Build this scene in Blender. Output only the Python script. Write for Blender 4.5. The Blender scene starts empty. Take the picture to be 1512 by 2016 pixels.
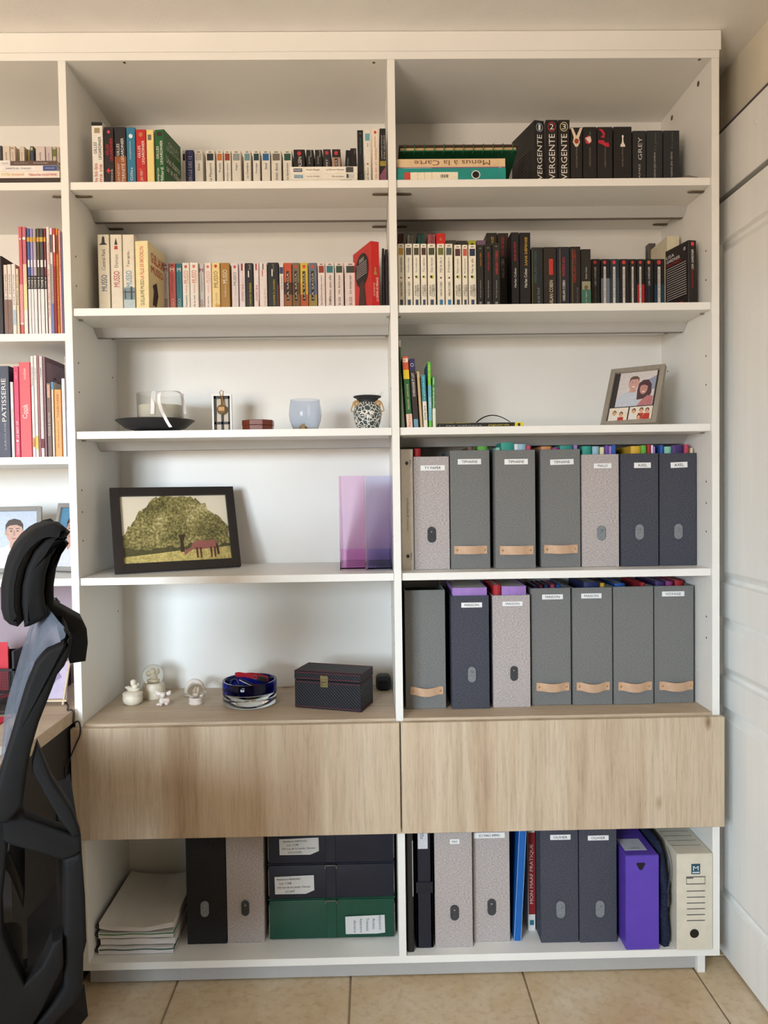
import bpy, bmesh, math, random
from mathutils import Vector, Matrix
random.seed(11)
sc = bpy.context.scene
COL = sc.collection

# ------------------------------------------------------------------ camera
CAM = Vector((-0.07036, -2.10405, 1.383))
CR = Vector((0.99975603, -0.01708081, -0.01400427))
CU = Vector((0.01451505, 0.0301562, 0.9994398))
CF = Vector((0.01664892, 0.99939924, -0.03039677))
FPX = 1514.0
cam_d = bpy.data.cameras.new('camera')
cam_d.sensor_fit = 'VERTICAL'
cam_d.sensor_height = 36.0
cam_d.lens = 36.0 * FPX / 2016.0
cam_d.clip_start = 0.02
cam = bpy.data.objects.new('camera', cam_d)
COL.objects.link(cam)
mw = Matrix.Identity(4)
for i in range(3):
    mw[i][0], mw[i][1], mw[i][2], mw[i][3] = CR[i], CU[i], -CF[i], CAM[i]
cam.matrix_world = mw
sc.camera = cam

# ------------------------------------------------------------------ world, light, exposure
w = bpy.data.worlds.new('daylight'); sc.world = w
w.use_nodes = True
nt_ = w.node_tree
bgn = nt_.nodes['Background']
# open sky above the horizon, sunlit garden ground below it
tcw = nt_.nodes.new('ShaderNodeTexCoord')
sep = nt_.nodes.new('ShaderNodeSeparateXYZ')
rmp = nt_.nodes.new('ShaderNodeValToRGB')
mul = nt_.nodes.new('ShaderNodeMath'); mul.operation = 'MULTIPLY_ADD'; mul.inputs[1].default_value = 0.5; mul.inputs[2].default_value = 0.5
nt_.links.new(tcw.outputs['Generated'], sep.inputs[0])
nt_.links.new(sep.outputs['Z'], mul.inputs[0])
nt_.links.new(mul.outputs[0], rmp.inputs[0])
rmp.color_ramp.elements[0].position = 0.485; rmp.color_ramp.elements[0].color = (0.50, 0.42, 0.345, 1)
rmp.color_ramp.elements[1].position = 0.515; rmp.color_ramp.elements[1].color = (0.72, 0.87, 1.0, 1)
nt_.links.new(rmp.outputs[0], bgn.inputs[0])
bgn.inputs[1].default_value = 36.0

# light portal filling the window opening behind the camera (guides the daylight sampling, adds no light)
pd = bpy.data.lights.new('window_portal', 'AREA')
pd.shape = 'RECTANGLE'; pd.size = 1.50; pd.size_y = 1.28
pd.cycles.is_portal = True
po = bpy.data.objects.new('window_portal', pd); COL.objects.link(po)
po.location = (-1.90, -3.74, 1.56)
po.rotation_euler = (math.radians(90), 0, 0)

vs = sc.view_settings
vs.view_transform = 'Standard'
vs.look = 'None'
vs.exposure = 0.38
vs.gamma = 1.0
vs.use_curve_mapping = False


# ------------------------------------------------------------------ pixel helpers (1512 x 2016 frame)
def ray(u, v):
    return CF + CR * ((u - 756.0) / FPX) + CU * ((1008.0 - v) / FPX)


def at(u, v, Y):
    d = ray(u, v)
    return CAM + d * ((Y - CAM.y) / d.y)


def atZ(u, v, Z):
    d = ray(u, v)
    return CAM + d * ((Z - CAM.z) / d.z)


def solveY(u, v, zs, H):
    a, b = -0.05, 0.34
    fa = at(u, v, a).z - zs - H
    for _ in range(40):
        m = (a + b) / 2
        fm = at(u, v, m).z - zs - H
        if (fm > 0) == (fa > 0):
            a, fa = m, fm
        else:
            b = m
    return (a + b) / 2


# ------------------------------------------------------------------ materials
def lin(c):
    r = []
    for x in c[:3]:
        x = x / 255.0
        r.append(x / 12.92 if x <= 0.04045 else ((x + 0.055) / 1.055) ** 2.4)
    return (r[0], r[1], r[2], 1.0)


MATS = {}


def nd(nt, kind, **kw):
    n = nt.nodes.new(kind)
    for k, v in kw.items():
        setattr(n, k, v)
    return n


def mat(col, rough=0.55, metal=0.0, var=0.06, vscale=40.0, bump=0.0, bscale=300.0, trans=0.0, ior=1.45,
        stretch=(1, 1, 1), sheen=0.0, coat=0.0, emit=0.0, spec=0.5):
    key = (tuple(col), rough, metal, var, vscale, bump, bscale, trans, ior, stretch, sheen, coat, emit, spec)
    if key in MATS:
        return MATS[key]
    m = bpy.data.materials.new('m%03d' % len(MATS)); m.use_nodes = True
    nt = m.node_tree
    b = nt.nodes['Principled BSDF']
    b.inputs['Roughness'].default_value = rough
    b.inputs['Metallic'].default_value = metal
    b.inputs['IOR'].default_value = ior
    b.inputs['Transmission Weight'].default_value = trans
    b.inputs['Sheen Weight'].default_value = sheen
    b.inputs['Coat Weight'].default_value = coat
    b.inputs['Specular IOR Level'].default_value = spec
    c = lin(col)
    b.inputs['Base Color'].default_value = c
    if emit:
        b.inputs['Emission Color'].default_value = c
        b.inputs['Emission Strength'].default_value = emit
    if var or bump:
        tc = nd(nt, 'ShaderNodeTexCoord')
        mp = nd(nt, 'ShaderNodeMapping'); mp.inputs['Scale'].default_value = stretch
        nt.links.new(tc.outputs['Object'], mp.inputs['Vector'])
        if var:
            nz = nd(nt, 'ShaderNodeTexNoise'); nz.inputs['Scale'].default_value = vscale
            nz.inputs['Detail'].default_value = 4
            nt.links.new(mp.outputs[0], nz.inputs['Vector'])
            rp = nd(nt, 'ShaderNodeValToRGB')
            rp.color_ramp.elements[0].position = 0.3; rp.color_ramp.elements[1].position = 0.7
            rp.color_ramp.elements[0].color = tuple(x * (1 - var) for x in c[:3]) + (1,)
            rp.color_ramp.elements[1].color = tuple(min(1, x * (1 + var)) for x in c[:3]) + (1,)
            nt.links.new(nz.outputs['Fac'], rp.inputs[0])
            nt.links.new(rp.outputs[0], b.inputs['Base Color'])
        if bump:
            nb = nd(nt, 'ShaderNodeTexNoise'); nb.inputs['Scale'].default_value = bscale
            nb.inputs['Detail'].default_value = 3
            nt.links.new(mp.outputs[0], nb.inputs['Vector'])
            bp = nd(nt, 'ShaderNodeBump'); bp.inputs['Strength'].default_value = bump
            bp.inputs['Distance'].default_value = 0.002
            nt.links.new(nb.outputs['Fac'], bp.inputs['Height'])
            nt.links.new(bp.outputs[0], b.inputs['Normal'])
    MATS[key] = m
    return m


def oak(name, axis, seed=0.0, dark=1.0):
    """oak laminate, grain along one axis"""
    m = bpy.data.materials.new(name); m.use_nodes = True
    nt = m.node_tree; b = nt.nodes['Principled BSDF']
    b.inputs['Roughness'].default_value = 0.55
    tc = nd(nt, 'ShaderNodeTexCoord')
    mp = nd(nt, 'ShaderNodeMapping')
    mp.inputs['Location'].default_value = (seed, seed * 1.7, seed * 0.6)
    st = [1.0, 1.0, 1.0]; st['XYZ'.index(axis)] = 0.05
    mp.inputs['Scale'].default_value = st
    nt.links.new(tc.outputs['Object'], mp.inputs['Vector'])

    def noise(scale, detail, rough, dist=0.0):
        n = nd(nt, 'ShaderNodeTexNoise')
        n.inputs['Scale'].default_value = scale; n.inputs['Detail'].default_value = detail
        n.inputs['Roughness'].default_value = rough; n.inputs['Distortion'].default_value = dist
        nt.links.new(mp.outputs[0], n.inputs['Vector']); return n

    def ramp(src, stops):
        r = nd(nt, 'ShaderNodeValToRGB')
        el = r.color_ramp.elements
        while len(el) < len(stops): el.new(0.5)
        for e, (p, c) in zip(el, stops):
            e.position = p; e.color = lin(c)
        nt.links.new(src, r.inputs[0]); return r

    d = dark
    broad = ramp(noise(7.0, 4, 0.5, 0.8).outputs['Fac'], [(0.30, (180 * d, 156 * d, 129 * d)), (0.45, (200 * d, 179 * d, 153 * d)),
                                                  (0.58, (207 * d, 189 * d, 165 * d)), (0.74, (186 * d, 163 * d, 136 * d))])
    fine = ramp(noise(130.0, 5, 0.7).outputs['Fac'], [(0.30, (196, 188, 180)), (0.55, (255, 255, 255))])
    pores = ramp(noise(420.0, 3, 0.6).outputs['Fac'], [(0.28, (190, 178, 165)), (0.42, (255, 255, 255))])
    mx = nd(nt, 'ShaderNodeMixRGB', blend_type='MULTIPLY'); mx.inputs[0].default_value = 0.5
    nt.links.new(broad.outputs[0], mx.inputs[1]); nt.links.new(fine.outputs[0], mx.inputs[2])
    mx2 = nd(nt, 'ShaderNodeMixRGB', blend_type='MULTIPLY'); mx2.inputs[0].default_value = 0.45
    nt.links.new(mx.outputs[0], mx2.inputs[1]); nt.links.new(pores.outputs[0], mx2.inputs[2])
    # knots
    mk = nd(nt, 'ShaderNodeMapping')
    sk = [7.5, 7.5, 7.5]; sk['XYZ'.index(axis)] = 3.4
    mk.inputs['Scale'].default_value = sk; mk.inputs['Location'].default_value = (seed * 3, seed, seed * 2)
    nt.links.new(tc.outputs['Object'], mk.inputs['Vector'])
    vo = nd(nt, 'ShaderNodeTexVoronoi'); vo.inputs['Scale'].default_value = 1.0
    nt.links.new(mk.outputs[0], vo.inputs['Vector'])
    kr = ramp(vo.outputs['Distance'], [(0.02, (120, 88, 60)), (0.055, (205, 190, 172)), (0.10, (255, 255, 255))])
    mx3 = nd(nt, 'ShaderNodeMixRGB', blend_type='MULTIPLY'); mx3.inputs[0].default_value = 0.75
    nt.links.new(mx2.outputs[0], mx3.inputs[1]); nt.links.new(kr.outputs[0], mx3.inputs[2])
    nt.links.new(mx3.outputs[0], b.inputs['Base Color'])
    bp = nd(nt, 'ShaderNodeBump'); bp.inputs['Strength'].default_value = 0.12; bp.inputs['Distance'].default_value = 0.002
    nt.links.new(fine.outputs[0], bp.inputs['Height']); nt.links.new(bp.outputs[0], b.inputs['Normal'])
    return m


def linen(name, c0, c1, scale=900.0, bump=0.25):
    """woven cloth: two crossing stretched noises"""
    m = bpy.data.materials.new(name); m.use_nodes = True
    nt = m.node_tree; b = nt.nodes['Principled BSDF']
    b.inputs['Roughness'].default_value = 0.9; b.inputs['Specular IOR Level'].default_value = 0.2
    tc = nd(nt, 'ShaderNodeTexCoord'); outs = []
    for st in ((1, 1, 0.18), (0.14, 0.14, 1)):
        mp = nd(nt, 'ShaderNodeMapping'); mp.inputs['Scale'].default_value = st
        nt.links.new(tc.outputs['Object'], mp.inputs['Vector'])
        n = nd(nt, 'ShaderNodeTexNoise'); n.inputs['Scale'].default_value = scale; n.inputs['Detail'].default_value = 2
        nt.links.new(mp.outputs[0], n.inputs['Vector']); outs.append(n)
    ad = nd(nt, 'ShaderNodeMath', operation='ADD')
    nt.links.new(outs[0].outputs['Fac'], ad.inputs[0]); nt.links.new(outs[1].outputs['Fac'], ad.inputs[1])
    hf = nd(nt, 'ShaderNodeMath', operation='MULTIPLY'); hf.inputs[1].default_value = 0.5
    nt.links.new(ad.outputs[0], hf.inputs[0])
    r = nd(nt, 'ShaderNodeValToRGB')
    r.color_ramp.elements[0].position = 0.40; r.color_ramp.elements[0].color = lin(c0)
    r.color_ramp.elements[1].position = 0.58; r.color_ramp.elements[1].color = lin(c1)
    nt.links.new(hf.outputs[0], r.inputs[0]); nt.links.new(r.outputs[0], b.inputs['Base Color'])
    bp = nd(nt, 'ShaderNodeBump'); bp.inputs['Strength'].default_value = bump; bp.inputs['Distance'].default_value = 0.001
    nt.links.new(hf.outputs[0], bp.inputs['Height']); nt.links.new(bp.outputs[0], b.inputs['Normal'])
    return m


def tile_mat():
    m = bpy.data.materials.new('beige_stone_tile'); m.use_nodes = True
    nt = m.node_tree; b = nt.nodes['Principled BSDF']
    b.inputs['Roughness'].default_value = 0.45
    tc = nd(nt, 'ShaderNodeTexCoord')
    oi = nd(nt, 'ShaderNodeObjectInfo')
    ad = nd(nt, 'ShaderNodeVectorMath', operation='ADD')
    nt.links.new(tc.outputs['Object'], ad.inputs[0]); nt.links.new(oi.outputs['Location'], ad.inputs[1])
    n1 = nd(nt, 'ShaderNodeTexNoise'); n1.inputs['Scale'].default_value = 3.2; n1.inputs['Detail'].default_value = 9
    n1.inputs['Roughness'].default_value = 0.72
    n2 = nd(nt, 'ShaderNodeTexNoise'); n2.inputs['Scale'].default_value = 45; n2.inputs['Detail'].default_value = 6
    for n in (n1, n2): nt.links.new(ad.outputs[0], n.inputs['Vector'])
    r1 = nd(nt, 'ShaderNodeValToRGB'); e = r1.color_ramp.elements
    e.new(0.5); e.new(0.62)
    for q, (p_, c_) in zip(e, [(0.30, (188, 160, 122)), (0.46, (203, 178, 142)), (0.58, (212, 192, 162)), (0.72, (222, 208, 184))]):
        q.position = p_; q.color = lin(c_)
    nt.links.new(n1.outputs['Fac'], r1.inputs[0])
    r2 = nd(nt, 'ShaderNodeValToRGB')
    r2.color_ramp.elements[0].position = 0.33; r2.color_ramp.elements[0].color = lin((205, 190, 170))
    r2.color_ramp.elements[1].position = 0.5; r2.color_ramp.elements[1].color = (1, 1, 1, 1)
    nt.links.new(n2.outputs['Fac'], r2.inputs[0])
    mx = nd(nt, 'ShaderNodeMixRGB', blend_type='MULTIPLY'); mx.inputs[0].default_value = 0.35
    nt.links.new(r1.outputs[0], mx.inputs[1]); nt.links.new(r2.outputs[0], mx.inputs[2])
    nt.links.new(mx.outputs[0], b.inputs['Base Color'])
    bp = nd(nt, 'ShaderNodeBump'); bp.inputs['Strength'].default_value = 0.15; bp.inputs['Distance'].default_value = 0.003
    nt.links.new(n2.outputs['Fac'], bp.inputs['Height']); nt.links.new(bp.outputs[0], b.inputs['Normal'])
    return m


WHITE = mat((238, 236, 231), 0.38, var=0.015, vscale=6, bump=0.03, bscale=500)
OAKV = oak('oak_vertical_grain', 'Z', 0.3)
OAKV2 = oak('oak_vertical_grain_b', 'Z', 2.1)
OAKX = oak('oak_horizontal_grain', 'X', 1.1)
OAKY = oak('oak_desk_grain', 'X', 4.2)
BLACKP = mat((32, 32, 34), 0.5, var=0.1, vscale=30, bump=0.12, bscale=700)
STEEL = mat((150, 146, 140), 0.35, 0.9, var=0.05)
BRASS = mat((196, 160, 110), 0.3, 0.9, var=0.05)


# ------------------------------------------------------------------ mesh helpers
def me_from(verts, faces, name='mesh', smooth=False):
    me = bpy.data.meshes.new(name)
    me.from_pydata([tuple(v) for v in verts], [], faces)
    me.update()
    if smooth:
        for p in me.polygons: p.use_smooth = True
    return me


def bm_done(bm, name='mesh', smooth=False, angle=None):
    bmesh.ops.recalc_face_normals(bm, faces=bm.faces)
    me = bpy.data.meshes.new(name)
    bm.to_mesh(me); bm.free()
    if smooth:
        for p in me.polygons: p.use_smooth = True
        if angle:
            me.set_sharp_from_angle(angle=math.radians(angle))
    return me


BF = [(0, 3, 2, 1), (4, 5, 6, 7), (0, 1, 5, 4), (1, 2, 6, 5), (2, 3, 7, 6), (3, 0, 4, 7)]


def add_box(bm, x0, x1, y0, y1, z0, z1):
    vs_ = [bm.verts.new(p) for p in ((x0, y0, z0), (x1, y0, z0), (x1, y1, z0), (x0, y1, z0),
                                     (x0, y0, z1), (x1, y0, z1), (x1, y1, z1), (x0, y1, z1))]
    for f in BF: bm.faces.new([vs_[i] for i in f])
    return vs_


def mbox(x0, x1, y0, y1, z0, z1, bev=0.0, seg=1):
    bm = bmesh.new(); add_box(bm, x0, x1, y0, y1, z0, z1)
    if bev:
        bmesh.ops.bevel(bm, geom=list(bm.edges), offset=bev, segments=seg, affect='EDGES', profile=0.5)
    return bm_done(bm, smooth=seg > 1, angle=40)


def mboxes(lst, bev=0.0):
    bm = bmesh.new()
    for a in lst: add_box(bm, *a)
    if bev:
        bmesh.ops.bevel(bm, geom=list(bm.edges), offset=bev, segments=1, affect='EDGES')
    return bm_done(bm)


def mprism(poly, axis, a, b, bev=0.0, seg=2, smooth=False):
    """extrude a polygon along an axis: axis 'Z' poly=(x,y); 'Y' poly=(x,z); 'X' poly=(y,z)"""
    bm = bmesh.new()

    def P(p, t):
        return {'Z': (p[0], p[1], t), 'Y': (p[0], t, p[1]), 'X': (t, p[0], p[1])}[axis]
    v0 = [bm.verts.new(P(p, a)) for p in poly]
    v1 = [bm.verts.new(P(p, b)) for p in poly]
    n = len(poly)
    f0 = bm.faces.new(v0); f1 = bm.faces.new(list(reversed(v1)))
    for i in range(n):
        bm.faces.new((v0[i], v1[i], v1[(i + 1) % n], v0[(i + 1) % n]))
    bmesh.ops.recalc_face_normals(bm, faces=bm.faces)
    if bev:
        ed = [e for f in (f0, f1) for e in f.edges]
        bmesh.ops.bevel(bm, geom=ed, offset=bev, segments=seg, affect='EDGES', profile=0.5)
    return bm_done(bm, smooth=smooth, angle=35)


def mlathe(prof, seg=32, smooth=True, angle=50, close=False):
    bm = bmesh.new(); rings = []
    for r, z in prof:
        if r < 1e-6:
            rings.append([bm.verts.new((0, 0, z))])
        else:
            rings.append([bm.verts.new((r * math.cos(2 * math.pi * i / seg), r * math.sin(2 * math.pi * i / seg), z)) for i in range(seg)])
    pairs = list(zip(rings, rings[1:]))
    if close: pairs.append((rings[-1], rings[0]))
    for A, B in pairs:
        for i in range(seg):
            j = (i + 1) % seg
            if len(A) == 1 and len(B) == 1: continue
            if len(A) == 1: bm.faces.new((A[0], B[j], B[i]))
            elif len(B) == 1: bm.faces.new((A[i], A[j], B[0]))
            else: bm.faces.new((A[i], A[j], B[j], B[i]))
    return bm_done(bm, smooth=smooth, angle=angle)


def mtube(pts, rad, seg=8, caps=True, flat=None):
    """tube along points; rad is a number or list; flat=(a,b) gives an elliptic section"""
    pts = [Vector(p) for p in pts]; n = len(pts)
    rads = rad if isinstance(rad, (list, tuple)) else [rad] * n
    bm = bmesh.new(); rings = []
    up = Vector((0, 0, 1))
    for i, p in enumerate(pts):
        t = (pts[min(i + 1, n - 1)] - pts[max(i - 1, 0)]).normalized()
        if i == 0:
            s = t.cross(up)
            if s.length < 1e-3: s = t.cross(Vector((1, 0, 0)))
            s.normalize()
        else:
            s = (s - t * s.dot(t)).normalized()
        o = t.cross(s)
        fa, fb = flat if flat else (1, 1)
        rings.append([bm.verts.new(p + s * (math.cos(2 * math.pi * k / seg) * rads[i] * fa) + o * (math.sin(2 * math.pi * k / seg) * rads[i] * fb)) for k in range(seg)])
    for A, B in zip(rings, rings[1:]):
        for k in range(seg):
            j = (k + 1) % seg
            bm.faces.new((A[k], A[j], B[j], B[k]))
    if caps:
        bm.faces.new(list(reversed(rings[0]))); bm.faces.new(rings[-1])
    return bm_done(bm, smooth=True, angle=60)


def mribbon(pts, side, wd, th=0.0006):
    """flat strip: pts centreline, side = width direction"""
    sd = Vector(side).normalized() * (wd / 2)
    vs_, fs = [], []
    pts = [Vector(p) for p in pts]; n = len(pts)
    for i, p in enumerate(pts):
        t = (pts[min(i + 1, n - 1)] - pts[max(i - 1, 0)]).normalized()
        nn = t.cross(sd).normalized() * (th / 2)
        vs_ += [p - sd - nn, p + sd - nn, p + sd + nn, p - sd + nn]
    for i in range(n - 1):
        a, b = i * 4, i * 4 + 4
        for k in range(4):
            j = (k + 1) % 4
            fs.append((a + k, a + j, b + j, b + k))
    fs += [(3, 2, 1, 0), tuple(range(4 * n - 4, 4 * n))]
    bm = bmesh.new(); bv = [bm.verts.new(v) for v in vs_]
    for f in fs: bm.faces.new([bv[i] for i in f])
    return bm_done(bm, smooth=True, angle=50)


def blob(lst, lev=2):
    """one continuous lump out of ellipsoids (centre, radii) by voxel remesh-free union: joined icospheres"""
    bm = bmesh.new()
    for c, r in lst:
        rr = r if isinstance(r, (tuple, list)) else (r, r, r)
        res = bmesh.ops.create_icosphere(bm, subdivisions=lev, radius=1.0)
        for v in res['verts']:
            v.co = Vector((v.co.x * rr[0] + c[0], v.co.y * rr[1] + c[1], v.co.z * rr[2] + c[2]))
    return bm_done(bm, smooth=True)


def link(name, me, m, parent=None, loc=(0, 0, 0), rot=(0, 0, 0)):
    o = bpy.data.objects.new(name, me)
    COL.objects.link(o)
    if m is not None and me is not None and len(me.materials) == 0:
        me.materials.append(m)
    o.location = loc; o.rotation_euler = rot
    if parent is not None: o.parent = parent
    return o


def thing(name, label, cat, loc=(0, 0, 0), rot=(0, 0, 0), group=None):
    o = bpy.data.objects.new(name, None)
    o.empty_display_size = 0.02
    COL.objects.link(o)
    o.location = loc; o.rotation_euler = rot
    o['label'] = label; o['category'] = cat
    if group: o['group'] = group
    return o


def struct(name, me, m, label, cat, loc=(0, 0, 0)):
    o = link(name, me, m, None, loc)
    o['kind'] = 'structure'; o['label'] = label; o['category'] = cat
    return o


# ------------------------------------------------------------------ flat prints (text, patches) on a face
TXT = {}


def text_shape(s):
    if s not in TXT:
        cu = bpy.data.curves.new('txt', 'FONT')
        cu.body = s; cu.resolution_u = 2; cu.offset = 0.0; cu.fill_mode = 'FRONT'
        ob = bpy.data.objects.new('txt', cu)
        me = bpy.data.meshes.new_from_object(ob)
        v = [(p.co.x, p.co.y) for p in me.vertices]
        f = [tuple(p.vertices) for p in me.polygons]
        if not v:
            v, f = [(0, 0), (1, 0), (1, 1)], [(0, 1, 2)]
        x0 = min(a for a, b in v); x1 = max(a for a, b in v); y0 = min(b for a, b in v); y1 = max(b for a, b in v)
        TXT[s] = ([((a - x0) / max(x1 - x0, 1e-6), (b - y0) / max(y1 - y0, 1e-6)) for a, b in v], f)
        bpy.data.objects.remove(ob); bpy.data.curves.remove(cu); bpy.data.meshes.remove(me)
    return TXT[s]


DIRS = {'h': ((1, 0, 0), (0, 0, 1)), 'up': ((0, 0, 1), (-1, 0, 0)), 'down': ((0, 0, -1), (1, 0, 0)), 'flip': ((-1, 0, 0), (0, 0, -1)),
        'R': ((0, 1, 0), (0, 0, 1)), 'L': ((0, -1, 0), (0, 0, 1)), 'Rup': ((0, 0, 1), (0, -1, 0)), 'Lup': ((0, 0, 1), (0, 1, 0)),
        'T': ((1, 0, 0), (0, 1, 0))}


def put_text(parent, s, col, c, length, height, d='h', name='spine_title', flip=False):
    """text centred on c (local), running along d, scaled to length x height"""
    vs_, fs = text_shape(s)
    ex, ey = (Vector(k) for k in DIRS[d])
    c = Vector(c)
    vv = [c + ex * ((a - 0.5) * length) + ey * ((b - 0.5) * height) for a, b in vs_]
    me = me_from(vv, fs)
    return link(name, me, mat(col, 0.6, var=0.0), parent)


def put_patch(parent, col, c, wd, ht, d='h', name='printed_panel', rough=0.55, var=0.08, poly=None, m=None):
    ex, ey = (Vector(k) for k in DIRS[d]); c = Vector(c)
    pl = poly or [(-0.5, -0.5), (0.5, -0.5), (0.5, 0.5), (-0.5, 0.5)]
    vv = [c + ex * (a * wd) + ey * (b * ht) for a, b in pl]
    me = me_from(vv, [tuple(range(len(vv)))])
    return link(name, me, m or mat(col, rough, var=var, vscale=180), parent)


def ngon(n, r=0.5, a0=0.0):
    return [(r * math.cos(a0 + 2 * math.pi * i / n), r * math.sin(a0 + 2 * math.pi * i / n)) for i in range(n)]

# ================================================================== THE ROOM
ZC = 2.61                     # ceiling
XR = 0.958                    # face of the closet header
CREAM = mat((233, 224, 204), 0.85, var=0.03, vscale=8, bump=0.15, bscale=220)
TAUPE = mat((178, 160, 136), 0.85, var=0.03, vscale=8, bump=0.15, bscale=220)
CEILM = mat((246, 242, 237), 0.9, var=0.02, vscale=10, bump=0.25, bscale=160)
MAUVE = mat((176, 156, 162), 0.85, var=0.03, vscale=6, bump=0.1, bscale=220)
DOORW = mat((242, 241, 237), 0.5, var=0.02, vscale=30, bump=0.25, bscale=90, stretch=(1, 1, 0.06))
GROUT = mat((150, 132, 108), 0.9, var=0.1, vscale=80)
TILE = tile_mat()

fl = struct('floor', mbox(-3.3, 1.12, -3.75, 0.42, -0.06, -0.004), GROUT, 'beige stone tile floor with brown grout', 'floor')
tme = mbox(-0.2425, 0.2425, -0.2425, 0.2425, -0.008, 0.0, 0.0025)
TX = [0.343 - 0.245 + 0.49 * k for k in range(-7, 3)]
TY = [0.34 - 0.49 * k for k in range(0, 9)]
for x in TX:
    for y in TY:
        if x - 0.25 > 1.1 or x + 0.25 < -3.3: continue
        link('tile', tme, TILE, fl, (x, y, 0.0))
struct('ceiling', mbox(-3.3, 1.12, -3.75, 0.42, ZC, ZC + 0.06), CEILM, 'off white textured plaster ceiling', 'ceiling')
struct('wall_back', mbox(-3.3, 1.12, 0.385, 0.44, 0, ZC), MAUVE, 'mauve painted wall behind the bookcase', 'wall')
struct('wall_left', mbox(-3.36, -3.3, -3.75, 0.42, 0, ZC), TAUPE, 'taupe wall at the far end of the desk', 'wall')
struct('wall_right', mboxes([(1.0, 1.06, -3.75, 0.42, 2.36, ZC), (1.06, 1.12, -3.75, 0.42, 0, ZC)]), CREAM,
       'cream plaster wall above the closet doors', 'wall')
# wall behind the camera with the window opening
WX0, WX1, WZ0, WZ1 = -2.65, -1.15, 0.92, 2.20
struct('wall_front', mboxes([(-3.3, WX0, -3.75, -3.60, 0, ZC), (WX1, 1.06, -3.75, -3.60, 0, ZC),
                             (WX0, WX1, -3.75, -3.60, 0, WZ0), (WX0, WX1, -3.75, -3.60, WZ1, ZC)]), TAUPE, 'taupe wall with the window', 'wall')
wn = thing('window_1', 'white two-leaf window in the taupe wall', 'window')
wn['kind'] = 'structure'
link('window_frame', mboxes([(WX0, WX1, -3.70, -3.62, WZ0, WZ0 + 0.05), (WX0, WX1, -3.70, -3.62, WZ1 - 0.05, WZ1), (WX0, WX0 + 0.05, -3.70, -3.62, WZ0, WZ1),
                             (WX1 - 0.05, WX1, -3.70, -3.62, WZ0, WZ1), (-1.94, -1.86, -3.70, -3.62, WZ0, WZ1)]), WHITE, wn)
GLASSW = bpy.data.materials.new('window_glass'); GLASSW.use_nodes = True
gn = GLASSW.node_tree
g_t = nd(gn, 'ShaderNodeBsdfTransparent'); g_g = nd(gn, 'ShaderNodeBsdfGlossy'); g_g.inputs['Roughness'].default_value = 0.02
g_m = nd(gn, 'ShaderNodeMixShader'); g_m.inputs[0].default_value = 0.06
gn.links.new(g_t.outputs[0], g_m.inputs[1]); gn.links.new(g_g.outputs[0], g_m.inputs[2])
gn.links.new(g_m.outputs[0], gn.nodes['Material Output'].inputs['Surface'])
for a, b in ((WX0 + 0.05, -1.94), (-1.86, WX1 - 0.05)):
    link('pane', mbox(a, b, -3.668, -3.662, WZ0 + 0.05, WZ1 - 0.05), GLASSW, wn)

# closet on the right: header board, track, moulded door leaf
hd = struct('trim_1', mbox(XR, 1.06, -2.6, 0.40, 2.215, 2.40, 0.002), DOORW, 'white header board above the closet door', 'trim')
link('screw_cap', mlathe([(0, 0), (0.006, 0), (0.006, 0.002), (0, 0.002)], 12), WHITE, hd, (XR - 0.001, -0.065, 2.335), (0, -math.pi / 2, 0))
struct('trim_2', mbox(XR + 0.012, 1.06, -2.6, 0.40, 2.40, 2.418), mat((104, 94, 100), 0.4, 0.3), 'dark metal rail along the top of the closet header', 'trim')
struct('trim_3', mbox(XR + 0.05, 1.06, -2.6, 0.40, 2.185, 2.215), mat((38, 32, 26), 0.6), 'dark gap under the closet header', 'trim')


def moulded_door(y0, y1, z0, z1, xf, panels, nm, lab):
    """door leaf facing -X, front plane xf, with raised panels inside recessed mouldings"""
    dr = thing(nm, lab, 'door'); dr['kind'] = 'structure'
    # stiles and rails = leaf minus panel holes
    zs = sorted(set([z0, z1] + [a for p_ in panels for a in (p_[2], p_[3])]))
    bm = bmesh.new()
    py0 = min(p_[0] for p_ in panels); py1 = max(p_[1] for p_ in panels)
    add_box(bm, xf, xf + 0.03, y0, py0, z0, z1)
    add_box(bm, xf, xf + 0.03, py1, y1, z0, z1)
    for a, b in zip(zs, zs[1:]):
        if any(abs(a - p_[2]) < 1e-6 for p_ in panels): continue
        add_box(bm, xf, xf + 0.03, py0, py1, a, b)
    link('leaf_frame', bm_done(bm), DOORW, dr)
    for (a, b, c, d) in panels:
        bm = bmesh.new(); loops = []
        for ins, dx in ((0.0, 0.0), (0.004, 0.013), (0.014, 0.015), (0.034, 0.001), (0.038, 0.0)):
            loops.append([bm.verts.new((xf + dx, yy, zz)) for yy, zz in ((a + ins, c + ins), (b - ins, c + ins), (b - ins, d - ins), (a + ins, d - ins))])
        for A, B in zip(loops, loops[1:]):
            for k in range(4):
                j = (k + 1) % 4
                bm.faces.new((A[k], A[j], B[j], B[k]))
        bm.faces.new(loops[-1])
        link('raised_panel', bm_done(bm), DOORW, dr)
    return dr


XD = 0.943
pz = [(0.175, 0.740), (0.822, 1.000), (1.096, 2.075)]
moulded_door(-0.50, 0.24, 0.008, 2.185, XD, [(-0.40, 0.125, a, b) for a, b in pz], 'door_1', 'white moulded closet door with raised panels beside the bookcase')
moulded_door(-1.26, -0.505, 0.008, 2.185, XD, [(-1.14, -0.62, a, b) for a, b in pz], 'door_2', 'white moulded closet door further along the wall')

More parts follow.
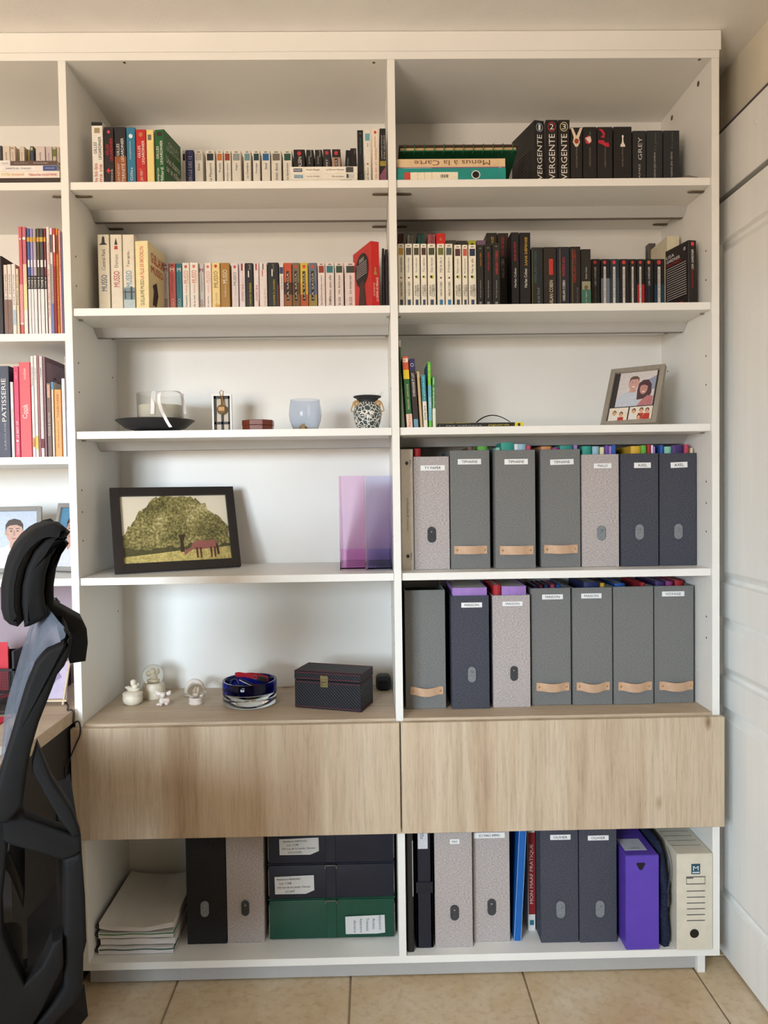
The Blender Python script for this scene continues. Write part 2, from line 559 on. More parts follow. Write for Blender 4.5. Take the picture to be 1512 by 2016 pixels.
# ================================================================== THE BOOKCASE
T = 0.0205
WB = 0.88
S1, S2, S3, S4, SW = 2.2201, 1.8824, 1.5497, 1.1494, 0.7489
SB = 0.080
DEPTH = 0.372
bc = thing('bookcase', 'tall white built-in bookcase with open shelves and oak drawer fronts', 'bookcase')
Xs = [-2 * WB, -WB, 0.0, WB]
zt = 2.5371
for x, nm in zip(Xs, ('side_panel', 'divider', 'divider', 'side_panel')):
    up = link(nm, mbox(x - T / 2, x + T / 2, 0, DEPTH, SB, zt, 0.0006), WHITE, bc)
    # shelf-pin holes
    hole = mlathe([(0, -0.0004), (0.0026, -0.0004), (0.0026, 0.0004), (0, 0.0004)], 10)
    HM = mat((70, 62, 54), 0.8)
    for sgn in (-1, 1):
        if (x == Xs[0] and sgn < 0) or (x == Xs[3] and sgn > 0): continue
        for z in (2.03, 1.95, 1.74, 1.66, 1.39, 1.33, 1.25, 1.01, 0.95):
            for y in (0.037, 0.315):
                if z in (1.95, 1.66, 1.33, 0.95) and y > 0.1: continue
                link('pin_hole', hole, HM, up, (x + sgn * (T / 2 + 0.0002), y, z), (0, math.pi / 2, 0))
link('top_panel', mbox(Xs[0] - T / 2, Xs[3] + T / 2, -0.001, DEPTH, zt, zt + T, 0.0006), WHITE, bc)
link('crown_fascia', mbox(Xs[0] - T / 2, Xs[3] + T / 2 + 0.004, -0.004, 0.018, zt + T, ZC - 0.001, 0.001), WHITE, bc)
link('bottom_panel', mbox(Xs[1] - T / 2, Xs[3] + T / 2, 0, DEPTH, SB - T, SB, 0.0006), WHITE, bc)
link('plinth', mbox(Xs[1], 0.836, 0.036, 0.052, 0.004, SB - T), mat((178, 176, 174), 0.45, var=0.02), bc)
link('plinth_end', mbox(0.836, 0.857, 0.020, 0.34, 0.0, SB - T), WHITE, bc)
for a, b in zip(Xs, Xs[1:]):
    z0 = SB - T if a > -1.5 else S4 - T
    link('back_panel', mbox(a, b, DEPTH - 0.006, DEPTH + 0.004, z0, zt), WHITE, bc)
# large cam holes in the right-hand side panel near the top
sp = [o for o in bc.children if o.name.startswith('side_panel')][1]
big = mlathe([(0, -0.0004), (0.0075, -0.0004), (0.0075, 0.0004), (0, 0.0004)], 16)
for (u, v) in ((1375, 165), (1323, 232)):
    d = ray(u, v); t_ = (WB - T / 2 - CAM.x) / d.x; P = CAM + d * t_
    link('cam_hole', big, mat((104, 84, 62), 0.7), sp, (WB - T / 2 - 0.0006, P.y, P.z), (0, math.pi / 2, 0))
for (u, v) in ((245, 123), (736, 123), (1377, 117)):
    P = atZ(u, v, zt)
    link('screw_hole', mlathe([(0, -0.0004), (0.004, -0.0004), (0.004, 0.0004), (0, 0.0004)], 12), mat((104, 84, 62), 0.7), bc, (P.x, P.y, P.z - 0.0006))

BARM = mat((196, 194, 190), 0.35, var=0.02, vscale=6)
BARE = mat((84, 76, 70), 0.5)
BAREL = mat((128, 120, 112), 0.5)
CLIPD = mat((112, 96, 80), 0.45, 0.4, var=0.1)
CLIPS = mat((150, 142, 132), 0.4, 0.5, var=0.1)


def shelf(x0, x1, z, bar=True, clip='bracket'):
    sh = link('shelf', mbox(x0 + T / 2 + 0.0006, x1 - T / 2 - 0.0006, 0.008, DEPTH - 0.007, z - T, z, 0.0007), WHITE, bc)
    zb = z - T
    if bar:
        bx0, bx1 = x0 + T / 2 + 0.001, x1 - T / 2 - 0.001
        br = link('stiffener_bar', mprism([(0.160, zb), (0.190, zb - 0.0235), (0.206, zb - 0.0235), (0.206, zb)], 'X', bx0, bx1), BARM, sh)
        link('bar_edge', mbox(bx0, bx1, 0.1898, 0.2060, zb - 0.0243, zb - 0.0235), BAREL, br)
    for sx, sg in ((x0 + T / 2, 1), (x1 - T / 2, -1)):
        for y in (0.052, 0.318):
            if clip == 'bracket':
                cl = link('shelf_bracket', mprism([(sx, y - 0.006), (sx + sg * 0.036, y - 0.006), (sx + sg * 0.044, y - 0.002), (sx + sg * 0.044, y + 0.003), (sx + sg * 0.036, y + 0.006), (sx, y + 0.006)][::sg], 'Z', zb - 0.0035, zb), CLIPD, sh)
                for q in (0.010, 0.019):
                    link('bracket_slot', mbox(min(sx + sg * q, sx + sg * (q + 0.005)), max(sx + sg * q, sx + sg * (q + 0.005)), y - 0.003, y + 0.003, zb - 0.0042, zb - 0.0034), BARE, cl)
            else:
                link('shelf_pin', mboxes([(min(sx, sx + sg * 0.009), max(sx, sx + sg * 0.009), y - 0.004, y + 0.004, zb - 0.004, zb)]), CLIPS, sh)


for b0 in (Xs[1], Xs[2]):
    shelf(b0, b0 + WB, S1, True, 'bracket')
    shelf(b0, b0 + WB, S2, True, 'pin')
    shelf(b0, b0 + WB, S3, True, 'pin')
    shelf(b0, b0 + WB, S4, False, 'pin')
    # oak work surface shelf
    link('oak_shelf', mbox(b0 + T / 2 + 0.0005, b0 + WB - T / 2 - 0.0005, -0.001, DEPTH - 0.007, SW - 0.022, SW, 0.0006), OAKX, bc)
    link('shelf', mbox(b0 + T / 2 + 0.0005, b0 + WB - T / 2 - 0.0005, 0.01, DEPTH - 0.007, 0.4365, 0.4565, 0.0006), WHITE, bc)
# left bay, cut by the frame
B0S2 = at(70, 656.8, 0.008).z
B0S3 = at(70, 899.6, 0.008).z
shelf(Xs[0], Xs[1], S1, False, 'bracket')
shelf(Xs[0], Xs[1], B0S2, False, 'pin')
shelf(Xs[0], Xs[1], B0S3, False, 'pin')
shelf(Xs[0], Xs[1], S4, False, 'pin')
# drawers
dz0, dz1 = 0.4351, 0.7421
for k, (x0, x1, m) in enumerate(((-WB - T / 2 - 0.006, -0.0018, OAKV), (0.0022, WB + T / 2 + 0.004, OAKV2))):
    dw = link('drawer', mbox(x0, x1, -0.022, -0.002, dz0, dz1, 0.0012), m, bc)
    xa, xb = (Xs[1], Xs[2]) if k == 0 else (Xs[2], Xs[3])
    link('drawer_box', mboxes([(xa + 0.03, xb - 0.03, 0.0, 0.33, 0.46, 0.468), (xa + 0.03, xa + 0.044, 0.0, 0.33, 0.468, 0.66), (xb - 0.044, xb - 0.03, 0.0, 0.33, 0.468, 0.66),
                               (xa + 0.044, xb - 0.044, 0.316, 0.33, 0.468, 0.66)]), WHITE, dw)

# ================================================================== BOOKS
PAGES = (232, 222, 200)
WHT, BLK, RED = (238, 234, 226), (30, 28, 28), (196, 40, 40)


def with_row(label, suf):
    if suf is None: return label
    for sx in (suf, suf.split(' above ')[0].split(' by ')[0]):
        if len((label + ' ' + sx).split()) <= 16: return label + ', ' + sx
    return label


def cover_mesh(w_, D, H, t=0.0016, ch=0.0012):
    h = w_ / 2
    t = min(t, w_ * 0.2); ch = min(ch, w_ * 0.2)
    return mprism([(-h + ch, 0), (h - ch, 0), (h, ch), (h, D), (h - t, D), (h - t, t), (-h + t, t), (-h + t, D), (-h, D), (-h, ch)], 'Z', 0, H)


def book(row, u0, u1, vt, cov, label, deco=(), H=0.178, Y=None, D=0.110, yaw=0.0, lean=0.0, vm=None, name='paperback_book', group=None,
         pages=PAGES, rough=0.45, pivot=0, cat='book', t=0.0016, ch=0.0012):
    """row=(shelf z, shelf front v, label suffix, group)"""
    zs, vf, suf, grp = row
    um = (u0 + u1) / 2
    if Y is None: Y = solveY(um, vt, zs, H)
    else: H = at(um, vt, Y).z - zs
    vmid = vm if vm is not None else (vt + vf) / 2
    a = at(u0, vmid, Y).x + 0.0004; b = at(u1, vmid, Y).x - 0.0004
    w_ = b - a; xc = (a + b) / 2
    lift = abs(math.sin(math.radians(lean))) * w_ / 2 + 0.0003
    H -= lift
    lab = with_row(label, suf)
    r = thing(name, lab, cat, (xc, Y, zs + lift), (0, math.radians(lean), math.radians(yaw)), group or grp)
    # keep the front corner on the yaw pivot side in place
    if yaw:
        h = w_ / 2 * (1 if yaw > 0 else -1) * -1
        off = Matrix.Rotation(math.radians(yaw), 3, 'Z') @ Vector((h, 0, 0)) - Vector((h, 0, 0))
        r.location.x -= off.x; r.location.y -= off.y
    link('cover', cover_mesh(w_, D, H, t, ch), cov if not isinstance(cov, tuple) else mat(cov, rough, var=0.05, vscale=60), r)
    tt = min(t, w_ * 0.2)
    link('page_block', mbox(-w_ / 2 + tt, w_ / 2 - tt, tt, D - 0.002, 0.0015, H - 0.0015), mat(pages, 0.85, var=0.1, vscale=300, stretch=(1, 0.02, 0.02)), r)

    def zz(v): return at(um, v, Y).z - zs - lift
    y = -0.00035
    n = 0
    for q in deco:
        n += 1
        yy = y - 0.00012 * n
        k = q[0]
        if k == 't':      # text running upwards: text, colour, v_top, v_bottom, centre fraction, height fraction
            _, s, c, v0, v1, fc, fh = q[:7]
            d = q[7] if len(q) > 7 else 'up'
            z0, z1 = max(zz(v1), 0.004), zz(v0)
            if z1 - z0 > 0.003:
                put_text(r, s, c, (-w_ / 2 + fc * w_, yy, (z0 + z1) / 2), z1 - z0, fh * w_, d)
        elif k == 'p':    # patch: colour, v_top, v_bottom, x0, x1 (fractions)
            _, c, v0, v1, f0, f1 = q[:6]
            z0, z1 = max(zz(v1), 0.0005), min(zz(v0), H - 0.0004)
            if z1 > z0:
                put_patch(r, c, (-w_ / 2 + (f0 + f1) / 2 * w_, yy, (z0 + z1) / 2), (f1 - f0) * w_, z1 - z0, name=q[6] if len(q) > 6 else 'spine_panel')
        elif k == 'c':    # dot: colour, v, radius fraction
            _, c, v, fr = q[:4]
            put_patch(r, c, (0 if len(q) < 5 else (q[4] - 0.5) * w_, yy, zz(v)), 2 * fr * w_, 2 * fr * w_ * (1.15), name='publisher_mark', poly=ngon(16))
        elif k == 'h':    # horizontal text: text, colour, v_centre, width frac, height m
            _, s, c, v, fw, hh = q
            put_text(r, s, c, (0, yy, zz(v)), fw * w_, hh, 'h')
        elif k == 'poly':  # free polygon in (x fraction -0.5..0.5, v)
            _, c, pl = q[:3]
            vv = [(px * w_, yy, min(max(zz(v), 0.0005), H - 0.0004)) for px, v in pl]
            link('spine_picture', me_from(vv, [tuple(range(len(vv)))[::-1]]), mat(c, 0.5, var=0.1, vscale=200), r)
        elif k in ('R', 'L'):  # on a cover face: kind, colour, y0,y1,z0,z1 fractions (+text)
            _, c, y0, y1, z0, z1 = q[:6]
            x = (w_ / 2 + 0.0004 + 0.0001 * n) * (1 if k == 'R' else -1)
            cc = (x, (y0 + y1) / 2 * D, (z0 + z1) / 2 * H)
            if len(q) > 6 and isinstance(q[6], str):
                put_text(r, q[6], c, cc, (y1 - y0) * D, (z1 - z0) * H, k, 'cover_title')
            else:
                put_patch(r, c, cc, (y1 - y0) * D, (z1 - z0) * H, k, 'cover_panel', poly=q[6] if len(q) > 6 else None)
    return r


def pic(c, t='', tc=(60, 56, 54), num=True, vt=297, logo=None):
    """white paperback spine: number, small picture, title (offsets in pixels below the top edge)"""
    L = []
    if num: L.append(('p', (120, 112, 104), vt + 2.5, vt + 4.5, 0.32, 0.68, 'series_number'))
    L.append(('p', c, vt + 6.5, vt + 20, 0.14, 0.86, 'spine_picture'))
    if t: L.append(('t', t, tc, vt + 25, vt + 25 + max(10, 3.0 * len(t)), 0.5, 0.28))
    if logo: L.append(('p', logo, vt + 107, vt + 122, 0.3, 0.7, 'publisher_mark'))
    return L


GB = 'books on the shelves'
R11 = (S1, 356, 'top shelf above the candle', GB)
R12 = (S2, 604, 'second shelf above the candle', GB)
R21 = (S1, 352, 'top shelf by the teal binder', GB)
R22 = (S2, 599, 'second shelf above the couple photo', GB)
R23 = (S3, 840, 'third shelf by the couple photo', GB)

# ---- top shelf, middle bay
b_ = book
b_(R11, 181, 203, 240, (236, 231, 222), 'white paperback with black top band and red script on its spine',
   [('p', BLK, 240, 247.5, 0.0, 1.0), ('p', (168, 150, 110), 252, 262, 0.25, 0.75, 'publisher_mark'), ('t', 'GILLES', (40, 36, 36), 280, 303, 0.30, 0.26),
    ('t', 'LEGARDINIER', (40, 36, 36), 269, 314, 0.72, 0.26), ('t', 'Une fois dans', (200, 84, 60), 322, 362, 0.30, 0.34), ('t', 'ma vie', (200, 84, 60), 324, 358, 0.74, 0.3)], Y=0.08, D=0.11)
b_(R11, 205, 224.5, 250, (34, 28, 30), 'black paperback with red author lettering and a red cross',
   [('c', (214, 60, 90), 260, 0.15), ('t', 'GILLES', (206, 40, 56), 284, 306, 0.34, 0.27), ('t', 'LEGARDINIER', (206, 40, 56), 272, 317, 0.74, 0.27),
    ('p', (214, 50, 66), 335, 338, 0.2, 0.6, 'red_cross'), ('p', (214, 50, 66), 332, 341, 0.34, 0.46, 'red_cross'), ('t', 'NOUS ÉTIONS LE SEL', (225, 220, 215), 333, 372, 0.74, 0.2)], Y=0.08, D=0.11)
b_(R11, 225.5, 248.5, 250, (38, 34, 38), 'black paperback with white lettering and an orange glow at its foot',
   [('p', (150, 84, 44), 308, 372, 0.0, 1.0), ('t', 'GILLES', WHT, 283, 307, 0.30, 0.24), ('t', 'LEGARDINIER', WHT, 272, 318, 0.68, 0.24),
    ('t', 'ET UN INSTANT', (214, 200, 190), 322, 366, 0.32, 0.2), ('t', 'ÉTERNITÉ', (230, 220, 210), 322, 362, 0.7, 0.32)], Y=0.08, D=0.11)
b_(R11, 249.3, 267, 251, (46, 118, 150), 'teal blue paperback with white oval on its spine',
   [('c', (226, 236, 238), 268, 0.22), ('t', 'Complètement', (214, 230, 236), 278, 314, 0.42, 0.22), ('t', 'Gilles', (214, 230, 236), 330, 356, 0.5, 0.3)], Y=0.08, D=0.11)
b_(R11, 268, 288, 255, (190, 38, 40), 'red paperback with white author lettering',
   [('c', (190, 120, 60), 265, 0.2), ('t', 'GILLES', WHT, 287, 311, 0.30, 0.26), ('t', 'LEGARDINIER', WHT, 277, 323, 0.70, 0.26), ('t', 'Ça peut pas rater !', (236, 200, 180), 333, 376, 0.5, 0.5)], Y=0.08, D=0.11)
b_(R11, 288.6, 303.2, 255.5, (236, 214, 140), 'pale yellow paperback with a small grey picture',
   [('p', (120, 116, 104), 265, 276, 0.2, 0.7, 'spine_picture')], Y=0.08, D=0.11)
b_(R11, 304, 324, 254.5, (28, 92, 44), 'green paperback turned so its front cover shows',
   [('p', (60, 40, 34), 259, 267, 0.25, 0.75, 'publisher_mark'), ('t', 'GILLES', WHT, 287, 312, 0.28, 0.26), ('t', 'LEGARDINIER', WHT, 276, 323, 0.68, 0.26), ('t', 'Quelqu\'un', WHT, 330, 366, 0.3, 0.3),
    ('t', 'Millard', WHT, 330, 360, 0.72, 0.3), ('R', (190, 205, 180), 0.22, 0.86, 0.80, 0.87, 'GILLES'), ('R', (190, 205, 180), 0.12, 0.94, 0.71, 0.78, 'LEGARDINIER'),
    ('R', WHT, 0.08, 0.9, 0.50, 0.62, 'Une chance'), ('R', WHT, 0.08, 0.95, 0.36, 0.47, 'sur un milliard'), ('R', (150, 120, 90), 0.2, 0.8, 0.03, 0.28, ngon(10))], Y=0.08, D=0.115, yaw=-9)
b_(R11, 359.5, 365.5, 296, (226, 218, 204), 'narrow white paperback squeezed beside the green book', [('p', (60, 40, 36), 303, 316, 0.1, 0.9, 'spine_picture')])
b_(R11, 366, 381.3, 295.5, (52, 56, 104), 'navy paperback with pale title letters', [('t', 'LE CERCLE DES 12', (200, 204, 220), 307, 372, 0.55, 0.42), ('p', (90, 90, 140), 298, 303, 0.4, 0.6)])
for u0, u1, c, nm_, tt in ((383, 399.6, (196, 190, 180), 'pale grey', 'Rêver'), (405, 423, (46, 50, 52), 'charcoal', 'Le Manuscrit'), (426, 439, (206, 120, 50), 'orange', 'Puzzle'),
                           (441, 454.6, (158, 62, 36), 'rust red', "Train d'enfer pour"), (456.3, 474.6, (150, 156, 152), 'mid grey', 'Angor'), (479.5, 494, (110, 150, 156), 'pale teal', 'La Chambre'),
                           (497.7, 512, (36, 66, 70), 'dark teal', 'Vertige'), (515, 532, (40, 104, 160), 'bright blue', 'Noël'), (534, 554, (120, 112, 100), 'taupe', 'Il était deux'), (557, 575, (44, 84, 70), 'dark green', 'Le Syndrome')):
    b_(R11, u0, u1, 296, (232, 226, 214), 'white paperback with a %s picture on its spine' % nm_, pic(c, tt, vt=296))
b_(R11, 578, 600.7, 294.5, (34, 30, 30), 'thick black paperback with red dot and white capital letters', [('c', (206, 60, 70), 302, 0.17), ('t', 'ADLER-OLSEN', WHT, 309, 360, 0.55, 0.3)])
b_(R11, 603, 617.7, 295, (36, 34, 34), 'black paperback with two grey lines of lettering, beside the thick black one', [('t', 'Seuil', (200, 196, 190), 296, 309, 0.62, 0.22), ('t', 'JUSSI', (200, 196, 190), 309, 323, 0.42, 0.22)])
b_(R11, 620, 634.6, 295, (38, 36, 36), 'black paperback with grey page edge showing', [('t', 'Seuil', (200, 196, 190), 297, 309, 0.66, 0.22), ('t', 'JUSSI', (200, 196, 190), 309, 323, 0.46, 0.22)])
b_(R11, 636, 651.5, 294, (50, 48, 50), 'charcoal paperback with red dot and boxed title', [('c', (206, 60, 70), 301, 0.22), ('t', 'L\'EFFET', (225, 220, 215), 313, 342, 0.5, 0.26)])
b_(R11, 653.7, 670.6, 294, (42, 36, 36), 'black paperback with red dot and beige middle', [('p', (186, 150, 128), 310, 352, 0.0, 1.0), ('p', BLK, 312, 352, 0.33, 0.67), ('c', (206, 60, 70), 301.5, 0.22), ('t', 'DOSSIER', (225, 220, 215), 314, 350, 0.5, 0.2)])
b_(R11, 673, 684.5, 295.5, (32, 30, 32), 'black paperback leaning over with a gap beside it', [('t', 'JUSSI', (190, 186, 180), 311, 330, 0.5, 0.22)], lean=4)
b_(R11, 690, 702, 292, (34, 30, 32), 'black paperback tucked against the tall black book', [('t', 'FEU', (120, 116, 112), 294, 303, 0.75, 0.3)])


def flat_book(row, u0, u1, v0, z0, cov, label, deco=(), Y=0.03, D=0.11, yaw=0, name='paperback_book', pages=PAGES, th=None, v1=None, t=0.0014, xclip=None):
    """book lying flat, spine to the front: v0 = top edge; z0 = height it lies at"""
    zs = z0
    a = at(u0, v0, Y); b = at(u1, v0, Y)
    x0, x1 = a.x, b.x
    if xclip: x0 = max(x0, xclip[0]); x1 = min(x1, xclip[1])
    ht = th if th else (a.z + b.z) / 2 - zs
    zs += 0.0003; ht -= 0.0005
    xc = (x0 + x1) / 2; w_ = x1 - x0
    r = thing(name, with_row(label, row[2]), 'book', (xc, Y, zs), (0, 0, math.radians(yaw)), row[3])
    link('cover', mprism([(0, 0.0), (D, 0), (D, t), (t, t), (t, ht - t), (D, ht - t), (D, ht), (0, ht)], 'X', -w_ / 2, w_ / 2), mat(cov, 0.45, var=0.05, vscale=60), r)
    link('page_block', mbox(-w_ / 2 + 0.001, w_ / 2 - 0.001, t, D - 0.002, t, ht - t), mat(pages, 0.85, var=0.1, vscale=300, stretch=(0.02, 0.02, 1)), r)
    for n, q in enumerate(deco):
        y = -0.0004 - 0.0001 * n
        if q[0] == 't':
            _, s, c, f0, f1, g0, g1 = q[:7]
            put_text(r, s, c, ((f0 + f1 - 1) / 2 * w_, y, (g0 + g1) / 2 * ht), (f1 - f0) * w_, (g1 - g0) * ht, q[7] if len(q) > 7 else 'h')
        else:
            _, c, f0, f1, g0, g1 = q[:6]
            put_patch(r, c, ((f0 + f1 - 1) / 2 * w_, y, (g0 + g1) / 2 * ht), (f1 - f0) * w_, (g1 - g0) * ht, name='spine_panel', poly=q[6] if len(q) > 6 else None)
    return r, zs + ht


INK = (70, 62, 56)
r_, z1 = flat_book(R11, 571, 703.4, 353.2, S1, (232, 226, 214), 'white paperback lying at the bottom of a stack of three', [('t', 'POCKET LA NUIT', INK, 0.75, 0.92, 0.7, 0.95)])
r_, z1 = flat_book(R11, 571, 703.4, 341.8, z1, (234, 228, 216), 'white paperback with light blue publisher box lying mid stack',
                   [('p', (88, 140, 170), 0.06, 0.19, 0.25, 0.8), ('t', 'POCKET', WHT, 0.07, 0.18, 0.36, 0.68), ('t', 'Nicolas Beuglet', INK, 0.25, 0.44, 0.38, 0.66), ('t', "L'Île du Diable", INK, 0.62, 0.8, 0.38, 0.68), ('p', (60, 62, 60), 0.84, 0.87, 0.2, 0.9), ('p', (200, 204, 204), 0.87, 0.95, 0.2, 0.9)])
r_, z1 = flat_book(R11, 571, 703.4, 328, z1, (236, 230, 218), 'white paperback with dark blue publisher box lying on a stack',
                   [('p', (58, 72, 98), 0.05, 0.18, 0.25, 0.75), ('t', 'POCKET', WHT, 0.06, 0.17, 0.36, 0.64), ('t', 'Nicolas Beuglet', INK, 0.24, 0.44, 0.4, 0.68), ('t', 'Le Dernier Message', INK, 0.54, 0.8, 0.4, 0.66), ('p', (70, 72, 70), 0.83, 0.94, 0.15, 0.92)])
b_(R11, 703.5, 715.6, 256.4, (30, 30, 30), 'tall black paperback with thin teal lettering', [('t', 'FRANCK THILLIEZ', (90, 130, 130), 271, 303, 0.52, 0.2), ('t', 'Sharko', (150, 150, 150), 343, 372, 0.6, 0.2), ('p', (120, 120, 118), 262, 264, 0.35, 0.7)], Y=0.075)
b_(R11, 717, 730.5, 256, (230, 224, 212), 'tall white paperback with a teal picture, beside the tall black one', [('p', (104, 164, 176), 263, 277, 0.16, 0.84, 'spine_picture'), ('t', 'Noir', INK, 281, 289, 0.5, 0.2), ('t', 'Michel Bussi', INK, 330, 368, 0.5, 0.22), ('c', (150, 60, 50), 323, 0.12)], Y=0.075)
b_(R11, 732.6, 745.7, 253.5, (236, 222, 204), 'cream paperback with a red ring at the top', [('c', (196, 70, 70), 260.5, 0.2), ('t', 'BERNARD MINIER', (176, 110, 90), 269, 290, 0.45, 0.2), ('t', 'La vie est un cadeau', (196, 140, 110), 292, 362, 0.5, 0.4)], Y=0.075)
b_(R11, 747.5, 760, 253, (36, 30, 30), 'black paperback with white title and mauve foot', [('p', (150, 136, 50), 317, 327, 0.0, 1.0), ('poly', (134, 80, 100), [(-0.5, 378), (0.5, 378), (0.5, 327), (-0.5, 345)]), ('t', "L'HOMME QUI VOULAIT", (225, 220, 210), 266, 313, 0.35, 0.2), ('t', 'ÊTRE HEUREUX', (225, 220, 210), 266, 313, 0.72, 0.2)], Y=0.075)

# ---- second shelf, middle bay
b_(R12, 193, 216, 461.8, (230, 220, 196), 'tall cream paperback with dark building emblem and blue author name',
   [('poly', (52, 48, 48), [(-0.38, 482), (0.38, 482), (0.14, 478), (0.1, 467), (0.0, 465), (-0.1, 467), (-0.14, 478)]), ('t', 'Central Park', (90, 88, 84), 490, 532, 0.5, 0.32), ('t', 'MUSSO', (44, 66, 112), 541, 573, 0.52, 0.5)], Y=0.135, D=0.15)
b_(R12, 218, 241, 461.8, (230, 220, 200), 'tall cream paperback with red spire and red author name',
   [('poly', (60, 40, 40), [(-0.14, 482), (0.14, 482), (0.0, 468)]), ('poly', (190, 60, 60), [(-0.16, 491), (0.16, 491), (0.12, 484), (-0.12, 484)]), ('t', 'Demain', (110, 108, 104), 501, 527, 0.5, 0.3), ('t', 'MUSSO', (172, 40, 44), 534, 565, 0.5, 0.52)], Y=0.135, D=0.15)
b_(R12, 242.3, 265, 461.8, (232, 222, 202), 'tall cream paperback with blue author name and a bridge picture',
   [('p', (130, 152, 160), 566, 612, 0.0, 1.0), ('p', (190, 206, 210), 590, 612, 0.0, 1.0), ('p', (70, 74, 78), 574, 576, 0.0, 1.0), ('p', (70, 74, 78), 564, 590, 0.62, 0.78), ('p', (70, 74, 78), 570, 588, 0.1, 0.2),
    ('t', '7 ans après...', (56, 52, 50), 492, 525, 0.5, 0.28), ('t', 'MUSSO', (88, 156, 190), 533, 565, 0.5, 0.52)], Y=0.135, D=0.15)
b_(R12, 266, 292.5, 474, (234, 218, 166), 'thick cream hardback with red and black title letters, side cover showing',
   [('t', 'GUILLAUME MUSSO', (44, 38, 36), 550, 601, 0.5, 0.3), ('t', 'LA FILLE DE BROOKLYN', (196, 50, 40), 485, 549, 0.5, 0.3), ('R', (196, 50, 40), 0.16, 0.95, 0.74, 0.88, 'GUILLAUME'), ('R', (196, 50, 40), 0.16, 0.8, 0.60, 0.70, 'MUSSO'),
    ('R', (48, 40, 38), 0.2, 0.6, 0.16, 0.5, [(-0.5, -0.5), (-0.3, 0.1), (-0.45, 0.3), (0.1, 0.5), (0.3, 0.0), (0.0, -0.5)])], Y=0.09, D=0.14, yaw=-5)
MS = (('mustard yellow', 304.5, 320, (206, 162, 60), (146, 40, 36), (146, 40, 36)), ('pale grey', 320.5, 332.4, (196, 190, 192), (120, 50, 70), (110, 50, 80)),
      ('coral red', 332.8, 346.2, (202, 98, 90), WHT, (240, 200, 186)), ('petrol blue', 346.8, 358.7, (40, 120, 134), WHT, (170, 200, 190)))
for nm_, u0, u1, c, cm, cb in MS:
    b_(R12, u0, u1, 518.5, c, '%s paperback with a big letter M on its spine' % nm_,
       [('h', 'M', cm, 531, 0.62, 0.011), ('p', (90, 80, 74), 521, 523.5, 0.3, 0.7, 'series_number'), ('t', 'La fille de papier', (80, 66, 60), 538, 576, 0.5, 0.22), ('t', 'MUSSO', cb, 588, 622, 0.5, 0.5)])
b_(R12, 359.2, 373.4, 517.5, (236, 230, 218), 'white paperback with tall orange-red letters', [('c', (206, 84, 70), 525, 0.2), ('t', 'MUSSO', (206, 92, 70), 533, 558, 0.52, 0.66), ('t', 'Guillaume', (214, 130, 110), 560, 578, 0.5, 0.26), ('t', 'Demain', (80, 74, 70), 581, 606, 0.5, 0.26)])
b_(R12, 374, 390.5, 517, (238, 230, 220), 'wide white paperback with tall orange-red letters', [('c', (214, 130, 110), 524.5, 0.18), ('t', 'MUSSO', (206, 110, 84), 532, 557, 0.52, 0.6), ('t', 'Guillaume', (214, 130, 110), 559, 577, 0.5, 0.22), ('t', 'de la nuit', (80, 74, 70), 581, 604, 0.5, 0.24)])
b_(R12, 391.8, 402.3, 519, (194, 192, 190), 'thin grey paperback with a red letter M', [('h', 'M', (120, 40, 44), 532, 0.7, 0.011), ('t', 'Parce que je t\'aime', (90, 86, 84), 540, 574, 0.5, 0.3), ('t', 'MUSSO', (140, 40, 50), 590, 622, 0.5, 0.55)])
b_(R12, 402.9, 416.3, 517.5, (238, 224, 216), 'pinkish white paperback with pale red letters', [('c', (214, 110, 96), 525, 0.2), ('t', 'MUSSO', (224, 150, 130), 534, 557, 0.52, 0.6), ('t', 'Guillaume', (224, 160, 144), 560, 577, 0.5, 0.24), ('t', 'et après', (100, 90, 86), 583, 606, 0.5, 0.26)])
b_(R12, 417, 433.3, 517.5, (236, 210, 144), 'cream yellow paperback with a thin brown author name', [('c', (200, 70, 50), 524, 0.18), ('t', 'MUSSO', (120, 92, 50), 534, 566, 0.5, 0.5), ('t', 'la suite', (190, 156, 90), 576, 600, 0.5, 0.24), ('p', (214, 160, 70), 600, 625, 0.4, 1.0)])
b_(R12, 434, 452.4, 517.5, (166, 124, 54), 'golden brown paperback with white author name', [('c', (200, 110, 50), 524, 0.15), ('t', 'MUSSO', (232, 224, 206), 531, 558, 0.5, 0.5), ('t', 'Guillaume', (220, 208, 180), 561, 585, 0.5, 0.22)])
b_(R12, 456, 469.3, 518, (226, 214, 214), 'white paperback with slim grey author name', [('c', (206, 70, 80), 525.5, 0.2), ('t', 'MUSSO', (96, 90, 90), 536, 562, 0.5, 0.46), ('t', 'Guillaume', (180, 170, 170), 564, 582, 0.55, 0.2), ('t', 'sept ans après', (216, 190, 190), 584, 612, 0.5, 0.24)])
b_(R12, 471, 482.6, 517.5, (228, 216, 216), 'white paperback, red author name reading down, beside the slim grey lettered one', [('p', (150, 40, 50), 519, 533, 0.35, 0.65), ('t', 'MUSSO', (160, 36, 50), 561, 593, 0.55, 0.36, 'down'), ('t', 'Guillaume', (200, 130, 134), 535, 560, 0.55, 0.14)])
b_(R12, 483.2, 498.6, 518, (32, 30, 30), 'black paperback with yellow title, beside the red lettered one', [('t', 'Seuil', (160, 156, 150), 521, 531, 0.55, 0.3), ('p', WHT, 533, 546, 0.35, 0.48), ('t', 'LA DAME DES TENEBRES', (196, 184, 40), 557, 606, 0.62, 0.24)])
b_(R12, 499.6, 509.8, 517.5, (230, 218, 216), 'thin white paperback with red author name reading down', [('p', (180, 60, 66), 519, 532, 0.35, 0.65), ('t', 'MUSSO', (170, 36, 50), 562, 592, 0.55, 0.42, 'down'), ('p', (190, 120, 70), 592, 625, 0.86, 1.0)])
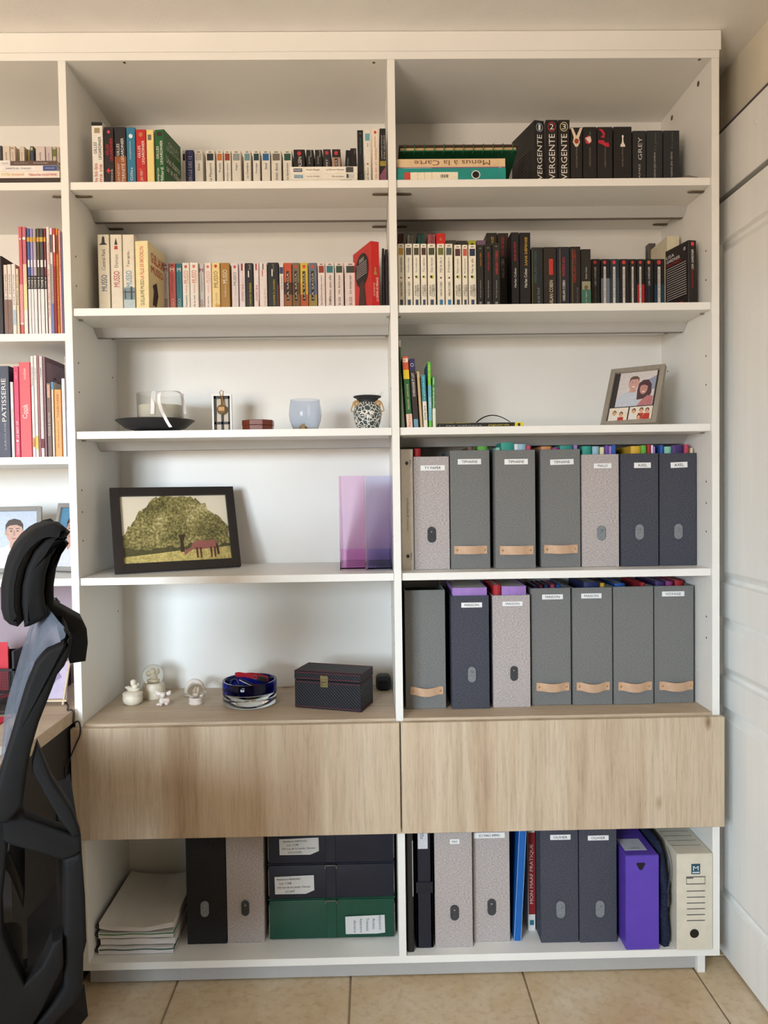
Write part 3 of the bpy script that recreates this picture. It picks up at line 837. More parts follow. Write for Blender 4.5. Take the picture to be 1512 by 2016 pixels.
b_(R12, 510.6, 526, 517.5, (230, 218, 212), 'white paperback with a short red line on its spine', [('p', (60, 50, 50), 519, 531, 0.44, 0.56), ('p', (190, 50, 56), 532, 544, 0.36, 0.46), ('t', 'DANS LES YEUX', (206, 140, 120), 568, 606, 0.7, 0.2)])
b_(R12, 527.2, 548.6, 517, (30, 28, 28), 'thick black paperback with yellow title', [('t', 'Seuil', (130, 126, 120), 520, 535, 0.5, 0.2), ('p', WHT, 530, 544, 0.36, 0.46), ('t', "L'HOMME À L'ENVERS", (190, 178, 40), 550, 604, 0.56, 0.22), ('p', (120, 60, 50), 560, 625, 0.9, 1.0)])
b_(R12, 549.8, 558.8, 518, (226, 216, 210), 'thin white paperback with a small navy picture', [('p', (60, 70, 110), 526, 539, 0.1, 0.9, 'spine_picture'), ('t', 'La Part de l\'autre', INK, 544, 570, 0.5, 0.3)])
for nm_, u0, u1, c0, c1, c2 in (('orange-red', 559.3, 574.8, (196, 84, 44), (70, 36, 34), (150, 92, 50)), ('grey-brown', 575.6, 590.6, (120, 106, 84), (90, 66, 44), (120, 90, 50)),
                                ('bright yellow', 591.2, 606.8, (214, 186, 66), (206, 160, 50), (180, 84, 44)), ('blue and gold', 607.7, 624.5, (110, 116, 130), (90, 100, 130), (150, 130, 70))):
    b_(R12, u0, u1, 517.5, c0, '%s paperback with red badge and framed vertical title' % nm_,
       [('p', c1, 556, 580, 0.0, 1.0), ('p', c2, 580, 625, 0.0, 1.0), ('c', (204, 74, 56), 525, 0.2), ('p', (40, 34, 30), 534, 592, 0.3, 0.66, 'title_box'), ('t', 'LA SAGA', (220, 210, 170), 537, 588, 0.48, 0.22)])
for u0, u1, c, nm_, tt in ((625.8, 640.2, (150, 60, 44), 'brick red and yellow', 'Nymphéas noirs'), (641, 658.2, (46, 120, 126), 'turquoise', 'Un avion sans elle'), (659.5, 676.6, (56, 78, 58), 'moss green', 'Ne lâche pas'), (678.7, 701.5, (60, 66, 60), 'black-green', 'Le temps est')):
    b_(R12, u0, u1, 517, (232, 218, 210), 'white paperback with a %s picture on its spine' % nm_, pic(c, tt, vt=517) + [('t', 'MICHEL BUSSI', (90, 80, 76), 585, 625, 0.5, 0.26)])
rb = b_(R12, 730, 748.5, 474.3, (200, 38, 34), 'red hardback turned to show a black keyhole on its cover',
        [('t', 'LES SECRETS DE', (236, 200, 170), 556, 582, 0.36, 0.2), ('t', 'LA FEMME DE MÉNAGE', WHT, 545, 592, 0.7, 0.32), ('poly', (176, 132, 84), [(-0.2, 540), (0.25, 540), (0.1, 532), (0.16, 528), (0.0, 523.5), (-0.12, 528), (-0.06, 532)]),
         ('L', (30, 24, 24), 0.12, 0.86, 0.44, 0.92, ngon(28)), ('L', (66, 40, 38), 0.24, 0.74, 0.04, 0.52, [(-0.5, -0.5), (0.5, -0.5), (0.22, 0.5), (-0.22, 0.5)])] +
        [('L', (170, 160, 158), 0.2, 0.78, 0.60 + 0.028 * k, 0.612 + 0.028 * k) for k in range(7)] + [('L', WHT, 0.35, 0.62, 0.80, 0.85, 'LES SECRETS'), ('L', (230, 226, 220), 0.08, 0.2, 0.02, 0.1)], Y=0.10, D=0.14, yaw=22)
b_(R12, 752.5, 757.5, 489, (56, 52, 50), 'thin dark grey book behind the red keyhole book', (), Y=0.14, D=0.13)
b_(R12, 758, 764.5, 491, (34, 30, 30), 'thin black book pressed against the divider behind the red keyhole book', (), Y=0.13, D=0.13)

# ---- top shelf, right bay
TEAL = (30, 142, 136)
XD0 = T / 2 + 0.002
r_, zb_ = flat_book((S1, 354, None, 'binders and albums lying flat'), 781, 1024, 330.5, S1, TEAL, 'teal lever arch binder lying flat with white spine label and finger hole',
                    [('p', (238, 228, 204), 0.125, 0.56, 0.02, 0.66), ('p', (196, 70, 56), 0.068, 0.125, 0.02, 0.66), ('p', (150, 140, 120), 0.19, 0.192, 0, 0.66), ('p', (150, 140, 120), 0.255, 0.257, 0, 0.66), ('p', (150, 140, 120), 0.32, 0.322, 0, 0.66)] +
                    [('p', (70, 64, 58), 0.40 + 0.011 * k, 0.40 + 0.011 * k + 0.004 + 0.003 * (k % 2), 0.2, 0.46) for k in range(7)] +
                    [('p', (220, 220, 216), 0.683, 0.765, 0.06, 0.78, ngon(24)), ('p', (18, 18, 18), 0.692, 0.756, 0.14, 0.70, ngon(24))], Y=0.014, D=0.28, name='lever_arch_binder', xclip=(XD0, 0.31))
r_['category'] = 'binder'
r_, zc_ = flat_book((S1, 354, None, 'binders and albums lying flat'), 781, 1006, 312.5, zb_, (228, 196, 156), 'tan cookbook lying upside down on the teal binder',
                    [('p', (150, 90, 130), 0.0, 1.0, 0.0, 0.2), ('t', 'Menus à la Carte', (110, 76, 50), 0.16, 0.86, 0.36, 0.86, 'flip'), ('p', (220, 200, 210), 0.06, 0.32, 0.02, 0.14), ('p', (220, 200, 210), 0.94, 0.965, 0.04, 0.14)], Y=0.022, D=0.22, name='cookbook', xclip=(XD0, 0.31))
# green spiral album, front edge raised so that its underside shows
al = thing('spiral_album', 'green spiral-bound album lying on the tan cookbook', 'album', ((at(787, 300, 0.05).x + at(1018, 300, 0.05).x) / 2, 0.05, zc_ + 0.0005), (0, 0, 0), 'binders and albums lying flat')
zt_ = at(900, 296, 0.05).z - zc_; zh_ = at(900, 284, 0.05).z - zc_
link('cover_under', mprism([(0.0, zt_ - 0.003), (0.21, 0.0), (0.21, 0.004), (0.0, zt_)], 'X', -0.164, 0.164), mat((16, 84, 56), 0.4), al)
link('paper_block', mprism([(0.004, zt_), (0.21, 0.004), (0.21, 0.012), (0.004, zt_ + 0.009)], 'X', -0.161, 0.161), mat((206, 176, 130), 0.8, var=0.1), al)
link('cover_top', mprism([(-0.002, zt_ + 0.009), (0.21, 0.012), (0.21, 0.015), (-0.002, zt_ + 0.014)], 'X', -0.165, 0.165), mat((62, 40, 34), 0.5), al)
for k in range(12):
    x = -0.149 + 0.0272 * k
    rg = [(x + 0.0012 * math.sin(a), 0.004 - 0.009 * math.cos(a), zt_ + 0.0055 + 0.0125 * math.sin(a)) for a in [math.pi * 2 * j / 12 for j in range(13)]]
    link('spiral_ring', mtube(rg, 0.0013, 6), mat((28, 110, 62), 0.3, var=0.0), al)

for k, (u0, u1, n_, cc) in enumerate(((1052.5, 1073.7, '1', (150, 176, 196)), (1074.8, 1098, '2', (190, 50, 66)), (1099, 1122, '3', (210, 196, 140)))):
    b_(R21, u0, u1, 236, (32, 28, 28), 'black hardback numbered %s in a %s ring' % (['one', 'two', 'three'][k], ['blue', 'red', 'cream'][k]),
       [('c', cc, 249.5, 0.36), ('c', (32, 28, 28), 249.5, 0.30), ('h', n_, WHT, 249.5, 0.22 if k == 0 else 0.34, 0.0155), ('t', 'DIVERGENTE', WHT, 264, 371, 0.5, 0.52)] +
       ([('L', (96, 88, 84), 0.25, 0.8, 0.34 + 0.045 * j, 0.352 + 0.045 * j) for j in range(8)] + [('L', (150, 130, 60), 0.2, 0.34, 0.06, 0.2)] if k == 0 else []), Y=0.13, D=0.15, yaw=15 if k == 0 else 0, name='hardback_book')
b_(R21, 1123.4, 1147, 251, (36, 32, 30), 'black hardback with two cream arms holding a red fruit on its spine',
   [('poly', (232, 212, 186), [(-0.5, 252), (-0.3, 252), (-0.02, 268), (0.3, 252), (0.5, 252), (0.2, 272), (0.28, 280), (0.1, 289), (-0.1, 289), (-0.32, 280), (-0.24, 270)]), ('c', (160, 60, 40), 278, 0.19), ('t', 'FASCINATION', (140, 134, 126), 291, 330, 0.5, 0.14)], Y=0.13, D=0.15, name='hardback_book')
b_(R21, 1148, 1175, 250, (34, 30, 30), 'black hardback with a red and white flower on its spine',
   [('poly', (190, 50, 66), [(-0.4, 272), (-0.1, 266), (0.1, 272), (0.12, 280), (-0.1, 284), (-0.32, 282)]), ('poly', (232, 214, 206), [(-0.34, 272), (0.04, 268), (0.1, 278), (-0.06, 282)]), ('p', (60, 90, 70), 259, 266, 0.44, 0.56), ('t', 'TENTATION', (140, 134, 126), 291, 328, 0.5, 0.12)], Y=0.13, D=0.15, name='hardback_book')
b_(R21, 1176, 1206.3, 250, (34, 30, 30), 'black hardback with a curling red ribbon on its spine',
   [('poly', (196, 36, 60), [(-0.44, 254), (-0.2, 254), (0.0, 262), (-0.04, 272), (-0.3, 270), (-0.12, 266), (-0.22, 260)]), ('poly', (196, 36, 60), [(-0.46, 276), (-0.1, 276), (0.06, 282), (0.22, 280), (0.3, 289), (0.06, 289), (-0.2, 284), (-0.42, 282)]), ('t', 'HÉSITATION', (140, 134, 126), 291, 329, 0.5, 0.11)], Y=0.13, D=0.15, name='hardback_book')
b_(R21, 1208, 1244, 249.5, (34, 30, 30), 'thick black hardback with a white chess piece on its spine',
   [('poly', (236, 230, 220), [(-0.14, 289), (0.14, 289), (0.12, 285), (0.05, 281), (0.03, 272), (0.06, 269), (0.03, 266), (-0.03, 266), (-0.06, 269), (-0.03, 272), (-0.05, 281), (-0.12, 285)]), ('t', 'RÉVÉLATION', (140, 134, 126), 291, 328, 0.48, 0.1)], Y=0.13, D=0.15, name='hardback_book')
b_(R21, 1245.5, 1272, 257.5, (42, 42, 44), 'charcoal hardback with large silver capital title',
   [('t', 'GREY', (206, 204, 200), 270, 315, 0.55, 0.3), ('t', 'E L JAMES', (190, 188, 184), 323, 372, 0.52, 0.18)], Y=0.13, D=0.15, name='hardback_book')
b_(R21, 1273, 1304.8, 257, (44, 45, 48), 'charcoal hardback with grey lettering, next to the silver titled one',
   [('t', 'E L James', (110, 110, 110), 263, 296, 0.55, 0.14), ('t', 'Cinquante nuances plus sombres', (176, 174, 170), 300, 376, 0.5, 0.2)], Y=0.13, D=0.15, name='hardback_book')
b_(R21, 1306, 1338, 257, (42, 43, 46), 'charcoal hardback with grey lettering at the end of the black row',
   [('t', 'E L James', (104, 104, 104), 261, 292, 0.55, 0.14), ('t', 'Cinquante nuances plus claires', (176, 174, 170), 299, 376, 0.5, 0.2)], Y=0.13, D=0.15, name='hardback_book')
# thin magazine lying in front of the charcoal books
ma = at(1255, 350, 0.03); mb_ = at(1372, 350, 0.03)
mg = thing('magazine', 'thin white and red magazine lying at the end of the top shelf', 'magazine', ((ma.x + mb_.x) / 2, 0.02, S1 + 0.0004))
hw = (mb_.x - ma.x) / 2
link('cover', mprism([(-hw, 0.0), (hw, 0.0), (hw, 0.004), (hw * 0.62, 0.0055), (-hw, 0.001)], 'Y', 0, 0.10), mat((214, 204, 190), 0.4), mg)
link('red_edge', mprism([(-hw * 0.6, 0.0012), (hw * 0.7, 0.0022), (hw * 0.7, 0.0042), (-hw * 0.2, 0.0022)], 'Y', -0.0012, -0.0002), mat((190, 70, 50), 0.5), mg)
link('page_edge', mprism([(hw * 0.62, 0.0058), (hw, 0.0043), (hw * 0.98, 0.0062), (hw * 0.62, 0.0115)], 'Y', 0.0, 0.10), mat((118, 118, 112), 0.6), mg)

# ---- second shelf, right bay: white row in front, colourful row behind
WC = (('a yellow', 783.2, 796.4, (190, 150, 60), 0), ('a charcoal', 797.6, 812.2, (70, 66, 56), 0), ('a dark olive', 813.5, 826.9, (78, 70, 44), 1), ('a maroon', 828.5, 840.5, (74, 48, 42), 1), ('a moss green', 842, 857.9, (70, 76, 50), 1),
      ('a bright olive', 860.8, 875.3, (110, 112, 50), 0), ('a slate grey', 876.7, 891.6, (80, 88, 86), 0), ('a plum', 894.5, 908.5, (84, 50, 56), 1), ('a red and white', 910.2, 921.2, (196, 92, 76), 1), ('a midnight blue', 922.6, 937.8, (44, 50, 70), 1))
for k, (nm_, u0, u1, c, dot) in enumerate(WC):
    vt = 480 if k < 7 else 482
    dec = [('p', (130, 122, 112), vt + 3, vt + 5, 0.3, 0.7, 'series_number'), ('p', c, vt + 8, vt + 22, 0.14, 0.86, 'spine_picture'), ('t', ('Faute commise', 'Double piège', 'Ne t\'enfuis plus', 'Tu seras', 'Dans les bois', 'Ne le dis à', 'Disparu', 'Disparu à jamais', 'Rupture', 'Ne le dis')[k], (96, 88, 80), vt + 27, vt + 56, 0.48, 0.3),
           ('p', (66, 78, 104) if k not in (5, 6) else (50, 120, 170), 590, 606, 0.3, 0.72, 'publisher_mark')]
    if dot:
        dec += [('c', (196, 200, 60), 545.5, 0.2, 0.55), ('c', (40, 40, 36), 545, 0.15, 0.42), ('t', 'HARLAN', (50, 46, 44), 562, 582, 0.28, 0.24), ('t', 'COBEN', (50, 46, 44), 561, 584, 0.66, 0.4)]
    else:
        dec += [('c', (120, 60, 50), 547, 0.12), ('t', 'HARLAN COBEN', (70, 66, 62), 555, 583, 0.5, 0.3)]
    b_(R22, u0, u1, vt, (234, 226, 208), 'white paperback with %s picture on its spine' % nm_, dec, group=GB)
BH = (('maroon', 784.5, 796, 460, (88, 40, 44), (40, 24, 26)), ('grey', 802, 814, 461, (170, 172, 160), (50, 50, 50)), ('teal', 822.5, 834.5, 460, (66, 124, 122), (30, 60, 60)), ('pink', 842.5, 857.5, 459.5, (196, 110, 116), (90, 40, 46)))
for nm_, u0, u1, vt, c, tc in BH:
    b_(R22, u0, u1, vt, c, '%s topped book peeping over the white row' % nm_, [('t', 'Harlan Coben', tc, vt + 2, vt + 62, 0.55, 0.6), ('p', (40, 34, 34), vt, vt + 1.5, 0, 1)], Y=0.195, D=0.15)
b_(R22, 859, 877.5, 459.5, (226, 50, 40), 'bright red book peeping over the white row', [('c', (220, 130, 90), 471, 0.14)], Y=0.195, D=0.15)
b_(R22, 878.5, 898.8, 473, (70, 66, 56), 'dark olive book peeping over the white row', (), Y=0.195, D=0.13)
b_(R22, 899.8, 921, 474, (52, 48, 44), 'dark brown book peeping over the white row', (), Y=0.195, D=0.13)
b_(R22, 922.3, 938, 473.5, (172, 176, 44), 'lime green book peeping over the white row', [('c', (40, 40, 30), 482, 0.2)], Y=0.195, D=0.13)
b_(R22, 939, 957.6, 473, (124, 96, 116), 'mauve book peeping over the black paperbacks', (), Y=0.195, D=0.13)
for k, (u0, u1, vt, c, nm_) in enumerate(((939, 952.6, 482, (200, 140, 40), 'small orange lettering'), (953.8, 968.8, 481, (196, 50, 44), 'small red lettering'), (970, 984.6, 478, (206, 60, 50), 'large red author name'))):
    b_(R22, u0, u1, vt, (40, 38, 36), 'black paperback with %s' % nm_, [('p', (120, 118, 110), vt + 6, vt + 8, 0.35, 0.65), ('t', 'HARLAN COBEN', c, vt + 16, vt + 42 + 10 * k, 0.55, 0.22 + 0.14 * (k == 2)), ('t', 'Ne le dis à personne', (190, 186, 180), 552, 586, 0.5, 0.2), ('p', (130, 130, 130), 594, 605, 0.3, 0.66)])
b_(R22, 958.4, 979.3, 458.5, (44, 40, 36), 'tall dark book with a yellow word behind the black paperbacks', [('t', 'MAUVAISE BASE', (206, 166, 60), 466, 520, 0.55, 0.24)], Y=0.19, D=0.15)
b_(R22, 980.4, 1001.5, 459, (46, 40, 36), 'tall dark brown book with red and white lettering', [('t', 'SANS UN ADIEU', (190, 50, 46), 466, 505, 0.46, 0.26), ('t', 'HARLAN COBEN', (206, 198, 186), 510, 547, 0.46, 0.3)], Y=0.19, D=0.15)
b_(R22, 1006.5, 1022, 457.5, (30, 26, 28), 'tall black book with red title and white author name', [('t', 'SANS UN MOT', (206, 36, 60), 476, 514, 0.5, 0.28), ('t', 'Harlan Coben', WHT, 528, 566, 0.5, 0.28)], Y=0.12, D=0.15)
b_(R22, 1023, 1044.8, 458, (30, 26, 28), 'tall black book with yellow title and white author name', [('t', 'SANS DÉFENSE', (222, 180, 70), 467, 523, 0.56, 0.28), ('t', 'Harlan Coben', WHT, 529, 566, 0.54, 0.26)], Y=0.12, D=0.15)
b_(R22, 1047.2, 1069.3, 487, (40, 42, 40), 'dark book with blue author name', [('t', 'HARLAN COBEN', (56, 100, 116), 495, 556, 0.3, 0.26), ('t', 'PEUR DE TOUT', (150, 146, 140), 566, 604, 0.6, 0.2), ('p', (150, 136, 70), 490, 600, 0.0, 0.03)], Y=0.12, D=0.15)
b_(R22, 1070.2, 1095.8, 486.5, (44, 38, 34), 'dark brown book with bold red title and white author name', [('p', (206, 60, 44), 510, 541, 0.42, 0.72), ('t', 'INNOCENT', (120, 30, 26), 511, 540, 0.57, 0.2), ('t', 'HARLAN COBEN', (222, 206, 180), 552, 606, 0.58, 0.28)], Y=0.12, D=0.15)
b_(R22, 1096.6, 1121.4, 486, (38, 40, 52), 'navy book with red title and white author name', [('t', 'PROMETS-MOI', (196, 50, 46), 507, 544, 0.54, 0.2), ('t', 'HARLAN COBEN', WHT, 552, 592, 0.54, 0.2), ('p', (160, 140, 80), 490, 604, 0.22, 0.25)], Y=0.12, D=0.15)
b_(R22, 1122.3, 1143.3, 485.5, (38, 32, 30), 'black book with thin red author name', [('t', 'HARLAN COBEN', (172, 40, 40), 493, 556, 0.42, 0.3), ('t', 'À TOUTE', (130, 124, 118), 566, 606, 0.68, 0.16), ('p', (160, 140, 80), 490, 604, 0.2, 0.23)], Y=0.12, D=0.15)
b_(R22, 1144.2, 1163.4, 490.5, (40, 36, 32), 'black book with a green foot and small pale figure', [('p', (66, 112, 96), 570, 612, 0, 1), ('p', (150, 148, 120), 554, 570, 0.05, 0.95), ('c', (110, 90, 70), 566, 0.2), ('t', 'Harlan Coben', (200, 196, 186), 526, 549, 0.5, 0.18), ('t', 'Juste un regard', (214, 206, 190), 575, 605, 0.5, 0.18)], Y=0.12, D=0.15)
LG = ((1164.3, 1181.5, 'black paperback with red dot and yellow subtitle', 't', (190, 176, 40), (36, 32, 32)), (1183, 1200.5, 'black paperback with white title bar over a misty window', 'b', (120, 126, 140), (34, 34, 38)), (1201.2, 1219.5, 'blue-black paperback with white title bar', 'b', (56, 70, 80), (44, 56, 66)),
      (1220.4, 1238.5, 'plain black paperback with white title bar and chipped top', 'b', (36, 32, 32), (36, 32, 32)), (1239.3, 1253.3, 'thin black paperback with white title bar', 'b', (44, 40, 40), (36, 32, 32)), (1254.2, 1269, 'black paperback with white title bar over red bricks', 'b', (176, 40, 44), (36, 32, 32)),
      (1270.2, 1287.2, 'black paperback with red dot and blue subtitle', 't', (50, 100, 150), (34, 32, 34)), (1288.3, 1309.3, 'wide black paperback with white title bar and blue tint', 'b', (36, 66, 84), (34, 34, 38)))
for u0, u1, lb, kd, c, cv in LG:
    dec = [('c', (214, 70, 66) if u0 < 1265 or u0 > 1285 else (220, 110, 70), 516.5, 0.19, 0.42)]
    if kd == 't':
        dec += [('t', 'LISA GARDNER', WHT, 525, 562, 0.44, 0.24), ('t', 'La vengeance', c, 563, 606, 0.44, 0.18)]
    else:
        dec += [('p', c, 548 if u0 < 1254 else 560, 606, 0.0, 1.0), ('p', (226, 220, 212), 525, 606, 0.30, 0.56, 'title_bar'), ('t', 'LISA GARDNER', (60, 56, 54), 530, 585, 0.43, 0.12)]
    b_(R22, u0, u1, 510, cv, lb, dec)
b_(R22, 1277, 1291, 479, (92, 88, 84), 'grey book with an arched picture behind the black paperbacks', [('L', (50, 46, 46), 0.2, 0.8, 0.3, 0.95, ngon(18))], Y=0.325, D=0.03, vm=500)
b_(R22, 1313.5, 1338, 464.5, (214, 204, 176), 'cream book standing behind the turned black paperback', (), Y=0.19, D=0.14, vm=500)
lg = b_(R22, 1355, 1373.2, 472.5, (34, 28, 28), 'black paperback turned so its back cover text shows',
        [('c', (222, 70, 70), 479.5, 0.2), ('t', 'LISA GARDNER', WHT, 490, 529, 0.5, 0.28), ('t', 'FAMILLE PARFAITE', (176, 40, 44), 530, 566, 0.5, 0.22), ('L', WHT, 0.6, 0.95, 0.86, 0.91, 'LISA'), ('L', WHT, 0.35, 0.95, 0.79, 0.84, 'GARDNER'), ('L', (190, 40, 50), 0.3, 0.95, 0.735, 0.77, 'FAMILLE PARFAITE'),
         ('L', (160, 156, 152), 0.1, 0.2, 0.87, 0.93, ngon(12)), ('L', (170, 40, 46), 0.2, 0.9, 0.10, 0.112)] +
        [('L', (170, 164, 160), 0.06, 0.92, 0.20 + 0.035 * k, 0.212 + 0.035 * k) for k in range(15)], Y=0.055, D=0.11, yaw=12)

# ---- third shelf, right bay: leaning guide books
b_(R23, 786.5, 790.3, 670, (74, 120, 70), 'tall thin green book with white top against the divider', [('p', WHT, 670, 683, 0, 1)], Y=0.05, D=0.19, vm=760)
b_(R23, 801, 812.8, 701, (40, 92, 44), 'orange and green travel guide leaning on the divider',
   [('p', (206, 84, 50), 701, 728, 0, 1), ('p', (236, 226, 214), 705, 713, 0.1, 0.9), ('t', '40', (196, 50, 50), 706, 712, 0.4, 0.6, 'h'), ('p', (222, 190, 40), 728, 746, 0, 1), ('t', 'PÉRIGORD - DORDOGNE', (190, 200, 150), 756, 806, 0.5, 0.42), ('p', (232, 200, 180), 815, 848, 0, 1), ('t', 'Petit Futé', (190, 60, 50), 817, 846, 0.5, 0.5)], Y=0.03, D=0.12, lean=-3.2, vm=838)
b_(R23, 814, 825.5, 706, (52, 40, 38), 'dark brown travel guide with navy top and white title, leaning',
   [('p', (44, 42, 84), 706, 729, 0, 1), ('c', (220, 220, 226), 718, 0.28), ('c', (44, 42, 84), 718, 0.22), ('t', 'DORDOGNE ET LOT', WHT, 734, 780, 0.5, 0.42), ('p', (110, 150, 176), 825, 848, 0.1, 0.85)], Y=0.03, D=0.12, lean=-3.2, vm=838)
b_(R23, 827.3, 832.8, 731, (196, 172, 130), 'thin tan booklet leaning beside the brown travel guide', (), Y=0.03, D=0.12, lean=-3.0, vm=838)
b_(R23, 834, 842.6, 738, (226, 220, 206), 'teal topped white travel guide with black lettering',
   [('p', (30, 134, 146), 738, 790, 0, 1), ('t', 'Un grand week-end', (200, 226, 226), 742, 788, 0.5, 0.5), ('t', 'ROME 2019', (80, 76, 70), 799, 826, 0.5, 0.5)], Y=0.03, D=0.12, lean=-2.2, vm=838)
b_(R23, 844.2, 851, 712.4, (96, 186, 60), 'bright green and sky blue travel guide', [('p', (110, 174, 190), 758, 828, 0, 1), ('t', 'COUPS DE CŒUR', (220, 236, 120), 718, 759, 0.45, 0.56), ('t', 'CRÈTE', WHT, 782, 803, 0.5, 0.62), ('L', (40, 112, 130), 0.02, 0.98, 0.05, 0.98)], Y=0.03, D=0.12, lean=-0.6, vm=838)
b_(R23, 851.6, 858, 741, (74, 138, 76), 'mid green travel guide with white capital title', [('p', (220, 226, 200), 804, 848, 0, 1), ('t', 'MAJORQUE', WHT, 763, 803, 0.5, 0.66), ('p', (150, 196, 150), 743, 757, 0.3, 0.7)], Y=0.03, D=0.12, lean=0, vm=838)
xa_ = at(862, 838, 0.03)
rj, zj = flat_book((S3, 840, None, GB), 866, 1030, 832, S3, (38, 36, 34), 'black and yellow travel guide lying flat under the sunglasses',
                   [('p', (226, 206, 30), 0.90, 1.0, 0.0, 1.0), ('p', (40, 40, 40), 0.935, 0.965, 0.1, 0.8), ('t', 'les cahiers', (200, 198, 190), 0.08, 0.5, 0.30, 0.52), ('t', 'jaguards', (214, 200, 40), 0.58, 0.83, 0.22, 0.66), ('p', (190, 170, 40), 0.0, 0.36, 0.94, 1.0)], Y=0.03, D=0.12)
# sunglasses lying on the guide, one arm arched up
sg_ = thing('sunglasses', 'dark sunglasses lying on the black travel guide', 'sunglasses', (at(905, 832, 0.06).x, 0.065, zj + 0.0004))
DK = mat((30, 24, 22), 0.25, var=0)
for x in (-0.031, 0.031):
    link('lens', mlathe([(0, 0.0035), (0.012, 0.003), (0.02, 0.0012), (0.0215, 0.0), (0, 0.0)], 20), DK, sg_, (x - 0.01, 0.02, 0.0005))
link('bridge', mtube([(-0.022, 0.02, 0.002), (-0.010, 0.018, 0.004), (0.0, 0.02, 0.002)], 0.0015, 6), DK, sg_)
P0, P1, P2 = at(938, 832, 0.065), at(969, 818, 0.065), at(1004, 831, 0.065)
o_ = Vector(sg_.location)
arc = []
for k in range(15):
    t = k / 14.0
    p_ = P0 * ((1 - t) ** 2) + (P1 * 2 - (P0 + P2) / 2) * (2 * t * (1 - t)) + P2 * (t * t)
    arc.append(tuple(p_ - o_ + Vector((0, 0.0, 0.0006))))
link('arm', mtube(arc, [0.0022 - 0.0008 * k / 14 for k in range(15)], 8, flat=(1.2, 0.8)), DK, sg_)
link('arm', mtube([(-0.05, 0.03, 0.002), (-0.02, 0.055, 0.002), (0.03, 0.06, 0.002), (0.07, 0.058, 0.002)], 0.0016, 6), DK, sg_)

# ================================================================== FILE BOXES
LIN = linen('pale_linen', (138, 129, 128), (200, 191, 188), 1300)
NAVY = linen('navy_linen', (54, 55, 64), (86, 87, 97), 1300)
GREY = linen('grey_linen', (103, 103, 102), (131, 131, 129), 1300, 0.1)
BLKB = linen('black_linen', (34, 34, 34), (48, 47, 47), 1100, 0.1)
LEATH = mat((196, 160, 130), 0.6, var=0.08, vscale=50, bump=0.1, bscale=600)
FELT = mat((126, 130, 134), 0.95, var=0.3, vscale=500, bump=0.4, bscale=900)
FELTD = mat((66, 66, 68), 0.95, var=0.3, vscale=500, bump=0.4, bscale=900)
PAPERW = mat((236, 236, 236), 0.6, var=0.01)


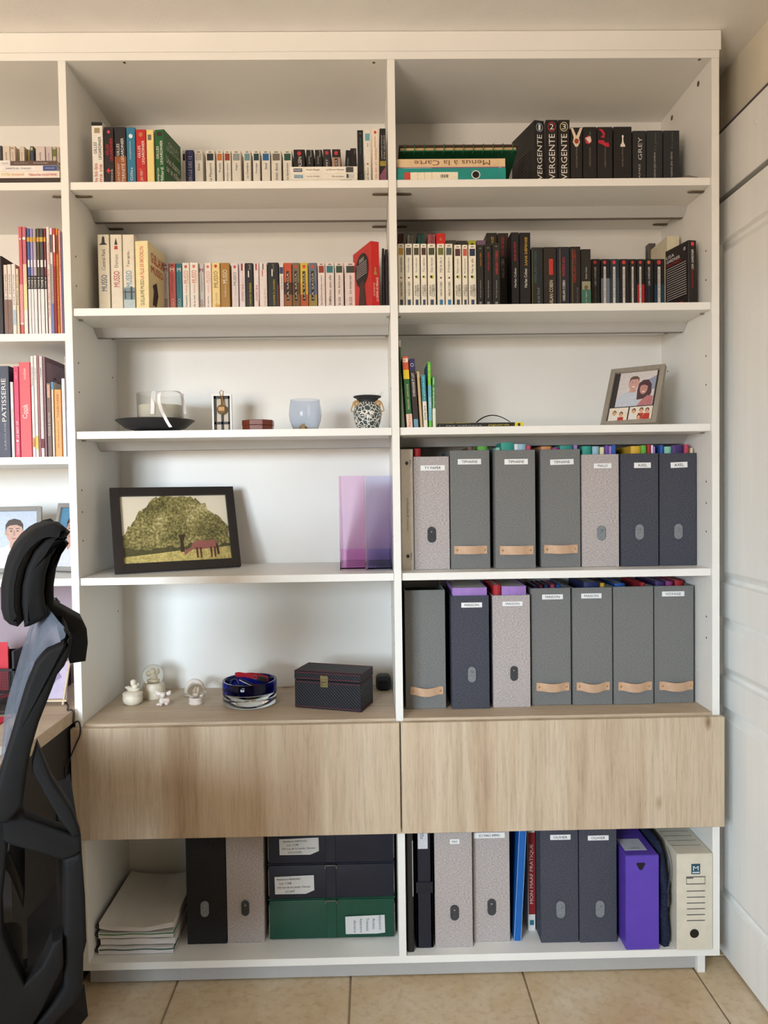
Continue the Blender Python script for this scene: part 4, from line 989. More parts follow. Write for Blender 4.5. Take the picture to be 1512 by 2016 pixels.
def filebox(zs, u0, u1, vt, vb, m, label, tag=None, strap=None, tab=None, Dp=0.25, lean=0.0, vm=None, group='fabric file boxes', dY=0.0, under=None, felt=None):
    um = (u0 + u1) / 2
    Y = atZ(um, vb, zs).y + dY
    ut = um if not lean else um
    H = at(ut, vt, Y).z - zs
    if under: H = min(H, under - zs - 0.004)
    v_ = vm if vm else (vt + vb) / 2
    a = at(u0, v_, Y).x; b = at(u1, v_, Y).x
    w_ = b - a - 0.001; xc = (a + b) / 2
    Dp = min(Dp, DEPTH - 0.008 - Y)
    lift = abs(math.sin(math.radians(lean))) * w_ / 2 + 0.0004
    r = thing('file_box', label, 'file box', (xc, Y, zs + lift), (0, math.radians(lean), 0), group)
    t = 0.003; h = w_ / 2
    bm = bmesh.new()
    for q in ((-h, h, 0, t, 0, H), (-h, h, Dp - t, Dp, 0, H * 0.93), (-h, -h + t, t, Dp - t, 0, H), (h - t, h, t, Dp - t, 0, H), (-h + t, h - t, t, Dp - t, 0, t)):
        add_box(bm, *q)
    bmesh.ops.bevel(bm, geom=[e for e in bm.edges if e.calc_length() > 0.05], offset=0.0012, segments=1, affect='EDGES')
    link('box_body', bm_done(bm), m, r)

    def loc(u, v):
        P = at(u, v, Y); return P.x - xc, P.z - zs - lift
    if tag:
        s, tu0, tu1, tv0, tv1 = tag[:5]
        x0, z1 = loc(tu0, tv0); x1, z0 = loc(tu1, tv1)
        tilt = tag[5] if len(tag) > 5 else 0
        lb = link('name_tag', mbox(-(x1 - x0) / 2, (x1 - x0) / 2, -0.0006, 0.0, -(z1 - z0) / 2, (z1 - z0) / 2), PAPERW, r, ((x0 + x1) / 2, -0.0008, (z0 + z1) / 2), (0, -math.radians(tilt), 0))
        tx = put_text(lb, s, (40, 40, 42), (0, -0.0012, 0), (x1 - x0) * (0.68 if len(s) > 4 else 0.56), (z1 - z0) * 0.5, 'h', 'tag_text')
    if strap:
        su0, su1, sv0, sv1, sag = strap
        x0, z1 = loc(su0, sv0); x1, z0 = loc(su1, sv1)
        zc = (z0 + z1) / 2; n = 15; pts = []
        for k in range(n):
            f = k / (n - 1); g = max(0.0, min(1.0, (f - 0.13) / 0.74))
            bl = math.sin(math.pi * g)
            pts.append((x0 + (x1 - x0) * f, -0.0015 - 0.011 * bl, zc - sag * bl))
        st = link('leather_strap', mribbon(pts, (0, 0, 1), z1 - z0, 0.0018), LEATH, r)
        for f in (0.085, 0.915):
            link('rivet', mlathe([(0, 0.002), (0.0022, 0.0016), (0.0034, 0.0), (0, 0)], 12), BRASS, st, (x0 + (x1 - x0) * f, -0.0024, zc), (math.pi / 2, 0, 0))
    if tab:
        tu, tv0, tv1, tw = tab
        x, z1 = loc(tu, tv0); _, z0 = loc(tu, tv1); tw_ = tw / 680.0
        rr = tw_ / 2; pl = []
        for k in range(13):
            a_ = math.pi * k / 12; pl.append((x + rr * math.cos(a_), z1 - rr + rr * math.sin(a_)))
        for k in range(13):
            a_ = math.pi + math.pi * k / 12; pl.append((x + rr * math.cos(a_), z0 + rr + rr * math.sin(a_)))
        tb = link('felt_tab', mprism(pl, 'Y', -0.0045, -0.0003, 0.0008, 1), felt or FELT, r)
        link('rivet', mlathe([(0, 0.002), (0.002, 0.0016), (0.0032, 0.0), (0, 0)], 12), STEEL, tb, (x, -0.0046, z1 - rr * 1.2), (math.pi / 2, 0, 0))
    r['_x0'] = xc - h + t; r['_x1'] = xc + h - t; r['_y'] = Y + t; r['_z'] = zs + lift + t; r['_d'] = Dp
    return r


FCOL = {'red': (176, 36, 44), 'green': (96, 172, 66), 'teal': (50, 150, 136), 'white': (226, 230, 236), 'blue': (40, 90, 170), 'purple': (104, 70, 160), 'pink': (190, 70, 96), 'orange': (206, 140, 90), 'yellow': (214, 170, 50),
        'cream': (226, 216, 176), 'lilac': (166, 126, 196), 'brown': (110, 84, 70), 'pale blue': (150, 190, 206), 'navy': (40, 48, 96), 'dark red': (120, 30, 40), 'magenta': (150, 60, 120), 'mint': (140, 200, 180), 'violet': (70, 48, 110)}


def folders(fb, lst, where, Yo=0.012, Dd=0.2):
    """paper folders standing in a file box: (u0,u1,vtop,colour)"""
    cnt = {}
    for u0, u1, vt, cn in lst:
        Y = fb['_y'] + Yo
        D_ = min(Dd, fb['_d'] - 0.02 - Yo)
        a = max(at(u0, vt, Y).x, fb['_x0'] + 0.0004); b = min(at(u1, vt, Y).x, fb['_x1'] - 0.0004)
        if b - a < 0.0015: continue
        z1 = at((u0 + u1) / 2, vt, Y).z
        if fb['_z'] > 1.0 and z1 > 1.500: D_ = min(D_, 0.183 - Y)
        hh = z1 - fb['_z'] - 0.0006
        r = thing('paper_folder', '%s paper folder in %s' % (cn, where), 'folder', ((a + b) / 2, Y, fb['_z'] + 0.0004), (0, 0, 0), 'paper folders standing in the file boxes')
        w_ = b - a; h = w_ / 2; t = min(0.0007, w_ / 5)
        curl = 0.004 if w_ > 0.012 else 0
        front = [(-h, 0.001 + curl), (-h * 0.5, curl * 0.25), (0, 0), (h * 0.5, curl * 0.25), (h, 0.001 + curl)]
        pl = front + [(h, D_), (h - t, D_), (h - t, 0.003 + curl), (0, 0.0025 + t), (-h + t, 0.003 + curl), (-h + t, D_), (-h, D_)]
        link('folder_cover', mprism(pl, 'Z', 0, hh), mat(FCOL[cn], 0.6, var=0.06), r)
        if w_ > 0.004:
            link('sheets', mbox(-h + 2 * t, h - 2 * t, 0.004 + curl, D_ - 0.004, 0.001, hh - 0.003), mat((222, 218, 208), 0.8, var=0.1, vscale=400, stretch=(1, 0.02, 0.02)), r)


# ---- fourth shelf, right bay
wb = book((S4, 1124, None, 'ring binders'), 789, 814.6, 884.4, (216, 208, 196), 'slim white ring binder with grey script on its spine, first beside the divider',
          [('t', 'charte graphique', (120, 116, 112), 981, 1046, 0.52, 0.2), ('t', 'TY PAPER', (70, 66, 64), 905, 920, 0.78, 0.13), ('c', (70, 66, 64), 912, 0.13, 0.5), ('t', 'TY PAPER', (70, 66, 64), 1088, 1103, 0.78, 0.13), ('c', (70, 66, 64), 1095, 0.13, 0.5)], Y=0.09, D=0.24, name='ring_binder', cat='binder', vm=1000, ch=0.003)
F4 = []
F4.append(filebox(S4, 815.2, 885.2, 899, 1121.5, LIN, 'pale linen file box with dark felt tab beside the slim white binder', ('TY PAPER', 828, 875.5, 916.5, 926), tab=(849.5, 1037, 1068, 16), felt=FELTD))
F4.append(filebox(S4, 886.5, 965, 886.6, 1120, GREY, 'first grey strap file box after the pale box, fourth shelf', ('TIPHAINE', 901, 947, 904, 914), strap=(894, 959, 1075, 1090, 0.0)))
F4.append(filebox(S4, 975, 1054.5, 886, 1120, GREY, 'middle one of the three grey strap file boxes, fourth shelf', ('TIPHAINE', 993, 1039, 904, 914), strap=(984, 1050, 1075, 1091, 0.0)))
F4.append(filebox(S4, 1064.5, 1143, 884.8, 1117, GREY, 'last grey strap file box before the navy boxes, fourth shelf', ('TIPHAINE', 1083, 1129, 904.5, 914.5, 1), strap=(1071, 1137, 1073, 1088.5, 0.001)))
F4.append(filebox(S4, 1146, 1219, 894.6, 1116, LIN, 'pale linen file box between a grey and a navy one, fourth shelf', ('MALO', 1169, 1203.5, 912.5, 921.5), tab=(1183.5, 1035, 1064, 16)))
F4.append(filebox(S4, 1223, 1296.8, 893, 1115, NAVY, 'navy fabric file box touching the pale linen box, fourth shelf', ('AXEL', 1248, 1281, 911, 921), tab=(1258.5, 1032, 1062.5, 16.5)))
F4.append(filebox(S4, 1298.5, 1371.5, 892.4, 1113.4, NAVY, 'navy fabric file box touching the side panel, fourth shelf', ('AXEL', 1320, 1353, 910, 920.5, 2), tab=(1335, 1031, 1061.5, 16.5)))
folders(F4[0], [(816, 828, 883, 'red')], 'the pale box beside the white binder')
folders(F4[1], [(921, 932, 880, 'brown'), (941, 960, 878.5, 'green')], 'the first grey box after the pale one')
folders(F4[2], [(977, 986, 881, 'mint'), (987, 1012, 871, 'teal'), (1013, 1022, 874, 'white'), (1020, 1036, 874, 'pale blue'), (1037, 1046, 877, 'pink')], 'the middle grey box, fourth shelf')
folders(F4[3], [(1066, 1086, 878.5, 'orange'), (1088, 1101, 881, 'magenta'), (1103, 1128, 877, 'teal'), (1130, 1138, 876, 'lilac')], 'the last grey box before the navy boxes')
folders(F4[4], [(1147, 1165, 878, 'teal'), (1167, 1180, 878.5, 'pale blue'), (1182, 1191, 880, 'cream'), (1192, 1199, 877, 'purple'), (1199.5, 1204, 878, 'lilac'), (1205, 1214, 876, 'blue'), (1214.5, 1218, 876, 'red')], 'the pale box between grey and navy boxes')
folders(F4[5], [(1243, 1262, 878, 'yellow'), (1263, 1274, 876.5, 'green'), (1275, 1281, 875, 'red'), (1282.5, 1286, 876, 'white'), (1287, 1291, 879, 'lilac'), (1291.5, 1295, 876, 'pink')], 'the navy box touching the pale one')
folders(F4[6], [(1300, 1306, 876, 'blue'), (1309, 1323, 879, 'mint'), (1324, 1346, 876, 'violet'), (1348, 1357, 874.5, 'pink'), (1360, 1366, 882, 'cream')], 'the navy box by the side panel')

# ---- work-surface level, right bay
F5 = []
F5.append(filebox(SW, 797.5, 877.5, 1162, 1395.6, GREY, 'grey file box with leather strap and no tag beside the divider', None, strap=(808, 872.5, 1352, 1366.5, 0.004)))
F5.append(filebox(SW, 889, 963.6, 1173, 1395.8, NAVY, 'navy fabric file box tagged MAISON with purple folder', ('MAISON', 908, 949, 1186.5, 1195.5), tab=(928.8, 1312, 1343, 16)))
F5.append(filebox(SW, 970.5, 1044.5, 1172, 1393, LIN, 'pale linen file box tagged MAISON with a dark felt tab', ('MAISON', 989, 1028.5, 1184.5, 1192.5), tab=(1011.5, 1311, 1340, 14), felt=FELTD))
F5.append(filebox(SW, 1046, 1124.4, 1158, 1388.5, GREY, 'grey file box tagged MAISON beside the pale linen one', ('MAISON', 1067, 1108, 1170.5, 1179.5), strap=(1056, 1120.5, 1344, 1359, 0.002)))
F5.append(filebox(SW, 1127.8, 1206, 1157, 1388, GREY, 'grey file box tagged MAISON next to the untagged grey one', ('MAISON', 1144, 1184, 1168.5, 1177.5), strap=(1135, 1200, 1343, 1358, 0.005)))
F5.append(filebox(SW, 1208.5, 1287, 1155, 1387, GREY, 'grey file box with leather strap and no tag between two tagged ones', None, strap=(1217, 1283, 1342.5, 1358, 0.004)))
F5.append(filebox(SW, 1288.2, 1366.2, 1153.6, 1384, GREY, 'grey file box tagged VOYAGE at the end of the row', ('VOYAGE', 1303, 1347, 1164.5, 1173.5), strap=(1298, 1364, 1341.5, 1357, 0.003)))
folders(F5[1], [(891, 960, 1157, 'lilac')], 'the navy box tagged MAISON', 0.006)
folders(F5[2], [(972, 986, 1152, 'red'), (988, 1036, 1154, 'lilac')], 'the pale box tagged MAISON', 0.006)
folders(F5[3], [(1050, 1060, 1153, 'violet'), (1062, 1070, 1152, 'dark red'), (1072, 1082, 1151.5, 'navy'), (1084, 1094, 1151, 'pink'), (1096, 1106, 1151, 'blue'), (1108, 1118, 1150, 'cream')], 'the MAISON box beside the linen one', 0.1, 0.12)
folders(F5[4], [(1150, 1180, 1146, 'navy'), (1183, 1200, 1148, 'yellow')], 'the MAISON box by the untagged one', 0.05)
folders(F5[5], [(1211, 1231, 1149, 'blue'), (1262, 1284, 1147, 'red')], 'the untagged grey box', 0.05)
folders(F5[6], [(1291, 1310, 1145, 'violet'), (1312, 1326, 1144.5, 'magenta'), (1330, 1346, 1143, 'red')], 'the box tagged VOYAGE', 0.05)

# ---- bottom compartments
ZD = 0.4365
filebox(SB, 366.5, 444.6, 1630, 1859, BLKB, 'black file box with felt tab beside the stack of papers', None, tab=(403, 1773, 1804, 16), under=ZD, dY=0)
filebox(SB, 445.6, 519.4, 1630, 1856, LIN, 'pale linen file box without a tag beside the black one', None, tab=(483, 1772, 1802, 15), under=ZD, felt=FELTD)
filebox(SB, 856, 930.6, 1637, 1865, LIN, 'pale linen file box beside the navy strap folder, bottom compartment', ('MAO', 885.5, 904.5, 1652, 1661), tab=(894.5, 1781, 1811, 16), under=ZD, felt=FELTD)
filebox(SB, 931.3, 1004, 1632, 1854, LIN, 'pale linen file box with wide name tag beside the blue folder', ('SCI MAO IMMO', 932.5, 993.5, 1640, 1649), tab=(967.5, 1769, 1801, 16), under=ZD, felt=FELTD)
filebox(SB, 1064.6, 1139, 1630, 1856, NAVY, 'dark fabric file box beside the red and white handbook', ('OLIVIER', 1083, 1123, 1643.5, 1652.5), tab=(1103.5, 1773, 1806.5, 17.5), under=ZD)
filebox(SB, 1140.8, 1214.6, 1630, 1855.6, NAVY, 'dark fabric file box beside the purple box', ('OLIVIER', 1157, 1198, 1645, 1653.5), tab=(1181, 1772, 1805, 17.5), under=ZD)
RB = (SB, 1870, None, 'items in the bottom compartments')
book(RB, 800.5, 814.5, 1634, (34, 33, 32), 'slim black ring binder with steel clip against the divider', [('p', (170, 168, 164), 1655, 1765, 0.86, 0.98, 'steel_clip')], Y=0.017, D=0.29, name='ring_binder', cat='binder', vm=1760, ch=0.005)
ib = book(RB, 818, 853, 1634, (28, 30, 42), 'navy strap folder with a handwritten white slip', [('p', (206, 206, 210), 1630, 1671, 0.16, 0.72, 'paper_slip'), ('t', 'ISP', (80, 80, 90), 1642, 1649, 0.4, 0.36, 'h')], Y=0.035, D=0.27, name='strap_folder', cat='folder', vm=1760, ch=0.008)
zb0, zb1 = at(835, 1757, 0.035).z - SB, at(835, 1736, 0.035).z - SB
link('strap_band', mbox(-0.0238, 0.0238, -0.004, 0.27, zb0, zb1, 0.001), mat((24, 26, 36), 0.5), ib)
bf = book(RB, 1011.5, 1026, 1636, (22, 96, 176), 'bright blue elastic folder leaning', [('p', (150, 190, 226), 1636, 1852, 0.0, 0.06), ('p', (150, 190, 226), 1636, 1852, 0.94, 1.0)], Y=0.058, D=0.24, lean=3.2, name='elastic_folder', cat='folder', vm=1848, ch=0.002)
book(RB, 1039.5, 1054.2, 1636, (226, 222, 216), 'red and white handbook with white lettering', [('p', (140, 30, 32), 1639, 1800, 0.05, 1.0), ('t', 'MON MAAF PRATIQUE', (222, 206, 200), 1662, 1779, 0.5, 0.56), ('p', (40, 110, 130), 1811, 1821, 0.2, 0.75)], Y=0.108, D=0.22, name='handbook', vm=1760)

# ---- cardboard boxes, pouch
def carton(name, label, u0, u1, vt, vb, Y, D_, m, lid=0.004, group=None):
    a = at(u0, (vt + vb) / 2, Y).x; b = at(u1, (vt + vb) / 2, Y).x
    H = at((u0 + u1) / 2, vt, Y).z - SB
    r = thing(name, label, 'box', ((a + b) / 2, Y, SB + 0.0004), (0, 0, 0), group)
    return r, (b - a) / 2, H


PUR = mat((92, 66, 176), 0.4, var=0.05, vscale=20)
r, h, H = carton('archive_box', 'purple cardboard archive box with a triangular finger hole', 1232, 1297, 1684, 1872, 0.004, 0.33, PUR)
D_ = 0.30
link('box_body', mbox(-h, h, 0.0, D_, 0, H, 0.0015), PUR, r)
link('front_flap', mbox(-h + 0.001, h - 0.0005, -0.0022, -0.0002, 0.001, H - 0.0006, 0.0006), PUR, r)
lx = at(1262, 1705, 0.0).x - r.location.x; lz = at(1262, 1705, 0.0).z - SB
tri = [(lx + 0.0135 * math.cos(a), lz + 0.0125 * math.sin(a)) for a in (math.radians(d) for d in (20, 40, 140, 160, 255, 285))]
link('finger_hole', mprism([(x, z) for x, z in tri], 'Y', -0.0028, -0.0021), mat((24, 16, 30), 0.8), r)
link('top_label', mbox(-h + 0.008, h - 0.022, 0.03, 0.10, H, H + 0.0006), mat((196, 200, 210), 0.5), r)
put_text(r, 'AXELLE', (110, 110, 120), (-0.006, 0.042, H + 0.0012), 0.025, 0.008, 'T', 'label_text')
# navy zipped pouch squeezed between the boxes
xa, xb = at(1300, 1780, 0.01).x, at(1325, 1780, 0.01).x
pr = thing('zip_pouch', 'navy fabric pouch with a zip between the purple and cream boxes', 'pouch', ((xa + xb) / 2, 0.012, SB + 0.0004))
pw = (xb - xa) / 2
NVF = linen('navy_pouch_cloth', (24, 30, 48), (44, 52, 76), 600)
vs_, fs = [], []
ns, nh = 7, 14
Hp = 0.285
for j in range(nh + 1):
    z = Hp * j / nh
    sh = -0.012 * max(0.0, (j / nh - 0.55) / 0.45) ** 1.5 + 0.003 * math.sin(j * 1.1)
    ww = pw * (0.96 if j < 11 else 0.96 - 0.12 * (j - 10))
    yb = 0.0 + 0.03 * max(0.0, (j / nh - 0.6) / 0.4) ** 2
    for (px, py) in ((-1, 0.16), (-0.9, 0.02), (-0.4, 0.0), (0.4, 0.003), (0.9, 0.02), (1, 0.16), (1, 0.27), (-1, 0.27)):
        vs_.append((px * ww + sh, py + yb if py < 0.2 else py, z))
for j in range(nh):
    for k in range(8):
        a = j * 8 + k; b = j * 8 + (k + 1) % 8
        fs.append((a, b, b + 8, a + 8))
fs += [tuple(reversed(range(8))), tuple(range(nh * 8, nh * 8 + 8))]
link('pouch_body', me_from(vs_, fs, smooth=True), NVF, pr)
zp = []
for k in range(16):
    f = k / 15
    zp.append((pw * (0.15 + 0.35 * math.sin(f * 2.6)), -0.002 + 0.028 * max(0, f - 0.6) ** 2 * 6, 0.155 + 0.115 * f))
link('zip', mtube(zp, 0.0022, 6), mat((60, 64, 76), 0.4, 0.3), pr)
link('zip_puller', mboxes([(pw * 0.02, pw * 0.36, -0.006, -0.003, 0.118, 0.140), (pw * 0.1, pw * 0.28, -0.007, -0.003, 0.140, 0.155)], 0.0008), mat((70, 74, 84), 0.35, 0.6), pr)
# cream archive box
CRM = mat((214, 206, 188), 0.75, var=0.06, vscale=25, bump=0.06, bscale=200)
r, h, H = carton('archive_box', 'cream cardboard archive box with printed lines and a round hole', 1330.5, 1405, 1681, 1871, -0.004, 0.33, CRM)
h = min(h, (WB - T / 2 - 0.0015 - r.location.x))
link('box_body', mbox(-h, h, 0.0, 0.33, 0, H, 0.0012), CRM, r)
link('front_flap', mbox(-h + 0.001, h - 0.001, -0.0016, -0.0002, 0.001, H - 0.0012, 0.0005), CRM, r)
DKI = (96, 92, 88)


def cr(u, v): P = at(u, v, -0.006); return (P.x - r.location.x, P.z - SB)


def cpatch(u0, u1, v0, v1, c, nm, y=-0.0022):
    x0, z1 = cr(u0, v0); x1, z0 = cr(u1, v1)
    return put_patch(r, c, ((x0 + x1) / 2, y, (z0 + z1) / 2), x1 - x0, z1 - z0, name=nm, var=0.02)


cpatch(1361, 1378.5, 1701, 1721, (40, 78, 98), 'logo_panel')
x, z = cr(1369.8, 1709.5)
put_text(r, 'M', (230, 230, 224), (x, -0.0026, z), 0.015, 0.0125, 'h', 'logo_letter')
cpatch(1363, 1377, 1716.5, 1719, (190, 200, 204), 'logo_line', -0.0026)
for u0, u1, v0, v1 in ((1351, 1388.5, 1726, 1727), (1351, 1388.5, 1740, 1741), (1351, 1352, 1726, 1741), (1387.5, 1388.5, 1726, 1741), (1352.5, 1365, 1727.8, 1730)):
    cpatch(u0, u1, v0, v1, DKI, 'printed_line')
for k, v in enumerate((1754, 1766, 1777.5, 1789, 1800.5, 1812)):
    cpatch(1352, 1388, v, v + 1, DKI, 'printed_line')
x, z = cr(1367, 1838)
put_patch(r, (24, 18, 14), (x, -0.0024, z), 0.0255, 0.0255, name='round_hole', poly=ngon(28), var=0)
for k in range(8):
    link('printed_line', mbox(-h + 0.006, h - 0.012, 0.05 + 0.03 * k, 0.052 + 0.03 * k, H, H + 0.0003), mat(DKI, 0.7), r)

# ---- stack of three strap boxes in the middle bay
def strap_box(z0, z1, m, label, slip=None, band=(0.3, 0.42), u0=527, u1=778, Y=0.09, D_=0.25, lines=()):
    a = at(u0, 1760, Y).x; b = at(u1, 1760, Y).x
    b = min(b, -T / 2 - 0.003)
    r = thing('strap_file_box', label, 'file box', ((a + b) / 2, Y, z0 + 0.0004), (0, 0, 0), 'strap boxes stacked flat')
    h = (b - a) / 2; H = z1 - z0 - 0.0012
    link('box_body', mbox(-h + 0.006, h - 0.006, 0.006, D_, 0.0, H, 0.003, 2), m, r)
    link('front_flap', mbox(-h + 0.004, h - 0.004, 0.0, 0.0055, 0.002, H - 0.003, 0.002, 2), m, r)
    link('lid', mbox(-h, h, 0.004, D_, H - 0.004, H + 0.0006, 0.001), m, r)
    bx = -h + 2 * h * 0.46
    st = link('strap_band', mbox(bx, bx + 0.028, -0.0028, -0.0003, 0.004, H - 0.001, 0.0008), m, r)
    link('buckle', mboxes([(bx - 0.003, bx + 0.031, -0.006, -0.003, H - 0.004, H - 0.002), (bx - 0.003, bx - 0.001, -0.006, -0.003, H - 0.012, H - 0.002), (bx + 0.029, bx + 0.031, -0.006, -0.003, H - 0.012, H - 0.002)]), STEEL, r)
    for sx in (-1, 1):
        link('paper_edge', mbox(min(sx * (h - 0.006), sx * (h - 0.001)), max(sx * (h - 0.006), sx * (h - 0.001)), 0.012, D_ - 0.02, 0.006, H * 0.8), mat((200, 190, 180), 0.8, var=0.4, vscale=60, stretch=(1, 0.05, 1)), r)
    if slip:
        su0, su1, sv0, sv1, tl, down = slip
        P0 = at(su0, sv0, Y); P1 = at(su1, sv1, Y)
        cx = (P0.x + P1.x) / 2 - r.location.x; cz = (P0.z + P1.z) / 2 - r.location.z
        sw, shh = P1.x - P0.x, P0.z - P1.z
        sl = link('paper_slip', mprism([(-sw / 2, -shh / 2), (sw * 0.28, -shh / 2 - 0.002), (sw / 2, -shh / 2 + (0.008 if not down else 0)), (sw / 2, shh / 2), (-sw / 2, shh / 2 - 0.001)], 'Y', -0.0008, 0.0), mat((214, 214, 214), 0.7, var=0.02), r, (cx, -0.0032, cz), (0, -math.radians(tl), 0))
        for k, (s, f0, f1) in enumerate(lines):
            if down:
                put_text(sl, s, (110, 108, 116), (sw * (0.38 - 0.16 * k), -0.0014, 0.004 - 0.002 * k), shh * (f1 - f0), sw * 0.07, 'down', 'handwriting')
            else:
                put_text(sl, s, (60, 60, 66), (sw * ((f0 + f1) / 2 - 0.5), -0.0014, shh * (0.34 - 0.235 * k)), sw * (f1 - f0), shh * 0.13, 'h', 'handwriting')
    return r


NV = mat((30, 32, 46), 0.5, var=0.08, vscale=30)
GR = mat((24, 74, 56), 0.4, var=0.08, vscale=30)
zg = at(650, 1769, 0.09).z; zn = at(650, 1700, 0.09).z
strap_box(SB, zg, GR, 'green strap file box at the bottom of the stack', (680, 758, 1802, 1835, 1, True), lines=(('RÉSIDENCE', 0, 0.8), ('Actes', 0, 0.6), ('Travaux', 0, 0.75), ('Assurance', 0, 0.8), ('divers', 0, 0.7)))
strap_box(zg, zn, NV, 'navy strap file box in the middle of the stack', (541, 619, 1724, 1757, 1, False), lines=(('Résidence RÉMOND', 0.06, 0.66), ('Lot 1108', 0.12, 0.42), ('100 rue de la Lande, Vannes', 0.06, 0.9), ('ACHAT', 0.26, 0.5)))
strap_box(zn, ZD - 0.006, NV, 'navy strap file box on top of the stack', (550, 628, 1650, 1680, 1, False), lines=(('Résidence RÉMOND', 0.1, 0.7), ('Lot 1108', 0.2, 0.48), ('100 rue de la Lande, Vannes', 0.06, 0.9), ('LOCATION', 0.22, 0.56)))

# ---- stack of spiral-bound papers
zp_ = SB
PAPS = (('bottom spiral-bound report with a dark green sheet', (232, 230, 226), 0.022, (30, 80, 60)), ('second spiral-bound report from the bottom of the paper stack', (230, 226, 220), 0.021, None),
        ('third spiral-bound report from the bottom with green tab', (228, 226, 222), 0.020, (70, 140, 80)), ('spiral-bound report on top of the paper stack, its sheet sagging', (226, 222, 214), 0.016, None))
for k, (lb, c, th, ex) in enumerate(PAPS):
    r = thing('spiral_report', lb, 'report', (-0.752 + 0.004 * (k % 2), 0.038 + 0.004 * ((k * 2) % 3), zp_ + 0.0004), (0, 0, 0), 'stack of spiral-bound reports')
    hw = 0.105; D_ = 0.297
    top = k == 3
    n = 10; upper, lower = [], []
    for i in range(n + 1):
        x = -hw + 2 * hw * i / n
        s = (2.0 * i / n - 1)
        sag = (0.014 * s * s if top else 0.0) + 0.0012 * math.sin(i * 1.3 + k)
        upper.append((x, th - 0.004 + sag)); lower.append((x, 0.0012 + (sag * 0.75 if top else 0.0005 * math.sin(i * 1.7))))
    link('sheets', mprism(lower + upper[::-1], 'Y', 0, D_), mat((226, 222, 222), 0.8, var=0.12, vscale=300, stretch=(0.03, 0.03, 1)), r)
    cv = [(x - 0.0005, z + 0.0004) for x, z in upper] + [(x - 0.0005, z + 0.0014) for x, z in upper[::-1]]
    link('cover_sheet', mprism(cv, 'Y', -0.002, D_ + 0.001), mat(c, 0.6, var=0.03, vscale=10), r)
    if ex:
        link('divider_sheet', mprism([(x + 0.003, z - 0.0045) for x, z in upper] + [(x + 0.003, z - 0.0032) for x, z in upper[::-1]], 'Y', -0.003, 0.05), mat(ex, 0.6), r)
    for j in range(0, 30):
        rg = [(-hw - 0.004 + 0.0075 * math.cos(a), 0.006 + 0.0098 * j, th * 0.5 + (0.006 if top else 0) + 0.0072 * math.sin(a)) for a in [2 * math.pi * q / 8 for q in range(9)]]
        if j < 2: link('spiral_ring', mtube(rg, 0.0012, 5), mat((26, 24, 24), 0.3), r)
    link('spiral_comb', mtube([(-hw - 0.003, 0.02 + 0.03 * q, th * 0.5 + (0.006 if top else 0)) for q in range(10)], 0.0062, 8), mat((26, 24, 24), 0.35), r)
    zp_ += th + 0.0004

# ================================================================== ORNAMENTS
def glass(col, rough=0.0, ior=1.3):
    return mat(col, rough, trans=1.0, ior=ior, var=0.0)


# ---- candle on a dark footed dish (third shelf, middle bay)
YC_ = 0.145
pc = at(306, 828, YC_)
zr = pc.z - S3
DISH = mat((58, 58, 62), 0.35, 0.2, var=0.1, vscale=30)
di = thing('footed_dish', 'dark grey footed dish under the candle', 'dish', (pc.x, YC_, S3 + 0.0004))
R_ = 0.112
link('bowl', mlathe([(0.0, 0.008), (0.05, 0.008), (0.085, zr * 0.42), (R_, zr - 0.001), (R_ - 0.002, zr), (0.084, zr * 0.60), (0.05, 0.0135), (0.0, 0.0135)], 48), DISH, di)
link('foot', mlathe([(0.0, 0.0), (0.055, 0.0), (0.055, 0.003), (0.046, 0.008), (0.0, 0.008)], 40), DISH, di)
cx_ = at(316, 800, YC_).x
cd = thing('glass_candle', 'cream wax candle in a clear glass jar tied with white ribbon', 'candle', (cx_, YC_, S3 + 0.0165))
zT = at(316, 776, YC_).z - cd.location.z; zW = at(316, 799, YC_).z - cd.location.z
rc = 0.0665
rb0 = 0.040
link('glass_jar', mlathe([(0, 0), (rb0, 0), (0.052, 0.006), (rc - 0.002, 0.022), (rc, zT), (rc - 0.003, zT), (rc - 0.005, 0.024), (0.050, 0.010), (rb0, 0.004), (0, 0.004)], 48), glass((246, 246, 244), 0.0, 1.2), cd)
link('wax', mlathe([(0, 0.0045), (rb0 - 0.002, 0.0045), (0.0485, 0.0115), (rc - 0.0062, 0.026), (rc - 0.0055, zW), (0, zW - 0.002)], 48), mat((244, 240, 226), 0.6, var=0.02), cd)
link('wick', mtube([(0, 0, zW - 0.003), (0.001, 0, zW + 0.008)], 0.001, 6), BLACKP, cd)
RIB = mat((240, 238, 238), 0.5, var=0.02)


def cl(u, v, Y): return tuple(at(u, v, Y) - Vector(cd.location))


def spl(pts, n=6):
    out = []
    P = [Vector(p) for p in pts]
    for i in range(len(P) - 1):
        p0 = P[max(i - 1, 0)]; p1 = P[i]; p2 = P[i + 1]; p3 = P[min(i + 2, len(P) - 1)]
        for k in range(n):
            t = k / n
            out.append(0.5 * ((2 * p1) + (p2 - p0) * t + (2 * p0 - 5 * p1 + 4 * p2 - p3) * t * t + (3 * p1 - p0 - 3 * p2 + p3) * t ** 3))
    out.append(P[-1]); return out


